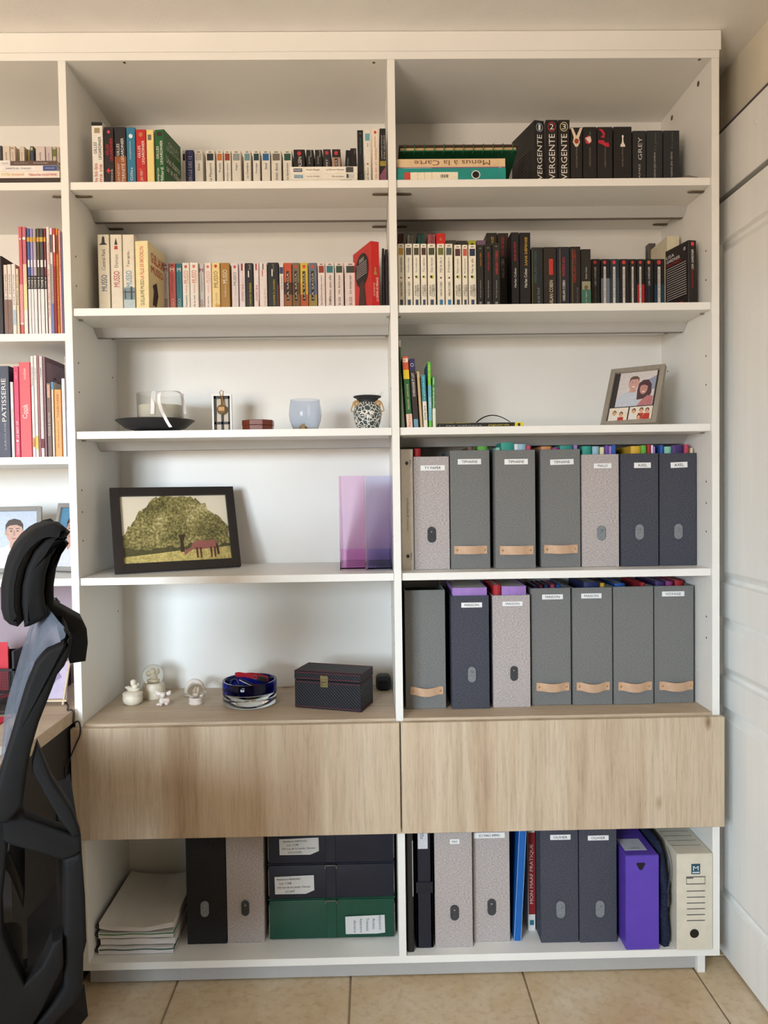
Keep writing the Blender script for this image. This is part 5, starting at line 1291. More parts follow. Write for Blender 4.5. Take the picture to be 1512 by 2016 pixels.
yf = YC_ - rc - 0.0015
link('ribbon', mribbon(spl([cl(301, 774, yf + 0.004), cl(300.5, 800, yf + 0.002), cl(300, 815, yf + 0.003)]), (1, 0.1, 0), 0.0105), RIB, cd)
link('ribbon', mribbon(spl([cl(324, 769, yf + 0.012), cl(314, 775, yf - 0.001), cl(313, 790, yf - 0.003), cl(317, 806, 0.05), cl(322, 816, 0.027), cl(329, 830, 0.020), cl(336, 841, 0.020)]), (1, 0.1, 0.12), 0.0085), RIB, cd)
link('ribbon', mribbon(spl([cl(322, 770, yf + 0.012), cl(345, 770, YC_ - 0.02), cl(356, 776, YC_), cl(362, 800, YC_ - 0.002), cl(364, 815, YC_ - 0.003)]), (1, 0.5, 0.1), 0.0085), RIB, cd)

# ---- small window-frame ornament
P = at(438, 845, 0.20)
hO = at(438, 776.5, 0.20).z - S3; wO = 38 / 1514 * 2.305
og = thing('window_ornament', 'small white framed ornament with black window bars and an oval tag', 'ornament', (P.x, 0.20, S3 + 0.0004))
link('back_board', mbox(-wO / 2 + 0.003, wO / 2 - 0.003, 0.004, 0.007, 0.002, hO - 0.003), mat((214, 202, 184), 0.7), og)
link('outer_frame', mboxes([(-wO / 2, -wO / 2 + 0.005, -0.004, 0.008, 0, hO), (wO / 2 - 0.005, wO / 2, -0.004, 0.008, 0, hO), (-wO / 2 + 0.005, wO / 2 - 0.005, -0.004, 0.008, hO - 0.005, hO), (-wO / 2 + 0.005, wO / 2 - 0.005, -0.004, 0.008, 0, 0.004)]), WHITE, og)
wi = wO / 2 - 0.005
link('window_bars', mboxes([(-wi, -wi + 0.006, 0.0, 0.004, 0.004, hO - 0.005), (wi - 0.006, wi, 0.0, 0.004, 0.004, hO - 0.005), (-0.003, 0.003, 0.0, 0.004, 0.004, hO - 0.005), (-wi, wi, 0.0, 0.004, hO - 0.013, hO - 0.005), (-wi, wi, 0.0, 0.004, hO * 0.26, hO * 0.32)]), BLACKP, og)
link('oval_tag', mlathe([(0, 0.004), (0.008, 0.0038), (0.0135, 0.002), (0.015, 0.0), (0, 0)], 24), mat((120, 100, 62), 0.7, var=0.5, vscale=300), og, (0, -0.0045, hO * 0.62), (math.pi / 2, 0, 0))
link('tag_inset', mbox(-0.009, 0.009, -0.0105, -0.0085, hO * 0.58, hO * 0.68, 0.0008), mat((206, 160, 110), 0.7, var=0.3, vscale=400), og)
link('hanging_cord', mtube([(0.003, -0.005, hO * 0.7), (0.002, -0.006, hO * 0.9), (-0.006, -0.005, hO + 0.004), (-0.002, -0.004, hO + 0.011), (0.006, -0.004, hO + 0.008), (0.003, -0.006, hO * 0.95), (0.006, -0.005, hO * 0.72)], 0.0012, 6), mat((170, 130, 80), 0.8), og)

# ---- octagonal wooden box
P = at(508, 842, 0.12)
hb = at(508, 828, 0.12).z - S3
ob = thing('wooden_box', 'small octagonal red-brown wooden box', 'box', (P.x, 0.125, S3 + 0.0004))
rw = 58 / 1514 * 2.23 / 2
octo = [(rw * math.cos(math.radians(22.5 + 45 * k)) / math.cos(math.radians(22.5)), rw * math.sin(math.radians(22.5 + 45 * k)) / math.cos(math.radians(22.5))) for k in range(8)]
MAH = mat((112, 50, 34), 0.3, var=0.15, vscale=30, stretch=(0.2, 1, 1), coat=0.3)
link('base', mprism(octo, 'Z', 0, hb * 0.52), MAH, ob)
link('lid', mprism([(x * 1.02, y * 1.02) for x, y in octo], 'Z', hb * 0.54, hb, 0.0015, 2), MAH, ob)

# ---- blue glass tumbler with paper rose
P = at(601.5, 843, 0.13)
hT = at(601.5, 787.5, 0.13).z - S3
s_ = 2.234 / 1514
tg = thing('glass_tumbler', 'smoky blue rounded glass tumbler', 'glass', (P.x, 0.13, S3 + 0.0004))
pf = [(0, 0), (0.0295, 0), (0.037, hT * 0.12), (0.0445, hT * 0.33), (0.0472, hT * 0.52), (0.0460, hT * 0.75), (0.0425, hT)]
pin = [(r - 0.0018, z + (0.004 if z < 0.001 else 0)) for r, z in pf[1:]]
link('glass_wall', mlathe(pf + pin[::-1] + [(0, 0.004)], 48), glass((228, 234, 244), 0.0, 1.2), tg)
rs = thing('paper_rose', 'tan folded paper rose inside the blue glass tumbler', 'paper rose', (P.x - 0.006, 0.118, S3 + 0.005))
TAN = mat((226, 186, 132), 0.8, var=0.15, vscale=60)
for k in range(9):
    a = k * 0.75; r0 = 0.016 - 0.0012 * k
    pts = [(r0 * math.cos(a + t) * 0.95, r0 * math.sin(a + t) * 0.9 - 0.002, 0.0) for t in (0, 0.5, 1.0)]
    top = [(p[0] * 0.72, p[1] * 0.72, 0.010 + 0.0012 * k) for p in pts]
    link('petal', me_from(pts + top, [(0, 1, 4, 3), (1, 2, 5, 4)]), TAN, rs)

# ---- patterned pot with spiral handles
P = at(724, 842, 0.13)
hV = at(724, 780, 0.13).z - S3
pot = thing('patterned_pot', 'black ceramic pot with white carved pattern and spiral handles', 'pot', (P.x, 0.135, S3 + 0.0004))


def pot_mat():
    m = bpy.data.materials.new('carved_pattern'); m.use_nodes = True
    nt = m.node_tree; b = nt.nodes['Principled BSDF']; b.inputs['Roughness'].default_value = 0.6
    tc = nd(nt, 'ShaderNodeTexCoord')
    n = nd(nt, 'ShaderNodeTexNoise'); n.inputs['Scale'].default_value = 60
    mxv = nd(nt, 'ShaderNodeVectorMath', operation='MULTIPLY_ADD'); mxv.inputs[1].default_value = (0.012, 0.012, 0.012)
    nt.links.new(tc.outputs['Object'], n.inputs['Vector']); nt.links.new(n.outputs['Color'], mxv.inputs[0]); nt.links.new(tc.outputs['Object'], mxv.inputs[2])
    v = nd(nt, 'ShaderNodeTexVoronoi', feature='DISTANCE_TO_EDGE'); v.inputs['Scale'].default_value = 85
    nt.links.new(mxv.outputs[0], v.inputs['Vector'])
    v2 = nd(nt, 'ShaderNodeTexVoronoi'); v2.inputs['Scale'].default_value = 150
    nt.links.new(tc.outputs['Object'], v2.inputs['Vector'])
    r1 = nd(nt, 'ShaderNodeValToRGB'); r1.color_ramp.elements[0].position = 0.06; r1.color_ramp.elements[0].color = (1, 1, 1, 1); r1.color_ramp.elements[1].position = 0.09; r1.color_ramp.elements[1].color = (0, 0, 0, 1)
    nt.links.new(v.outputs['Distance'], r1.inputs[0])
    r2 = nd(nt, 'ShaderNodeValToRGB'); r2.color_ramp.elements[0].position = 0.16; r2.color_ramp.elements[0].color = (1, 1, 1, 1); r2.color_ramp.elements[1].position = 0.2; r2.color_ramp.elements[1].color = (0, 0, 0, 1)
    nt.links.new(v2.outputs['Distance'], r2.inputs[0])
    mx = nd(nt, 'ShaderNodeMath', operation='MAXIMUM'); nt.links.new(r1.outputs[0], mx.inputs[0]); nt.links.new(r2.outputs[0], mx.inputs[1])
    mc = nd(nt, 'ShaderNodeMixRGB'); mc.inputs[1].default_value = lin((62, 76, 76)); mc.inputs[2].default_value = lin((232, 228, 220))
    nt.links.new(mx.outputs[0], mc.inputs[0]); nt.links.new(mc.outputs[0], b.inputs['Base Color'])
    return m


POTM = pot_mat()
DKP = mat((44, 46, 48), 0.5, var=0.2, vscale=60)
link('body', mlathe([(0, 0), (0.027, 0), (0.031, hV * 0.08), (0.038, hV * 0.3), (0.0415, hV * 0.5), (0.0385, hV * 0.68), (0.030, hV * 0.77), (0.0285, hV * 0.79)], 40), POTM, pot)
link('neck', mlathe([(0.0285, hV * 0.785), (0.0275, hV * 0.84), (0.032, hV * 0.93), (0.040, hV * 0.965), (0.041, hV * 0.985), (0.039, hV), (0.033, hV * 0.99), (0.024, hV * 0.9), (0.024, hV * 0.8)], 40), DKP, pot)
for k in range(22):
    a = 2 * math.pi * k / 22
    link('dot', mlathe([(0, 0.0008), (0.0012, 0.0005), (0.0014, 0), (0, 0)], 8), mat((236, 232, 224), 0.6, var=0), pot, (0.0292 * math.cos(a), 0.0292 * math.sin(a), hV * 0.80), (0, math.pi / 2, a) if False else (math.pi / 2, 0, a + math.pi / 2))
HND = mat((196, 160, 106), 0.6, var=0.15, vscale=80)
for sx in (-1, 1):
    pts = []
    for k in range(26):
        a = k * 0.55; rr = 0.0105 * (1 - k / 30)
        pts.append((sx * (0.031 + rr * math.cos(a)), -0.018, hV * 0.76 + rr * math.sin(a)))
    pts = [(sx * 0.040, -0.017, hV * 0.54), (sx * 0.047, -0.018, hV * 0.57), (sx * 0.046, -0.018, hV * 0.64)] + pts
    link('spiral_handle', mtube(pts, 0.0021, 6), HND, pot)
hb_ = bmesh.new()
random.seed(5)
for k in range(26):
    a = random.uniform(-0.6, 2.6); x0 = 0.036 * math.cos(a); y0 = 0.036 * math.sin(a) * 0.6
    l = random.uniform(0.008, 0.022)
    p0 = Vector((x0, y0, hV)); p1 = p0 + Vector((l * random.uniform(0.3, 1.0), 0, l * random.uniform(-0.2, 0.9)))
    p1.x = min(p1.x, 0.052)
    pm = (p0 + p1) / 2 + Vector((0, 0, l * 0.2))
    for qa, qb in ((p0, pm), (pm, p1)):
        d_ = Vector((0.00016, 0, 0.00016))
        f = [hb_.verts.new(qa - d_), hb_.verts.new(qb - d_), hb_.verts.new(qb + d_), hb_.verts.new(qa + d_)]
        hb_.faces.new(f)
hr = link('hair_strands', bm_done(hb_), mat((30, 26, 26), 0.6, var=0), pot)
hr['kind'] = 'stuff'


# ---- photo frames
def frame(label, loc, yaw, lean, w_, h_, bw, fm, Dth=0.016, group=None, stand=True, name='photo_frame'):
    lf = Dth * math.sin(lean)
    r = thing(name, label, 'photo frame', (loc[0], loc[1], loc[2] + 0.0006 + Dth * math.sin(lean)), (-lean, 0, yaw), group)
    r.rotation_mode = 'XYZ'
    link('frame_border', mboxes([(-w_ / 2, -w_ / 2 + bw, 0, Dth, 0, h_), (w_ / 2 - bw, w_ / 2, 0, Dth, 0, h_), (-w_ / 2 + bw, w_ / 2 - bw, 0, Dth, 0, bw), (-w_ / 2 + bw, w_ / 2 - bw, 0, Dth, h_ - bw, h_)], 0.0008), fm, r)
    link('back_board', mbox(-w_ / 2 + 0.003, w_ / 2 - 0.003, Dth * 0.6, Dth * 0.8, 0.003, h_ - 0.003), mat((60, 54, 50), 0.8), r)
    if stand:
        L = h_ * 0.62; a = lean + 0.22
        # easel leg hinged on the back, reaching the shelf
        link('stand', mprism([(Dth * 0.8, h_ * 0.60), (Dth * 0.8 + 0.003, h_ * 0.60), (Dth * 0.8 + 0.003 + h_ * 0.60 * math.tan(lean) * 0.6, 0.010 + 0.02), (Dth * 0.8 + h_ * 0.60 * math.tan(lean) * 0.6, 0.010 + 0.02)], 'X', -0.02, 0.02), mat((60, 54, 50), 0.8), r)
    return r


def fpoly(r, c, pts, y=0.0, nm='picture_shape', m=None):
    me = me_from([(x, y, z) for x, z in pts], [tuple(range(len(pts)))])
    bm = bmesh.new(); bm.from_mesh(me); bmesh.ops.recalc_face_normals(bm, faces=bm.faces); bm.to_mesh(me); bm.free()
    return link(nm, me, m or mat(c, 0.4, var=0.08, vscale=120), r)


# tree and horse print in a black frame
BF_ = mat((36, 32, 32), 0.35, var=0.05)
tf = frame('black framed photograph of a big tree with a grazing horse', (-0.6303, 0.151, S4), 0.4525, 0.3011, 0.3647, 0.2536, 0.026, BF_)
iw, ih = 0.3647 / 2 - 0.026, 0.2536 - 0.052
fz0 = 0.026


def TFp(x, z): return ((2 * x - 1) * iw, fz0 + z * ih)


fpoly(tf, (224, 214, 196), [TFp(0, 0), TFp(1, 0), TFp(1, 1), TFp(0, 1)], 0.0088, 'photo_print', mat((226, 214, 192), 0.35, var=0.03, vscale=6))
fpoly(tf, (196, 178, 110), [TFp(0, 0), TFp(1, 0), TFp(1, 0.2), TFp(0.55, 0.17), TFp(0, 0.1)], 0.0086, 'meadow', mat((190, 172, 104), 0.5, var=0.35, vscale=160))
fpoly(tf, (84, 78, 46), [TFp(0, 0.1), TFp(0.3, 0.135), TFp(0.55, 0.17), TFp(0.75, 0.18), TFp(1, 0.2), TFp(1, 0.26), TFp(0.7, 0.3), TFp(0, 0.3)], 0.0084, 'hedge', mat((78, 74, 44), 0.5, var=0.3, vscale=120))
random.seed(3)
crown = []
base = [(0.0, 0.24), (0.0, 0.42), (0.05, 0.52), (0.1, 0.62), (0.16, 0.74), (0.22, 0.84), (0.29, 0.93), (0.36, 1.0), (0.64, 1.0), (0.71, 0.95), (0.78, 0.86), (0.86, 0.74), (0.93, 0.63), (1.0, 0.5), (1.0, 0.26), (0.86, 0.22), (0.62, 0.26), (0.55, 0.22), (0.4, 0.24), (0.2, 0.2)]
for i, (x, z) in enumerate(base):
    x2, z2 = base[(i + 1) % len(base)]
    for k in range(4):
        t = k / 4
        jx, jz = (random.uniform(-0.018, 0.018), random.uniform(-0.03, 0.03))
        crown.append(TFp(min(1, max(0, x + (x2 - x) * t + jx)), min(1, max(0, z + (z2 - z) * t + jz))))


def foliage_mat():
    m = bpy.data.materials.new('printed_foliage'); m.use_nodes = True
    nt = m.node_tree; b = nt.nodes['Principled BSDF']; b.inputs['Roughness'].default_value = 0.35
    tc = nd(nt, 'ShaderNodeTexCoord')
    n = nd(nt, 'ShaderNodeTexNoise'); n.inputs['Scale'].default_value = 130; n.inputs['Detail'].default_value = 8; n.inputs['Roughness'].default_value = 0.75
    n2 = nd(nt, 'ShaderNodeTexNoise'); n2.inputs['Scale'].default_value = 14
    nt.links.new(tc.outputs['Object'], n.inputs['Vector']); nt.links.new(tc.outputs['Object'], n2.inputs['Vector'])
    ad = nd(nt, 'ShaderNodeMath', operation='MULTIPLY_ADD'); ad.inputs[1].default_value = 0.45
    nt.links.new(n2.outputs['Fac'], ad.inputs[0]); nt.links.new(n.outputs['Fac'], ad.inputs[2])
    r = nd(nt, 'ShaderNodeValToRGB'); e = r.color_ramp.elements; e.new(0.5); e.new(0.6)
    for q, (p_, c_) in zip(e, [(0.56, (46, 48, 32)), (0.67, (104, 98, 56)), (0.77, (150, 138, 84)), (0.88, (204, 192, 144))]):
        q.position = p_; q.color = lin(c_)
    nt.links.new(ad.outputs[0], r.inputs[0]); nt.links.new(r.outputs[0], b.inputs['Base Color'])
    return m


fpoly(tf, None, crown, 0.0082, 'tree_crown', foliage_mat())
fpoly(tf, (60, 46, 32), [TFp(0.52, 0.14), TFp(0.56, 0.14), TFp(0.555, 0.3), TFp(0.58, 0.4), TFp(0.51, 0.4), TFp(0.525, 0.3)], 0.0080, 'tree_trunk')
HS = (150, 92, 84)
fpoly(tf, HS, [TFp(0.62, 0.20), TFp(0.64, 0.27), TFp(0.70, 0.31), TFp(0.78, 0.29), TFp(0.84, 0.31), TFp(0.87, 0.27), TFp(0.87, 0.21), TFp(0.82, 0.18), TFp(0.72, 0.17), TFp(0.66, 0.19), TFp(0.60, 0.14), TFp(0.565, 0.09), TFp(0.55, 0.12), TFp(0.57, 0.17)], 0.0078, 'horse')
for x in (0.665, 0.70, 0.80, 0.835):
    fpoly(tf, (96, 56, 48), [TFp(x, 0.2), TFp(x + 0.022, 0.2), TFp(x + 0.02, 0.04), TFp(x + 0.006, 0.04)], 0.0077, 'horse_leg')
fpoly(tf, (80, 50, 46), [TFp(0.86, 0.27), TFp(0.885, 0.22), TFp(0.89, 0.08), TFp(0.87, 0.08), TFp(0.86, 0.2)], 0.0077, 'horse_tail')

GW = mat((150, 142, 130), 0.6, var=0.12, vscale=60, stretch=(1, 1, 0.1))
cf = frame('grey wooden photo frame with a smiling couple and two small snapshots', (0.6629, 0.0819, S3), -0.6425, 0.5076, 0.1592, 0.1995, 0.014, GW)
cf.rotation_euler = (-0.5076, 0, -0.6425)


def CP(x, z): return ((x - 0.5) * 0.1312, 0.014 + z * 0.1715)


fpoly(cf, (60, 56, 54), [CP(0, 0), CP(1, 0), CP(1, 1), CP(0, 1)], 0.0088, 'dark_mount')
fpoly(cf, (214, 206, 204), [CP(0.12, 0.30), CP(0.94, 0.30), CP(0.94, 1.0), CP(0.12, 1.0)], 0.0086, 'photo_print')
fpoly(cf, (150, 156, 176), [CP(0.6, 0.75), CP(0.94, 0.9), CP(0.94, 0.62), CP(0.8, 0.6)], 0.0085, 'photo_background')
SK, SK2 = (206, 160, 150), (196, 142, 136)


def ell(cx, cz, rx, rz, n=18): return [CP(cx + rx * math.cos(2 * math.pi * k / n), cz + rz * math.sin(2 * math.pi * k / n)) for k in range(n)]


fpoly(cf, (196, 202, 214), [CP(0.12, 0.30), CP(0.14, 0.46), CP(0.24, 0.58), CP(0.42, 0.62), CP(0.62, 0.52), CP(0.68, 0.30)], 0.0084, 'white_shirt')
fpoly(cf, SK, [CP(0.38, 0.58), CP(0.54, 0.58), CP(0.52, 0.70), CP(0.40, 0.70)], 0.00835, 'neck')
fpoly(cf, SK, ell(0.46, 0.765, 0.12, 0.13), 0.0083, 'face')
fpoly(cf, (110, 86, 80), [CP(0.355, 0.79), CP(0.36, 0.88), CP(0.42, 0.915), CP(0.52, 0.91), CP(0.57, 0.86), CP(0.565, 0.79), CP(0.54, 0.85), CP(0.40, 0.85)], 0.0082, 'short_hair')
fpoly(cf, (238, 232, 230), [CP(0.42, 0.705), CP(0.50, 0.705), CP(0.48, 0.685), CP(0.44, 0.685)], 0.0082, 'smile')
for ex_ in (0.425, 0.495):
    fpoly(cf, (70, 56, 54), ell(ex_, 0.785, 0.012, 0.007, 8), 0.0082, 'eye')
fpoly(cf, (84, 60, 66), [CP(0.58, 0.42), CP(0.56, 0.62), CP(0.58, 0.76), CP(0.66, 0.82), CP(0.78, 0.82), CP(0.86, 0.72), CP(0.88, 0.55), CP(0.84, 0.45)], 0.0082, 'dark_hair')
fpoly(cf, (186, 120, 124), [CP(0.60, 0.30), CP(0.70, 0.42), CP(0.80, 0.50), CP(0.93, 0.48), CP(0.93, 0.30)], 0.0081, 'pink_top')
fpoly(cf, SK2, ell(0.70, 0.64, 0.085, 0.115), 0.0080, 'face')
fpoly(cf, (84, 60, 66), [CP(0.61, 0.70), CP(0.63, 0.79), CP(0.72, 0.81), CP(0.79, 0.75), CP(0.78, 0.69), CP(0.70, 0.72)], 0.0079, 'fringe')
fpoly(cf, (238, 232, 230), [CP(0.665, 0.585), CP(0.735, 0.59), CP(0.715, 0.565), CP(0.685, 0.565)], 0.0079, 'smile')
for ex_ in (0.672, 0.728):
    fpoly(cf, (70, 56, 54), ell(ex_, 0.66, 0.012, 0.007, 8), 0.0079, 'eye')
for k, x0 in enumerate((0.02, 0.47)):
    w0 = 0.42 if k == 0 else 0.5
    fpoly(cf, (232, 222, 206), [CP(x0, 0.0), CP(x0 + w0, 0.0), CP(x0 + w0, 0.28), CP(x0, 0.28)], 0.0078, 'snapshot')
    for j, (fx, fz, hc, sh_) in enumerate((((0.3, 0.17, (120, 80, 50), (230, 226, 220)), (0.66, 0.14, (70, 44, 36), (186, 60, 50))) if k == 0 else ((0.2, 0.19, (70, 50, 40), (228, 224, 218)), (0.52, 0.2, (70, 50, 40), (190, 70, 60)), (0.78, 0.19, (70, 44, 36), (186, 60, 50)), (0.45, 0.07, (90, 60, 46), (226, 220, 212))))):
        X = x0 + fx * w0
        fpoly(cf, sh_, [CP(X - 0.07, max(0.0, fz - 0.17)), CP(X + 0.07, max(0.0, fz - 0.17)), CP(X + 0.06, fz - 0.05), CP(X - 0.06, fz - 0.05)], 0.0077 - 0.00004 * j, 'clothes')
        fpoly(cf, hc, ell(X, fz + 0.01, 0.044, 0.048, 12), 0.0076 - 0.00004 * j, 'hair')
        fpoly(cf, (220, 166, 130), ell(X, fz - 0.006, 0.034, 0.040, 12), 0.0075 - 0.00004 * j, 'face')

# ---- translucent plastic file holders
for lb, u0, u1, c in (('translucent pink plastic file holder', 668, 719.6, (250, 220, 247)), ('translucent blue-violet plastic file holder', 720.6, 771, (228, 230, 253))):
    Yh = atZ((u0 + u1) / 2, 1123, S4).y
    a = at(u0, 1030, Yh).x; b = min(at(u1, 1030, Yh).x, -T / 2 - 0.001)
    H = at((u0 + u1) / 2, 937, Yh).z - S4
    h = (b - a) / 2 - 0.0004; D_ = 0.24
    r = thing('file_holder', lb, 'file holder', ((a + b) / 2, Yh, S4 + 0.0004), (0, 0, 0), 'translucent plastic file holders')
    m = mat(c, 0.04, trans=1.0, ior=1.06, var=0.0)
    t = 0.0022
    link('front_panel', mbox(-h + t, h - t, 0.003, 0.003 + t, 0.012, H, 0.0004), m, r)
    side = [(0, 0.0), (D_, 0.0), (D_, H * 0.16), (0.10, H * 0.98), (0.09, H), (0.0, H)]
    link('side_panel', mprism(side, 'X', -h, -h + t), m, r)
    link('side_panel', mprism(side, 'X', h - t, h), m, r)
    link('back_panel', mbox(-h + t, h - t, D_ - t, D_, 0.004, H * 0.16), m, r)
    link('bottom_panel', mbox(-h + t, h - t, 0.0, D_ - t, 0.004, 0.004 + t * 1.6), m, r)
    link('front_lip', mbox(-h + t, h - t, 0.0, t, 0.0065, 0.0135), m, r)

# ---- figurines on the oak shelf
IVO = mat((222, 210, 190), 0.55, var=0.08, vscale=60, bump=0.2, bscale=250)
IVW = mat((232, 222, 214), 0.5, var=0.06, vscale=60, bump=0.1, bscale=250)
P = atZ(256, 1392, SW); P.y += 0.028
an = thing('angel_trinket_box', 'round ivory trinket box with a reclining angel on its lid', 'figurine', (P.x, P.y, SW + 0.0004), (0, 0, 0), 'ivory angel figurines')
link('pot', mlathe([(0, 0), (0.018, 0), (0.026, 0.006), (0.0295, 0.016), (0.029, 0.026), (0.027, 0.03), (0, 0.03)], 28), IVO, an)
link('lid', mlathe([(0, 0.030), (0.0295, 0.030), (0.030, 0.034), (0.026, 0.038), (0.012, 0.041), (0, 0.041)], 28), IVO, an)
link('angel', blob([((0.002, 0, 0.046), (0.020, 0.011, 0.008)), ((0.008, -0.004, 0.054), (0.010, 0.009, 0.009)), ((0.004, -0.005, 0.064), (0.0085, 0.0085, 0.009)), ((0.004, -0.004, 0.069), (0.009, 0.009, 0.007)), ((-0.012, 0.002, 0.050), (0.012, 0.006, 0.005)), ((0.016, 0.004, 0.056), (0.004, 0.01, 0.008)), ((-0.004, -0.009, 0.050), (0.010, 0.004, 0.004))]), IVO, an)
P = atZ(299, 1376, SW); P.y += 0.02
sgb = thing('snow_globe', 'large ivory snow globe with a seated angel inside', 'snow globe', (P.x, P.y, SW + 0.0004), (0, 0, 0), 'ivory angel figurines')
link('base', mlathe([(0, 0), (0.034, 0), (0.036, 0.004), (0.0355, 0.012), (0.034, 0.034), (0.0315, 0.044), (0.029, 0.046), (0, 0.046)], 36), IVO, sgb)
link('glass_ball', mlathe([(0.022, 0.045)] + [(0.0325 * math.cos(a), 0.069 + 0.0325 * math.sin(a)) for a in [math.radians(-42 + 132 * k / 14) for k in range(15)]][:-1] + [(0, 0.1015)], 36), glass((244, 240, 230), 0.0, 1.1), sgb)
link('inner_angel', blob([((0, 0, 0.053), (0.018, 0.014, 0.008)), ((0.002, 0, 0.065), (0.010, 0.009, 0.012)), ((0.0, -0.002, 0.080), (0.0085, 0.0085, 0.009)), ((-0.013, 0.004, 0.072), (0.008, 0.003, 0.008)), ((0.013, 0.005, 0.078), (0.004, 0.003, 0.009)), ((0.005, -0.008, 0.062), (0.008, 0.005, 0.004))]), IVO, sgb)
P = atZ(320, 1391, SW); P.y += 0.012
hg = thing('heart_angel', 'small white angel figurine sitting with a heart', 'figurine', (P.x, P.y, SW + 0.0004), (0, 0, 0), 'ivory angel figurines')
link('body', blob([((-0.004, 0.002, 0.012), (0.010, 0.009, 0.012)), ((-0.002, 0.0, 0.030), (0.0085, 0.008, 0.0085)), ((-0.002, 0.001, 0.033), (0.009, 0.0085, 0.006)), ((-0.013, -0.004, 0.004), (0.008, 0.004, 0.004)), ((-0.004, -0.009, 0.004), (0.004, 0.008, 0.004)), ((0.003, -0.006, 0.018), (0.008, 0.004, 0.004))]), IVW, hg)
for sx in (-1, 1):
    link('wing', blob([((sx * 0.014 - 0.002, 0.006, 0.033), (0.009, 0.002, 0.006)), ((sx * 0.019 - 0.002, 0.006, 0.037), (0.004, 0.0018, 0.006))]), IVW, hg)
link('heart', blob([((0.013, -0.004, 0.015), (0.0085, 0.006, 0.0085)), ((0.006, -0.005, 0.016), (0.006, 0.005, 0.007)), ((0.010, -0.004, 0.007), (0.007, 0.005, 0.0065))]), mat((226, 206, 200), 0.5), hg)
P = atZ(384, 1388, SW); P.y += 0.016
sg2 = thing('snow_globe', 'small ivory snow globe with a braided base', 'snow globe', (P.x, P.y, SW + 0.0004), (0, 0, 0), 'ivory angel figurines')
link('base', mlathe([(0, 0), (0.021, 0), (0.0225, 0.003), (0.020, 0.006), (0.0215, 0.009), (0.0195, 0.012), (0.021, 0.015), (0.018, 0.019), (0, 0.019)], 32), IVW, sg2)
link('glass_ball', mlathe([(0.016, 0.018)] + [(0.0245 * math.cos(a), 0.036 + 0.0245 * math.sin(a)) for a in [math.radians(-44 + 134 * k / 12) for k in range(13)]][:-1] + [(0, 0.0605)], 32), glass((244, 240, 232), 0.0, 1.1), sg2)
link('inner_figure', blob([((0, 0, 0.027), (0.010, 0.009, 0.008)), ((-0.003, 0, 0.038), (0.006, 0.006, 0.007)), ((0.006, 0, 0.040), (0.005, 0.005, 0.009)), ((0.0, -0.002, 0.047), (0.004, 0.004, 0.004))]), IVW, sg2)
P2 = atZ(382, 1372, SW)
wg = thing('wing_figurine', 'curled white wing figurine behind the small snow globe', 'figurine', (P2.x, P2.y + 0.012, SW + 0.0004), (0, 0, 0), 'ivory angel figurines')
arcp = [(0.026 * math.cos(a) * (1.0 if a < 2.2 else 0.95), 0.0, 0.014 + 0.032 * math.sin(a)) for a in [math.radians(200 - 200 * k / 14) for k in range(15)]]
link('wing', mtube([(-0.026, 0, 0.008)] + arcp[1:] + [(0.036, 0, 0.010)], [0.008] * 4 + [0.0075] * 8 + [0.006, 0.005, 0.004, 0.002], 10), IVW, wg)
link('foot', mbox(-0.03, 0.03, -0.008, 0.010, 0.0, 0.006, 0.0025, 2), IVW, wg)

# ---- glass bowl with a blue band, dog collar and card inside
YB = atZ(492, 1399, SW).y + 0.08
P = at(492, 1370, YB)
hB = at(492, 1351, YB - 0.08).z - SW
bw_ = thing('glass_bowl', 'thick round glass bowl with a deep blue rim band', 'bowl', (P.x, YB, SW + 0.0004))
link('clear_base', mlathe([(0, 0), (0.074, 0), (0.079, 0.004), (0.0805, 0.02), (0.0805, hB * 0.55), (0.071, hB * 0.50), (0.05, 0.020), (0, 0.016)], 56), glass((222, 226, 222), 0.0, 1.45), bw_)
link('blue_band', mlathe([(0.0805, hB * 0.55 + 0.0005), (0.0805, hB - 0.002), (0.079, hB), (0.074, hB), (0.072, hB - 0.002), (0.071, hB * 0.50 + 0.001)], 56, close=True), glass((20, 30, 130), 0.0, 1.3), bw_)
cdp = thing('plastic_card', 'blue card with white print lying in the glass bowl', 'card', (P.x - 0.022, YB + 0.004, SW + 0.028), (math.radians(38), 0, math.radians(8)))
link('card_face', mbox(-0.026, 0.026, 0.0, 0.0012, 0.0, 0.046, 0.0004), mat((34, 72, 176), 0.4), cdp)
put_text(cdp, 'carte', WHT, (0.006, -0.0006, 0.030), 0.022, 0.008, 'h', 'card_print'); put_text(cdp, 'fidélité', WHT, (0.006, -0.0006, 0.018), 0.022, 0.008, 'h', 'card_print')
co = thing('dog_collar', 'red webbing collar with black buckle resting on the glass bowl', 'collar', (P.x + 0.006, YB - 0.012, SW + hB - 0.004))
link('webbing', mribbon(spl([(-0.042, 0.03, 0.012), (-0.046, 0.0, 0.022), (-0.03, -0.012, 0.026), (0.0, -0.014, 0.020), (0.03, -0.008, 0.012), (0.048, 0.006, 0.004), (0.040, 0.03, 0.004), (0.0, 0.045, 0.010), (-0.042, 0.03, 0.012)]), (0.05, -0.35, 1), 0.013, 0.002), mat((206, 36, 58), 0.7, var=0.1), co)
link('buckle', mbox(-0.011, 0.012, -0.009, 0.004, -0.006, 0.008, 0.002), BLACKP, co, (0.034, -0.010, 0.010), (0, 0.3, 0.3))
link('metal_ring', mtube([(0.014 + 0.006 * math.cos(a), -0.018, 0.018 + 0.006 * math.sin(a)) for a in [2 * math.pi * k / 12 for k in range(13)]], 0.0012, 6), STEEL, co)
ln = thing('lanyard', 'navy and white lanyard strap in the glass bowl', 'lanyard', (P.x + 0.006, YB - 0.02, SW + hB - 0.010))
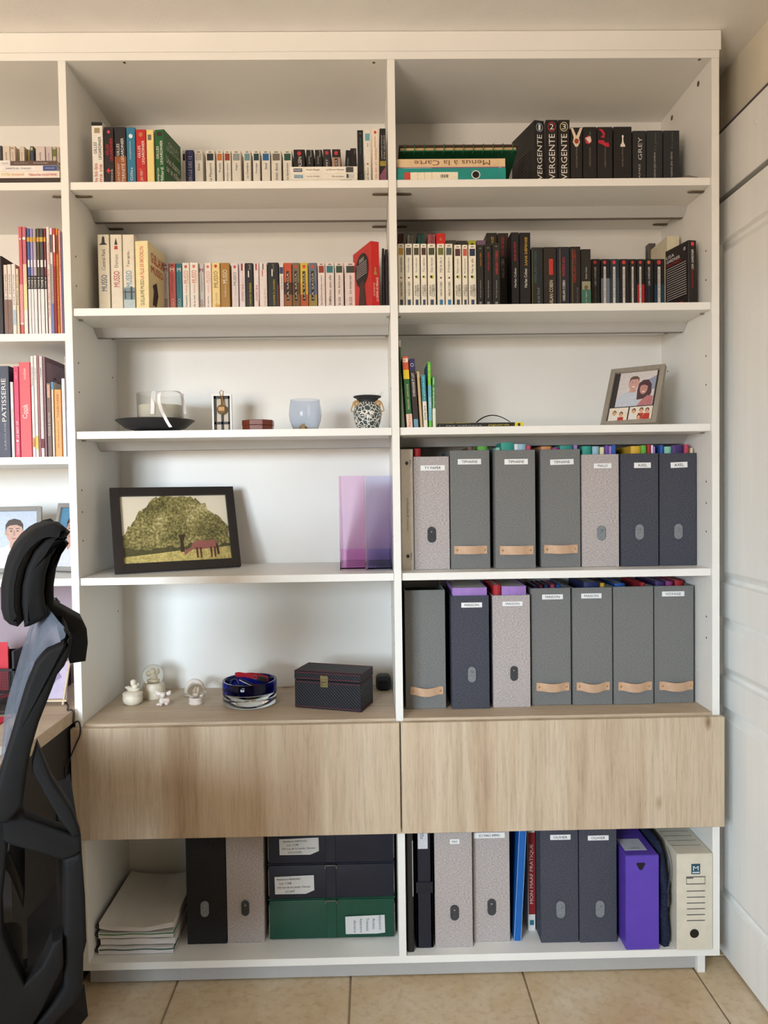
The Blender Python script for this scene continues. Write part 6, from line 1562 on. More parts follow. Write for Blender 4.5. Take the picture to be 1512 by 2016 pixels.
link('strap', mribbon(spl([(-0.034, 0.006, 0.016), (-0.010, -0.010, 0.010), (0.012, -0.016, 0.003), (0.030, -0.010, 0.0)]), (0.3, -0.8, 0.5), 0.010, 0.0018), mat((34, 38, 66), 0.7), ln)
link('white_edge', mribbon(spl([(-0.034, 0.003, 0.0135), (-0.010, -0.014, 0.0065), (0.012, -0.0205, -0.001), (0.030, -0.014, -0.003)]), (0.3, -0.8, 0.5), 0.003, 0.0018), mat((226, 226, 230), 0.7), ln)
gk = thing('key_ring', 'grey wire key ring with a green tag in the glass bowl', 'key ring', (P.x - 0.046, YB + 0.0, SW + hB * 0.6))
link('ring', mtube([(0.012 * math.cos(a), 0.004 * math.sin(a), 0.014 + 0.016 * math.sin(a)) for a in [2 * math.pi * k / 20 for k in range(21)]], 0.0014, 6), STEEL, gk)
link('green_tag', mbox(-0.014, 0.012, -0.008, -0.006, -0.002, 0.010, 0.0006), mat((70, 170, 90), 0.5), gk)


# ---- black watch box with red stitching
def carbon():
    m = bpy.data.materials.new('carbon_weave'); m.use_nodes = True
    nt = m.node_tree; b = nt.nodes['Principled BSDF']; b.inputs['Roughness'].default_value = 0.5; b.inputs['Specular IOR Level'].default_value = 0.3
    tc = nd(nt, 'ShaderNodeTexCoord'); mp = nd(nt, 'ShaderNodeMapping'); mp.inputs['Rotation'].default_value = (0, math.radians(45), 0)
    nt.links.new(tc.outputs['Object'], mp.inputs['Vector'])
    wv = nd(nt, 'ShaderNodeTexWave'); wv.inputs['Scale'].default_value = 46; wv.bands_direction = 'X'
    nt.links.new(mp.outputs[0], wv.inputs['Vector'])
    r = nd(nt, 'ShaderNodeValToRGB'); r.color_ramp.elements[0].color = lin((9, 9, 12)); r.color_ramp.elements[1].color = lin((44, 45, 54))
    nt.links.new(wv.outputs['Fac'], r.inputs[0]); nt.links.new(r.outputs[0], b.inputs['Base Color'])
    bp = nd(nt, 'ShaderNodeBump'); bp.inputs['Strength'].default_value = 0.3; bp.inputs['Distance'].default_value = 0.001
    nt.links.new(wv.outputs['Fac'], bp.inputs['Height']); nt.links.new(bp.outputs[0], b.inputs['Normal'])
    return m


CB = carbon()
A_, B_, C_ = atZ(581, 1392.6, SW), atZ(711.5, 1403, SW), atZ(741.7, 1384, SW)
yw = math.atan2(B_.y - A_.y, B_.x - A_.x)
wx = (B_ - A_).length; dy = (C_ - B_).length
hx = at(711, 1327.8, B_.y).z - SW; hl = at(711, 1346, B_.y).z - SW
wbx = thing('watch_box', 'black carbon-weave case with red stitching and brass clasp', 'case', (A_.x, A_.y, SW + 0.0004), (0, 0, yw))
link('base', mbox(0, wx, 0, dy, 0, hl - 0.001, 0.0012), CB, wbx)
lidb = link('lid', mbox(-0.0008, wx + 0.0008, -0.0008, dy, hl + 0.0005, hx, 0.0012), CB, wbx)
ST = mat((140, 42, 58), 0.7, var=0)
for z in (0.006, hl - 0.006, hl + 0.005, hx - 0.005):
    link('stitching', mbox(0.004, wx - 0.004, -0.0016, -0.0008, z - 0.0004, z + 0.0004), ST, wbx)
    link('stitching', mbox(wx + 0.0008, wx + 0.0016, 0.004, dy - 0.004, z - 0.0004, z + 0.0004), ST, wbx)
for y_ in (0.005, dy - 0.006):
    link('stitching', mbox(0.004, wx - 0.004, y_, y_ + 0.0012, hx, hx + 0.0006), ST, wbx)
cxp = wx * 0.455
ANT = mat((150, 136, 96), 0.35, 0.8, var=0.15, vscale=80)
cl_ = link('clasp', mboxes([(cxp - 0.012, cxp + 0.012, -0.0035, -0.0012, hl - 0.018, hl + 0.016), (cxp - 0.008, cxp + 0.008, -0.006, -0.0035, hl - 0.012, hl + 0.006)], 0.001), ANT, wbx)
link('clasp_bar', mbox(cxp - 0.006, cxp + 0.006, -0.0068, -0.006, hl - 0.003, hl - 0.001), BLACKP, cl_)
P = atZ(757, 1362, SW)
sp_ = thing('mini_speaker', 'small black rounded speaker behind the carbon-weave case', 'speaker', (P.x - 0.001, P.y + 0.035, SW + 0.0004))
link('speaker_body', mbox(-0.026, 0.022, -0.03, 0.03, 0.0, 0.046, 0.014, 4), BLACKP, sp_)
link('grille', mbox(-0.018, 0.014, -0.0312, -0.0300, 0.012, 0.034, 0.0004), mat((22, 22, 24), 0.8, bump=0.5, bscale=1500), sp_)

# ================================================================== LEFT BAY
def lib(vt, *a, **k): pass


RL1 = (S1, 356, 'top shelf beside the left divider', GB)
RL2 = (B0S2, 656, 'comics shelf', GB)
RL3 = (B0S3, 899, 'cookbook shelf', GB)
XL = -WB - T / 2 - 0.002
# flat stack in front of small paperbacks
def flatL(u0, u1, v0, z0, cov, label, deco, Y=0.03, D=0.14):
    a = at(u0, v0, Y).x; return flat_book((S1, 356, None, GB), u0, u1, v0, z0, cov, label, deco, Y=Y, D=D, xclip=(-2.0, XL))


r_, zq = flatL(-60, 117.5, 350.5, S1, (62, 48, 44), 'dark brown thin book at the bottom of the flat stack on the top shelf', ())
r_, zq = flatL(-60, 117, 337.3, zq, (236, 226, 216), 'white paperback with orange and red capital lettering lying in the flat stack',
               [('t', 'VOTRE', (206, 190, 60), 0.345, 0.45, 0.35, 0.75), ('t', 'ÉNERGIE', (222, 150, 50), 0.47, 0.61, 0.35, 0.75), ('t', 'Natacha', (196, 70, 70), 0.66, 0.79, 0.3, 0.72), ('t', 'CALESTRÊMÉ', (196, 70, 70), 0.80, 0.97, 0.3, 0.72)])
r_, zq = flatL(-60, 112, 326, zq, (232, 228, 226), 'white paperback with blue label lying in the flat stack', [('t', "J'ARRÊTE DE... STRESSER !", (80, 84, 110), 0.41, 0.71, 0.25, 0.7), ('p', (66, 82, 140), 0.84, 1.0, 0.05, 0.95), ('t', 'EYROLLES', (210, 214, 226), 0.87, 0.97, 0.4, 0.6)])
r_, zr_ = flatL(20.5, 112, 316.5, zq, (96, 76, 70), 'brown paperback lying on top of the flat stack', [('t', 'Jean-Pierre', (190, 176, 166), 0.08, 0.38, 0.35, 0.65), ('t', 'Paroles de sages', (222, 212, 204), 0.5, 0.8, 0.35, 0.65)], D=0.11)
r_, zr_ = flatL(-60, 19.8, 316, zq, (226, 222, 220), 'small white book lying on top of the flat stack', [('t', 'collection', (130, 124, 124), 0.78, 0.96, 0.35, 0.6)], D=0.11)
for u0, u1, vt, c, lb in ((-6, 4, 287, (70, 70, 78), 'dark grey paperback'), (5, 19.5, 287.5, (222, 208, 192), 'wide cream paperback'), (20, 30.2, 287.5, (216, 200, 182), 'cream paperback with brown number'), (32.2, 37.5, 293, (206, 190, 172), 'short thin cream paperback'),
                        (38.2, 48.2, 288, (220, 206, 190), 'cream paperback with small grey title'), (48.8, 53.6, 295.5, (208, 192, 160), 'short thin tan paperback'), (54, 58.3, 294, (206, 180, 110), 'thin yellow paperback'), (59, 66.6, 288, (62, 72, 86), 'slate blue paperback with yellow square'),
                        (70, 88.8, 288, (218, 204, 198), 'thick pale paperback with tiny vertical title'), (90, 102.6, 288.5, (212, 196, 196), 'pinkish grey paperback'), (103.5, 110.5, 288.5, (196, 186, 160), 'cream paperback with a green band'), (111.5, 117, 289, (206, 190, 176), 'beige paperback against the left divider')):
    dec = [('t', 'poche', (110, 100, 96), vt + 12, vt + 27, 0.5, 0.3)]
    if 'yellow square' in lb: dec = [('p', (206, 200, 110), 290, 296, 0.3, 0.75)]
    if 'green band' in lb: dec = [('p', (110, 126, 50), 294, 308, 0.0, 1.0)]
    if 'brown number' in lb: dec.append(('p', (140, 116, 100), 291, 293, 0.2, 0.7))
    book(RL1, u0, u1, vt, c, lb + ' behind the flat stack', dec, vm=305)

# comics
BD = dict(Y=0.02, D=0.22, vm=560, name='comic_album')
book(RL2, -12, 6, 504, (44, 40, 44), 'black album with rounded top', (), Y=0.05, D=0.2, vm=600, name='comic_album')
for k, (u0, u1, vt, c, lb) in enumerate(((8, 15.2, 521.5, (222, 208, 200), 'white booklet with brown foot'), (15.6, 23.3, 520.5, (228, 216, 208), 'white booklet with dark handwriting'), (23.8, 31.5, 519.5, (228, 220, 214), 'white booklet with pale blue foot'), (32, 37.6, 529, (222, 208, 180), 'thin cream booklet'))):
    dec = [('t', ("Les carnets", "Par toutatis", "pas sérieux", "Petit livre")[k], (70, 60, 60), 540, 600, 0.5, 0.4)]
    if k < 2: dec.append(('p', (130, 104, 96), 590, 660, 0, 1))
    if k == 2: dec.append(('p', (170, 190, 210), 610, 640, 0.2, 1))
    book(RL2, u0, u1, vt, c, lb, dec, Y=0.02, D=0.16, vm=590, name='booklet')
book(RL2, 38.4, 45.4, 446, (206, 96, 104), 'pink comic album with white bars near its foot', [('p', (236, 214, 200), 590, 610, 0, 1), ('p', (222, 150, 150), 560, 640, 0, 1), ('p', WHT, 636, 638, 0, 1), ('p', WHT, 469, 472, 0.3, 0.7)], **BD)
book(RL2, 46, 53.4, 446.5, (196, 110, 124), 'pink and cream comic album fading to white', [('p', (226, 200, 170), 520, 560, 0, 1), ('p', (226, 216, 160), 560, 610, 0, 1), ('p', (232, 226, 214), 610, 660, 0, 1), ('p', WHT, 467, 472, 0.1, 0.9)], **BD)
for k, (u0, u1, c, nm_) in enumerate(((55, 60.6, (70, 100, 160), 'blue'), (61, 66.2, (160, 146, 200), 'lilac'), (66.6, 72.8, (176, 166, 176), 'grey-lilac'), (74, 79.2, (96, 84, 64), 'olive brown'), (79.7, 87, (76, 76, 78), 'charcoal'), (88, 92.3, (130, 50, 60), 'maroon'))):
    book(RL2, u0, u1, 449.5, c, '%s comic album of a numbered series with black title band' % nm_,
         [('p', (226, 224, 224), 569, 660, 0, 1), ('p', (206, 160, 60), 467, 476, 0, 1), ('p', (228, 224, 226), 512, 526, 0.15, 0.85), ('p', (34, 32, 34), 543, 569, 0, 1), ('t', 'TOME %d' % (k + 5), WHT, 546, 567, 0.5, 0.7)], **BD)
book(RL2, 93.2, 99.2, 446.5, (232, 218, 212), 'white comic album with bold red vertical title', [('t', 'TOUS LES DÉFAUTS DES MECS', (196, 40, 50), 530, 625, 0.45, 0.62), ('t', 'Nathalie', (190, 120, 100), 478, 520, 0.6, 0.4)], **BD)
book(RL2, 99.8, 105, 449, (222, 220, 222), 'white comic album with blue foot', [('p', (110, 124, 180), 598, 660, 0, 1), ('p', (90, 90, 100), 462, 497, 0.1, 0.9), ('p', (150, 150, 140), 520, 598, 0.1, 0.7)], **BD)
book(RL2, 105.5, 111, 449, (196, 66, 66), 'red comic album with white boxed title', [('p', WHT, 462, 497, 0.2, 0.8), ('p', (150, 40, 50), 524, 660, 0.1, 0.9)], **BD)
book(RL2, 111.5, 116.2, 450, (200, 130, 30), 'orange comic album', [('p', (110, 60, 40), 463, 500, 0.2, 0.9), ('t', 'GUIDE DU JEUNE PÈRE', (110, 70, 30), 523, 640, 0.5, 0.5)], **BD)
book(RL2, 116.7, 121, 453.5, (226, 160, 160), 'pale pink comic album', [('t', 'DÉBUTANTS', (190, 90, 100), 494, 534, 0.5, 0.5)], **BD)
book(RL2, 121.5, 124.5, 458, (110, 110, 150), 'thin violet-blue comic album', (), **BD)
book(RL2, 125, 128.3, 480, (228, 230, 236), 'thin white comic album against the left divider', [('t', 'mes petits carnets', (130, 140, 160), 580, 640, 0.5, 0.5)], **BD)

# cookbooks
CK = dict(Y=0.02, D=0.21, vm=800, name='cookbook')
book(RL3, -10, 19, 720.5, (64, 68, 86), 'thick navy cookbook with white lettering', [('t', 'PATISSERIE', WHT, 745, 830, 0.62, 0.3), ('t', 'LAROUSSE', (170, 172, 186), 832, 885, 0.66, 0.14)], **CK)
book(RL3, 20.6, 26.6, 752, (232, 230, 228), 'thin white recipe booklet beside the navy cookbook', [('t', 'les tartes', (150, 150, 150), 806, 828, 0.5, 0.4)], **CK)
book(RL3, 27.8, 38, 721, (206, 64, 104), 'magenta cookbook with white round logo', [('t', 'vol. 1', (240, 200, 210), 734, 746, 0.5, 0.3), ('t', 'LE BEST OF', WHT, 829, 862, 0.55, 0.4), ('c', WHT, 868, 0.22), ('t', 'Companion', WHT, 873, 895, 0.55, 0.42)], **CK)
book(RL3, 38.6, 61, 713, (222, 88, 96), 'wide coral red cookbook with white lettering', [('t', 'moulinex', (246, 214, 214), 725, 747, 0.5, 0.26), ('t', 'Cook', WHT, 796, 824, 0.45, 0.42), ('t', 'expert', WHT, 796, 815, 0.72, 0.18)], **CK)
book(RL3, 62, 67.6, 701, (232, 228, 226), 'white recipe book with orange foot', [('t', 'Recettes à dévorer', (70, 66, 66), 722, 760, 0.5, 0.45), ('p', (206, 140, 90), 862, 880, 0, 1)], **CK)
book(RL3, 68.1, 74.2, 700, (230, 224, 222), 'white recipe book with yellow foot', [('t', 'Grands légumes', (90, 84, 84), 724, 748, 0.5, 0.45), ('p', (226, 196, 90), 858, 884, 0, 1)], **CK)
book(RL3, 75.2, 78, 699.5, (190, 130, 136), 'thin dusty pink recipe book', (), **CK)
book(RL3, 78.6, 85.6, 701, (206, 200, 200), 'pale grey recipe book with cherry foot', [('t', 'Cupcakes', (60, 56, 60), 724, 742, 0.5, 0.5), ('p', (120, 50, 66), 864, 882, 0, 1)], **CK)
book(RL3, 86.4, 90.6, 702, (140, 104, 116), 'mauve recipe book with its cover showing', [('R', (176, 150, 160), 0.05, 0.95, 0.05, 0.95), ('R', (60, 40, 50), 0.25, 0.7, 0.72, 0.82, 'Gourm')], **CK)
book(RL3, 91.6, 100.8, 754, (110, 84, 78), 'brown recipe book with pasta picture', [('p', (206, 160, 140), 757, 783, 0.2, 0.8), ('t', 'PIZZAS & PASTAS', (220, 206, 196), 812, 858, 0.5, 0.4)], **CK)
book(RL3, 101.4, 105.8, 752, (216, 212, 200), 'thin white and blue recipe book', [('p', (60, 150, 196), 752, 767, 0, 1)], **CK)
book(RL3, 107, 120.6, 767, (236, 160, 84), 'orange recipe book with black capital title', [('t', 'TOUS EN CUISINE !', (70, 50, 40), 774, 822, 0.5, 0.3), ('t', 'Plats rapides pour le soir', (120, 80, 50), 828, 882, 0.5, 0.22)], **CK)
book(RL3, 121.8, 128.6, 745, (232, 228, 230), 'white recipe book with faint pink print', [('t', 'desserts', (214, 180, 190), 768, 800, 0.5, 0.3)], **CK)
book(RL3, 129.4, 135.6, 702, (196, 198, 216), 'pale violet recipe book with dark top against the left divider', [('p', (74, 56, 62), 702, 808, 0.2, 1.0), ('p', WHT, 702, 745, 0, 0.15)], Y=0.02, D=0.21, vm=790, name='cookbook')

# portrait frames on the fourth shelf of the left bay
GWF = mat((150, 146, 142), 0.55, var=0.12, vscale=60, stretch=(0.3, 1, 1))


def portrait(label, uc, Y, yaw, w_, h_, lean, bg, hair, shirt, skin):
    P = at(uc, 1120, Y)
    r = frame(label, (P.x, Y, S4), yaw, lean, w_, h_, 0.013, GWF, group='portrait frames')
    a, b = w_ / 2 - 0.013, h_ - 0.026

    def q(x, z): return (x * a * 2, 0.013 + z * b)

    def el(cx, cz, rx, rz, n=18): return [q(cx + rx * math.cos(2 * math.pi * k / n), cz + rz * math.sin(2 * math.pi * k / n)) for k in range(n)]
    fpoly(r, bg, [q(-0.5, 0), q(0.5, 0), q(0.5, 1), q(-0.5, 1)], 0.0088, 'photo_print')
    fpoly(r, shirt, [q(-0.5, 0), q(0.5, 0), q(0.5, 0.22), q(0.32, 0.34), q(0.10, 0.42), q(-0.10, 0.42), q(-0.34, 0.34), q(-0.5, 0.22)], 0.0086, 'shirt')
    fpoly(r, skin, [q(-0.10, 0.36), q(0.0, 0.28), q(0.10, 0.36), q(0.10, 0.5), q(-0.10, 0.5)], 0.0085, 'neck')
    fpoly(r, skin, el(0, 0.62, 0.175, 0.19), 0.0084, 'face')
    for sx in (-1, 1):
        fpoly(r, skin, el(sx * 0.185, 0.62, 0.028, 0.045, 10), 0.0084, 'ear')
        fpoly(r, (60, 44, 40), el(sx * 0.07, 0.65, 0.026, 0.012, 8), 0.0082, 'eye')
        fpoly(r, hair, [q(sx * 0.03, 0.685), q(sx * 0.12, 0.69), q(sx * 0.12, 0.70), q(sx * 0.03, 0.70)], 0.0082, 'eyebrow')
    fpoly(r, tuple(int(c * 0.86) for c in skin), [q(-0.025, 0.57), q(0.025, 0.57), q(0.012, 0.66), q(-0.012, 0.66)], 0.0082, 'nose')
    fpoly(r, (170, 100, 96), [q(-0.06, 0.525), q(0.06, 0.525), q(0.03, 0.508), q(-0.03, 0.508)], 0.0082, 'mouth')
    fpoly(r, hair, [q(-0.19, 0.64), q(-0.195, 0.76), q(-0.13, 0.84), q(0.0, 0.87), q(0.13, 0.84), q(0.195, 0.76), q(0.19, 0.64), q(0.16, 0.72), q(0.05, 0.76), q(-0.1, 0.75), q(-0.16, 0.72)], 0.0081, 'hair')
    return r


portrait('grey wooden frame with a short-haired sitter in a white shirt', 26, 0.16, 0.25, 0.150, 0.196, 0.2, (196, 208, 226), (74, 60, 54), (226, 226, 226), (206, 166, 150))
portrait('grey wooden frame with a blue background portrait behind the divider', 122, 0.17, -0.42, 0.118, 0.205, 0.24, (90, 140, 170), (70, 54, 48), (214, 216, 224), (196, 150, 136))

# ================================================================== DESK
DZ1, DZ0 = 0.7895, 0.7555
dk = thing('desk', 'oak topped desk with charcoal legs running out from the left bay', 'desk')
XDK = -WB - T / 2 - 0.002
link('desk_top', mbox(-1.56, XDK, -1.55, 0.30, DZ0, DZ1, 0.001), OAKY, dk)
CHA = mat((44, 42, 42), 0.6, var=0.1)
link('leg_panel', mbox(XDK - 0.035, XDK - 0.012, -0.36, 0.30, 0.001, DZ0), CHA, dk)
link('modesty_panel', mbox(-1.50, XDK - 0.036, 0.24, 0.26, 0.25, DZ0), CHA, dk)
for x in (-1.50, -0.98):
    link('leg', mbox(x - 0.03, x + 0.03, -1.50, -1.44, 0.001, DZ0), CHA, dk)


def dp(u, v): return atZ(u, v, DZ1)


# black mesh organiser with a red folder
P = dp(30, 1368)
mo = thing('mesh_organiser', 'black wire mesh desk organiser', 'desk organiser', (P.x, P.y, DZ1 + 0.0004))
WM = mat((26, 24, 26), 0.5, var=0)
wq, hq, dq = 0.13, at(30, 1282, P.y).z - DZ1, 0.10
bars = []
for k in range(27):
    x = -wq + wq * k / 26; bars.append((x - 0.0007, x + 0.0007, 0.0, 0.0014, 0.002, hq * 0.55))
for k in range(12):
    z = 0.004 + (hq * 0.55) * k / 12; bars.append((-wq, 0.0, -0.0002, 0.0012, z - 0.0006, z + 0.0006))
link('wire_mesh', mboxes(bars), WM, mo)
link('rim', mboxes([(-wq, 0.0, -0.002, 0.002, hq * 0.55, hq * 0.55 + 0.006), (-0.006, 0.0, -0.002, dq, 0, hq), (-wq, 0.0, dq - 0.003, dq, 0, hq * 0.9), (-wq, 0.0, -0.002, dq, 0, 0.004), (-wq - 0.003, -wq, -0.002, dq, 0, hq)]), WM, mo)
rf = thing('red_folder', 'red folder standing in the mesh organiser', 'folder', (P.x - 0.068, P.y + 0.03, DZ1 + 0.006))
link('folder_cover', mboxes([(-0.058, 0.036, 0.0, 0.0015, 0.0, at(10, 1268, P.y).z - DZ1 - 0.006), (-0.058, 0.036, 0.006, 0.0075, 0.0, hq)]), mat((206, 50, 64), 0.6), rf)
link('sheets', mbox(-0.056, 0.034, 0.0018, 0.0058, 0.001, hq * 0.9), PAPERW, rf)
# low black tray behind
P3 = dp(60, 1362)
tr = thing('letter_tray', 'low black wire letter tray at the back of the desk', 'letter tray', (P3.x, 0.20, DZ1 + 0.0004))
link('tray_rim', mboxes([(-0.03, 0.09, 0.0, 0.004, 0.06, 0.066), (-0.03, -0.026, 0.0, 0.08, 0, 0.066), (0.086, 0.09, 0.0, 0.08, 0, 0.066), (-0.03, 0.09, 0.076, 0.08, 0, 0.066)]), WM, tr)
link('tray_base', mbox(-0.026, 0.086, 0.004, 0.076, 0.0, 0.003), WM, tr)
# black dome (desk phone puck)
P = dp(12, 1405)
dm = thing('conference_puck', 'shiny black dome shaped device on the desk', 'device', (P.x - 0.01, P.y + 0.065, DZ1 + 0.0004))
link('dome', mlathe([(0, 0), (0.070, 0), (0.074, 0.004), (0.070, 0.014), (0.055, 0.026), (0.03, 0.034), (0, 0.037)], 40), mat((26, 24, 26), 0.12, var=0), dm)
link('base_ring', mlathe([(0.0735, 0.0), (0.0765, 0.0), (0.0765, 0.003), (0.0735, 0.003)], 40, close=True), BLACKP, dm)
P = dp(0, 1414)
rp_ = thing('red_pad', 'red desk pad lying by the chair', 'desk pad', (P.x - 0.1, P.y - 0.10, DZ1 + 0.0004), (0, 0, math.radians(2)))
link('pad_sheet', mbox(-0.14, dp(24, 1412).x - rp_.location.x, -0.15, 0.10, 0.0, 0.0025, 0.0008), mat((206, 44, 66), 0.6), rp_)
link('pad_edge', mbox(-0.142, dp(24, 1412).x - rp_.location.x + 0.0015, -0.152, 0.102, 0.0, 0.0012, 0.0004), mat((150, 30, 50), 0.6), rp_)
P = dp(4, 1482)
ps = thing('paper_sheets', 'white paper sheets on the desk near the chair', 'paper', (P.x - 0.08, P.y - 0.02, DZ1 + 0.0004))
link('sheet', mbox(-0.1, 0.085, -0.06, 0.06, 0.0, 0.001), PAPERW, ps)
link('sheet', mbox(-0.095, 0.088, -0.055, 0.055, 0.0011, 0.0020), PAPERW, ps, (0, 0, 0), (0, 0, 0.04))
# tree print on a small wooden easel
P = dp(133, 1385)
ez = thing('easel_print', 'purple tree print leaning on a small wooden easel', 'print', (P.x - 0.03, 0.055, DZ1 + 0.0004))
hz = at(133, 1296, 0.06).z - DZ1
EZW = mat((206, 186, 156), 0.6, var=0.1)
link('easel_leg', mtube([(0.022, -0.004, 0.0), (0.034, 0.028, hz)], 0.0036, 8), EZW, ez)
link('easel_leg', mtube([(-0.04, -0.004, 0.0), (-0.02, 0.028, hz)], 0.0036, 8), EZW, ez)
link('ledge', mbox(-0.05, 0.034, -0.010, 0.002, 0.010, 0.015), EZW, ez)
pp = link('print_panel', mprism([(0.003, 0.0155), (0.006, 0.0155), (0.026, hz * 0.9), (0.023, hz * 0.9)], 'X', -0.075, 0.030), mat((176, 160, 184), 0.5, var=0.1), ez)
random.seed(9)
cr_ = [(-0.03 + 0.042 * math.cos(2 * math.pi * k / 22) * random.uniform(0.8, 1.1), hz * 0.62 + 0.03 * math.sin(2 * math.pi * k / 22) * random.uniform(0.8, 1.1)) for k in range(22)]


def onp(x, z): f = (z - 0.0155) / (hz * 0.9 - 0.0155); return (x, 0.0022 + 0.020 * f, z)


link('printed_tree', me_from([onp(x, z) for x, z in cr_], [tuple(range(22))]), mat((130, 112, 146), 0.5, var=0.3, vscale=200), pp)
link('printed_trunk', me_from([onp(x, z) for x, z in ((-0.034, 0.03), (-0.028, 0.03), (-0.028, hz * 0.5), (-0.034, hz * 0.5))], [(0, 1, 2, 3)]), mat((60, 46, 50), 0.6), pp)
# black cable running off the desk edge
cpts = [p + Vector((0, 0, 0.003)) for p in (dp(95, 1371), dp(118, 1374))]
cpts += [Vector((-0.925, 0.04, DZ1 + 0.003)), Vector((-0.905, -0.012, DZ1 + 0.0034)), Vector((-0.8925, -0.016, DZ1 + 0.004)), Vector((-0.8865, -0.020, DZ1 - 0.004)), Vector((-0.8862, -0.022, DZ0 + 0.004)), at(154, 1420, -0.026), at(158, 1432, -0.0275), at(157, 1448, -0.0275), at(150, 1464, -0.0275), at(138, 1492, -0.040), at(128, 1518, -0.05), at(137, 1555, -0.045), at(141, 1600, -0.04)]
cb = thing('power_cable', 'thin black cable hanging over the desk corner', 'cable')
link('cable', mtube(spl(cpts, 5), 0.0022, 8), mat((26, 22, 22), 0.4, var=0), cb)

# ================================================================== OFFICE CHAIR
wdir = Vector((-0.407, 0.913, 0)).normalized()
fdir = Vector((-wdir.y, wdir.x, 0))           # facing: left and slightly to the viewer
o0 = at(100, 1400, -0.86)


def cpx(u, v, off=0.0):
    """pixel -> chair local (a along -facing, z) on the vertical side plane 'off' metres behind the near side"""
    d = ray(u, v)
    base = o0 + wdir * off
    t = (base - CAM).dot(wdir) / d.dot(wdir)
    P = CAM + d * t - base
    return (P.dot(-fdir), P.z)


ch = thing('office_chair', 'black ergonomic office chair with mesh back and curved headrest', 'chair', (o0.x, o0.y, 0.0004), (0, 0, math.atan2(-fdir.y, -fdir.x)))
# local axes: +x = away from facing (rearwards), +y = width direction?
wl = wdir.copy(); ang = math.atan2(-fdir.y, -fdir.x)
YS = 1 if (Matrix.Rotation(ang, 3, 'Z') @ Vector((0, 1, 0))).dot(wdir) > 0 else -1
zo = o0.z - 0.0004
CHB = mat((20, 20, 21), 0.7, var=0.08, vscale=30, bump=0.1, bscale=900, spec=0.25)
CHF = mat((12, 12, 15), 0.8, var=0.15, vscale=300, bump=0.3, bscale=1200)
CHD = mat((16, 16, 18), 0.6, var=0.05)


def cpoly(name, pts, k0, scl, off, wd, m, bev=0.006, parent=None, oy=0):
    pl = []
    for x, y in pts:
        a, z = cpx(x / scl, k0 + y / scl, off)
        pl.append((a, z + o0.z - 0.0004))
    y0, y1 = off * YS, (off + wd) * YS
    return link(name, mprism(pl, 'Y', min(y0, y1), max(y0, y1), bev, 3, True), m, parent or ch)


A1, SC1 = 980, 4.29
A2, SC2 = 1400, 3.273
cushion = [(565, 262), (535, 240), (400, 232), (310, 255), (250, 290), (170, 360), (100, 450), (40, 580), (5, 750), (5, 950), (30, 1040), (80, 1085), (150, 1105), (200, 1050), (180, 900), (185, 750), (220, 600), (290, 450), (380, 350), (430, 320), (560, 290)]
shell = [(598, 290), (560, 340), (500, 392), (430, 505), (385, 650), (370, 800), (385, 930), (405, 1010), (340, 1050), (250, 1090), (205, 1100), (200, 1050), (180, 900), (185, 750), (220, 600), (290, 450), (380, 352), (430, 322), (560, 292)]
hr_ = cpoly('headrest', cushion, A1, SC1, 0.09, 0.26, CHF, 0.02)
cpoly('headrest_shell', shell, A1, SC1, 0.095, 0.25, CHB, 0.01, None)
bracket = [(585, 385), (520, 480), (475, 600), (455, 740), (455, 905), (700, 1040), (735, 1110), (745, 1230), (725, 1385), (590, 1405), (590, 1300), (610, 1190), (560, 1115), (405, 1012), (385, 940), (370, 800), (388, 650), (440, 505), (525, 392), (552, 374)]
cpoly('headrest_bracket', bracket, A1, SC1, 0.17, 0.10, CHB, 0.006)
bar = [(600, 1175), (520, 1240), (400, 1290), (340, 1350), (300, 1400), (220, 1600), (95, 2016), (0, 2320), (-60, 2560), (-60, 2760), (60, 2760), (190, 2620), (198, 2560), (225, 2340), (262, 2130), (330, 1900), (440, 1620), (485, 1500), (545, 1425), (592, 1320), (610, 1200)]
cpoly('back_frame', bar, A1, SC1, 0.0, 0.035, CHB, 0.008)
cpoly('back_frame', bar, A1, SC1, 0.42, 0.035, CHB, 0.008)
# curved top rail joining both sides
cpoly('top_rail', [(600, 1175), (560, 1120), (545, 1135), (580, 1190), (520, 1245), (540, 1260)], A1, SC1, 0.0, 0.45, CHB, 0.002)
# mesh: many thin cross strands between the two side bars, bulging forward
edge = [(600, 1165), (545, 1205), (470, 1255), (400, 1285), (340, 1345), (296, 1405), (262, 1480), (218, 1600), (175, 1740), (130, 1890), (95, 2010), (40, 2190), (5, 2330)]
fore = [(408, 1008), (380, 1045), (352, 1110), (318, 1210), (285, 1300), (252, 1395), (224, 1470), (186, 1590), (146, 1730), (104, 1880), (70, 2000), (18, 2180), (-14, 2325)]


def c3(x, y):
    a, z = cpx(x / SC1, A1 + y / SC1, 0.0); return Vector((a, 0, z + o0.z))


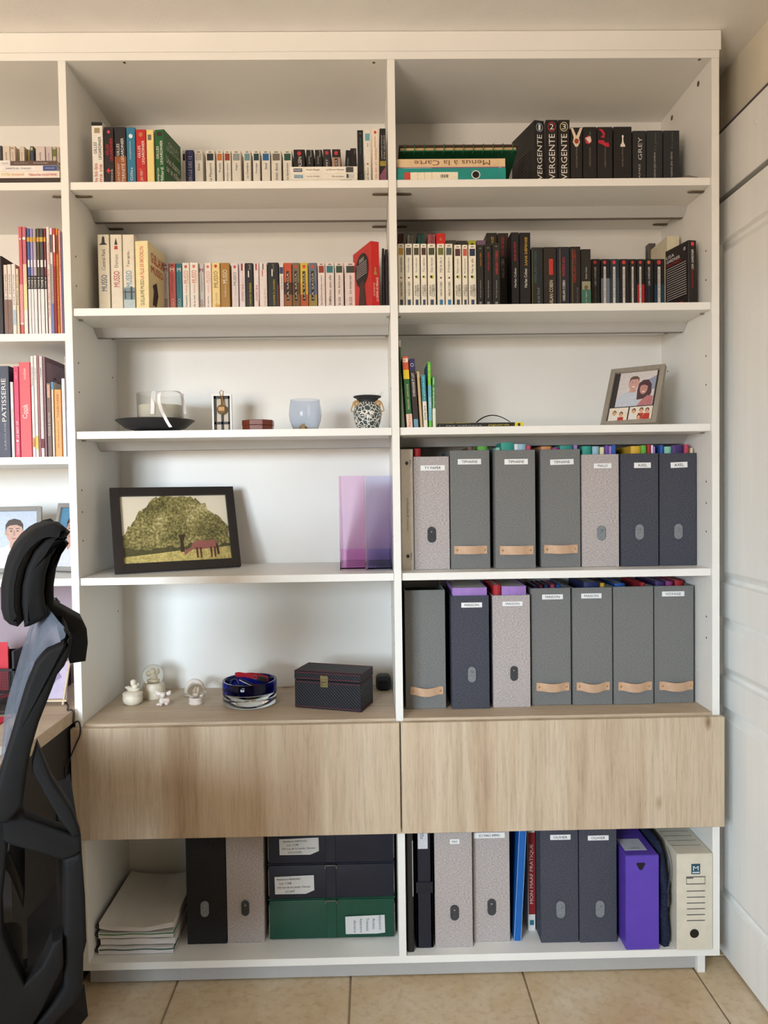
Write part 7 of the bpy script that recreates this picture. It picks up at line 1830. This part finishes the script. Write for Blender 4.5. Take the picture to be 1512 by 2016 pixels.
ep = spl([c3(*q) for q in edge], 10); fp = spl([c3(*q) for q in fore], 10)
bms = [bmesh.new(), bmesh.new()]
for i in range(len(ep) - 1):
    n = 12
    for half in (0, 1):
        bm = bms[half]; prev = None
        t0, t1 = (0.0, 0.42) if half == 0 else (0.42, 1.0)
        for k in range(n + 1):
            f = k / n; y = (0.018 + 0.42 * f) * YS
            s_ = math.sin(math.pi * f) ** 0.55 if 0 < f < 1 else 0.0
            P_ = ep[i].lerp(fp[i], s_); Q_ = ep[i + 1].lerp(fp[i + 1], s_)
            a = P_.lerp(Q_, t0); b = P_.lerp(Q_, t1)
            off_ = 0.0012 * half
            va = bm.verts.new((a.x + off_, y, a.z)); vb = bm.verts.new((b.x + off_, y, b.z))
            if prev: bm.faces.new((prev[0], va, vb, prev[1]))
            prev = (va, vb)
for bm, c in zip(bms, ((128, 142, 160), (34, 42, 60))):
    ms = link('back_mesh', bm_done(bm), mat(c, 0.6, var=0.1), ch)
    ms['kind'] = 'stuff'
strut = [(240, 215), (330, 430), (470, 650), (522, 800), (470, 815), (385, 705), (300, 560), (205, 390), (205, 330)]
cpoly('rear_strut', strut, A2, SC2, 0.01, 0.04, CHB, 0.005)
cpoly('rear_strut', strut, A2, SC2, 0.40, 0.04, CHB, 0.005)
cross = [(0, 560), (60, 590), (150, 640), (165, 685), (470, 800), (522, 800), (528, 900), (490, 935), (400, 965), (60, 865), (0, 840)]
cpoly('cross_arm', cross, A2, SC2, 0.02, 0.04, CHB, 0.006)
cpoly('cross_arm', cross, A2, SC2, 0.39, 0.04, CHB, 0.006)
col_ = [(402, 960), (490, 930), (526, 880), (550, 1200), (560, 1500), (540, 1580), (535, 1800), (500, 1870), (360, 2016), (300, 2080), (180, 2080), (270, 1980), (340, 1900), (410, 1790), (412, 1440), (416, 1020)]
cpoly('rear_column', col_, A2, SC2, 0.03, 0.39, CHB, 0.008)
low = [(-60, 560), (0, 540), (40, 740), (50, 880), (12, 1250), (22, 1450), (90, 1620), (160, 1770), (270, 1650), (340, 1500), (405, 1470), (412, 1650), (275, 1930), (180, 2080), (-60, 2080)]
cpoly('lower_frame', low, A2, SC2, 0.02, 0.05, CHB, 0.006)
cpoly('lower_frame', low, A2, SC2, 0.38, 0.05, CHB, 0.006)
lum = [(60, 900), (120, 1040), (160, 1160), (150, 1280), (110, 1180), (60, 1060), (20, 1010), (30, 920)]
cpoly('lumbar_pad', lum, A2, SC2, 0.08, 0.30, CHD, 0.004)
# seat, lift and base below the frame
sx_ = cpx(0, 2016)[0]
yc = 0.225 * YS
link('seat', mbox(sx_ - 0.44, sx_ + 0.03, yc - 0.24, yc + 0.24, 0.415, 0.475, 0.025, 4), CHF, ch)
link('seat_pan', mbox(sx_ - 0.38, sx_ + 0.06, yc - 0.18, yc + 0.18, 0.385, 0.414, 0.008, 2), CHB, ch)
link('back_mount', mprism([(sx_ - 0.2, 0.36), (sx_ + 0.10, 0.36), (sx_ + 0.14, 0.40), (sx_ + 0.10, 0.44), (sx_ + 0.06, 0.384), (sx_ - 0.2, 0.384)], 'Y', yc - 0.05, yc + 0.05), CHB, ch)
link('gas_lift', mlathe([(0, 0.10), (0.028, 0.10), (0.028, 0.24), (0.016, 0.245), (0.016, 0.38), (0, 0.38)], 20), CHB, ch, (sx_ - 0.20, yc, 0))
for k in range(5):
    a = 2 * math.pi * k / 5 + 0.3
    e = (sx_ - 0.20 + 0.30 * math.cos(a), yc + 0.30 * math.sin(a))
    lg_ = link('base_arm', mtube([(sx_ - 0.20, yc, 0.115), (sx_ - 0.20 + 0.15 * math.cos(a), yc + 0.15 * math.sin(a), 0.10), (e[0], e[1], 0.075)], [0.03, 0.024, 0.018], 10), CHB, ch)
    link('caster', mlathe([(0, -0.012), (0.026, -0.012), (0.028, -0.008), (0.028, 0.008), (0.026, 0.012), (0, 0.012)], 20), CHD, lg_, (e[0], e[1], 0.0285), (math.pi / 2, 0, a))
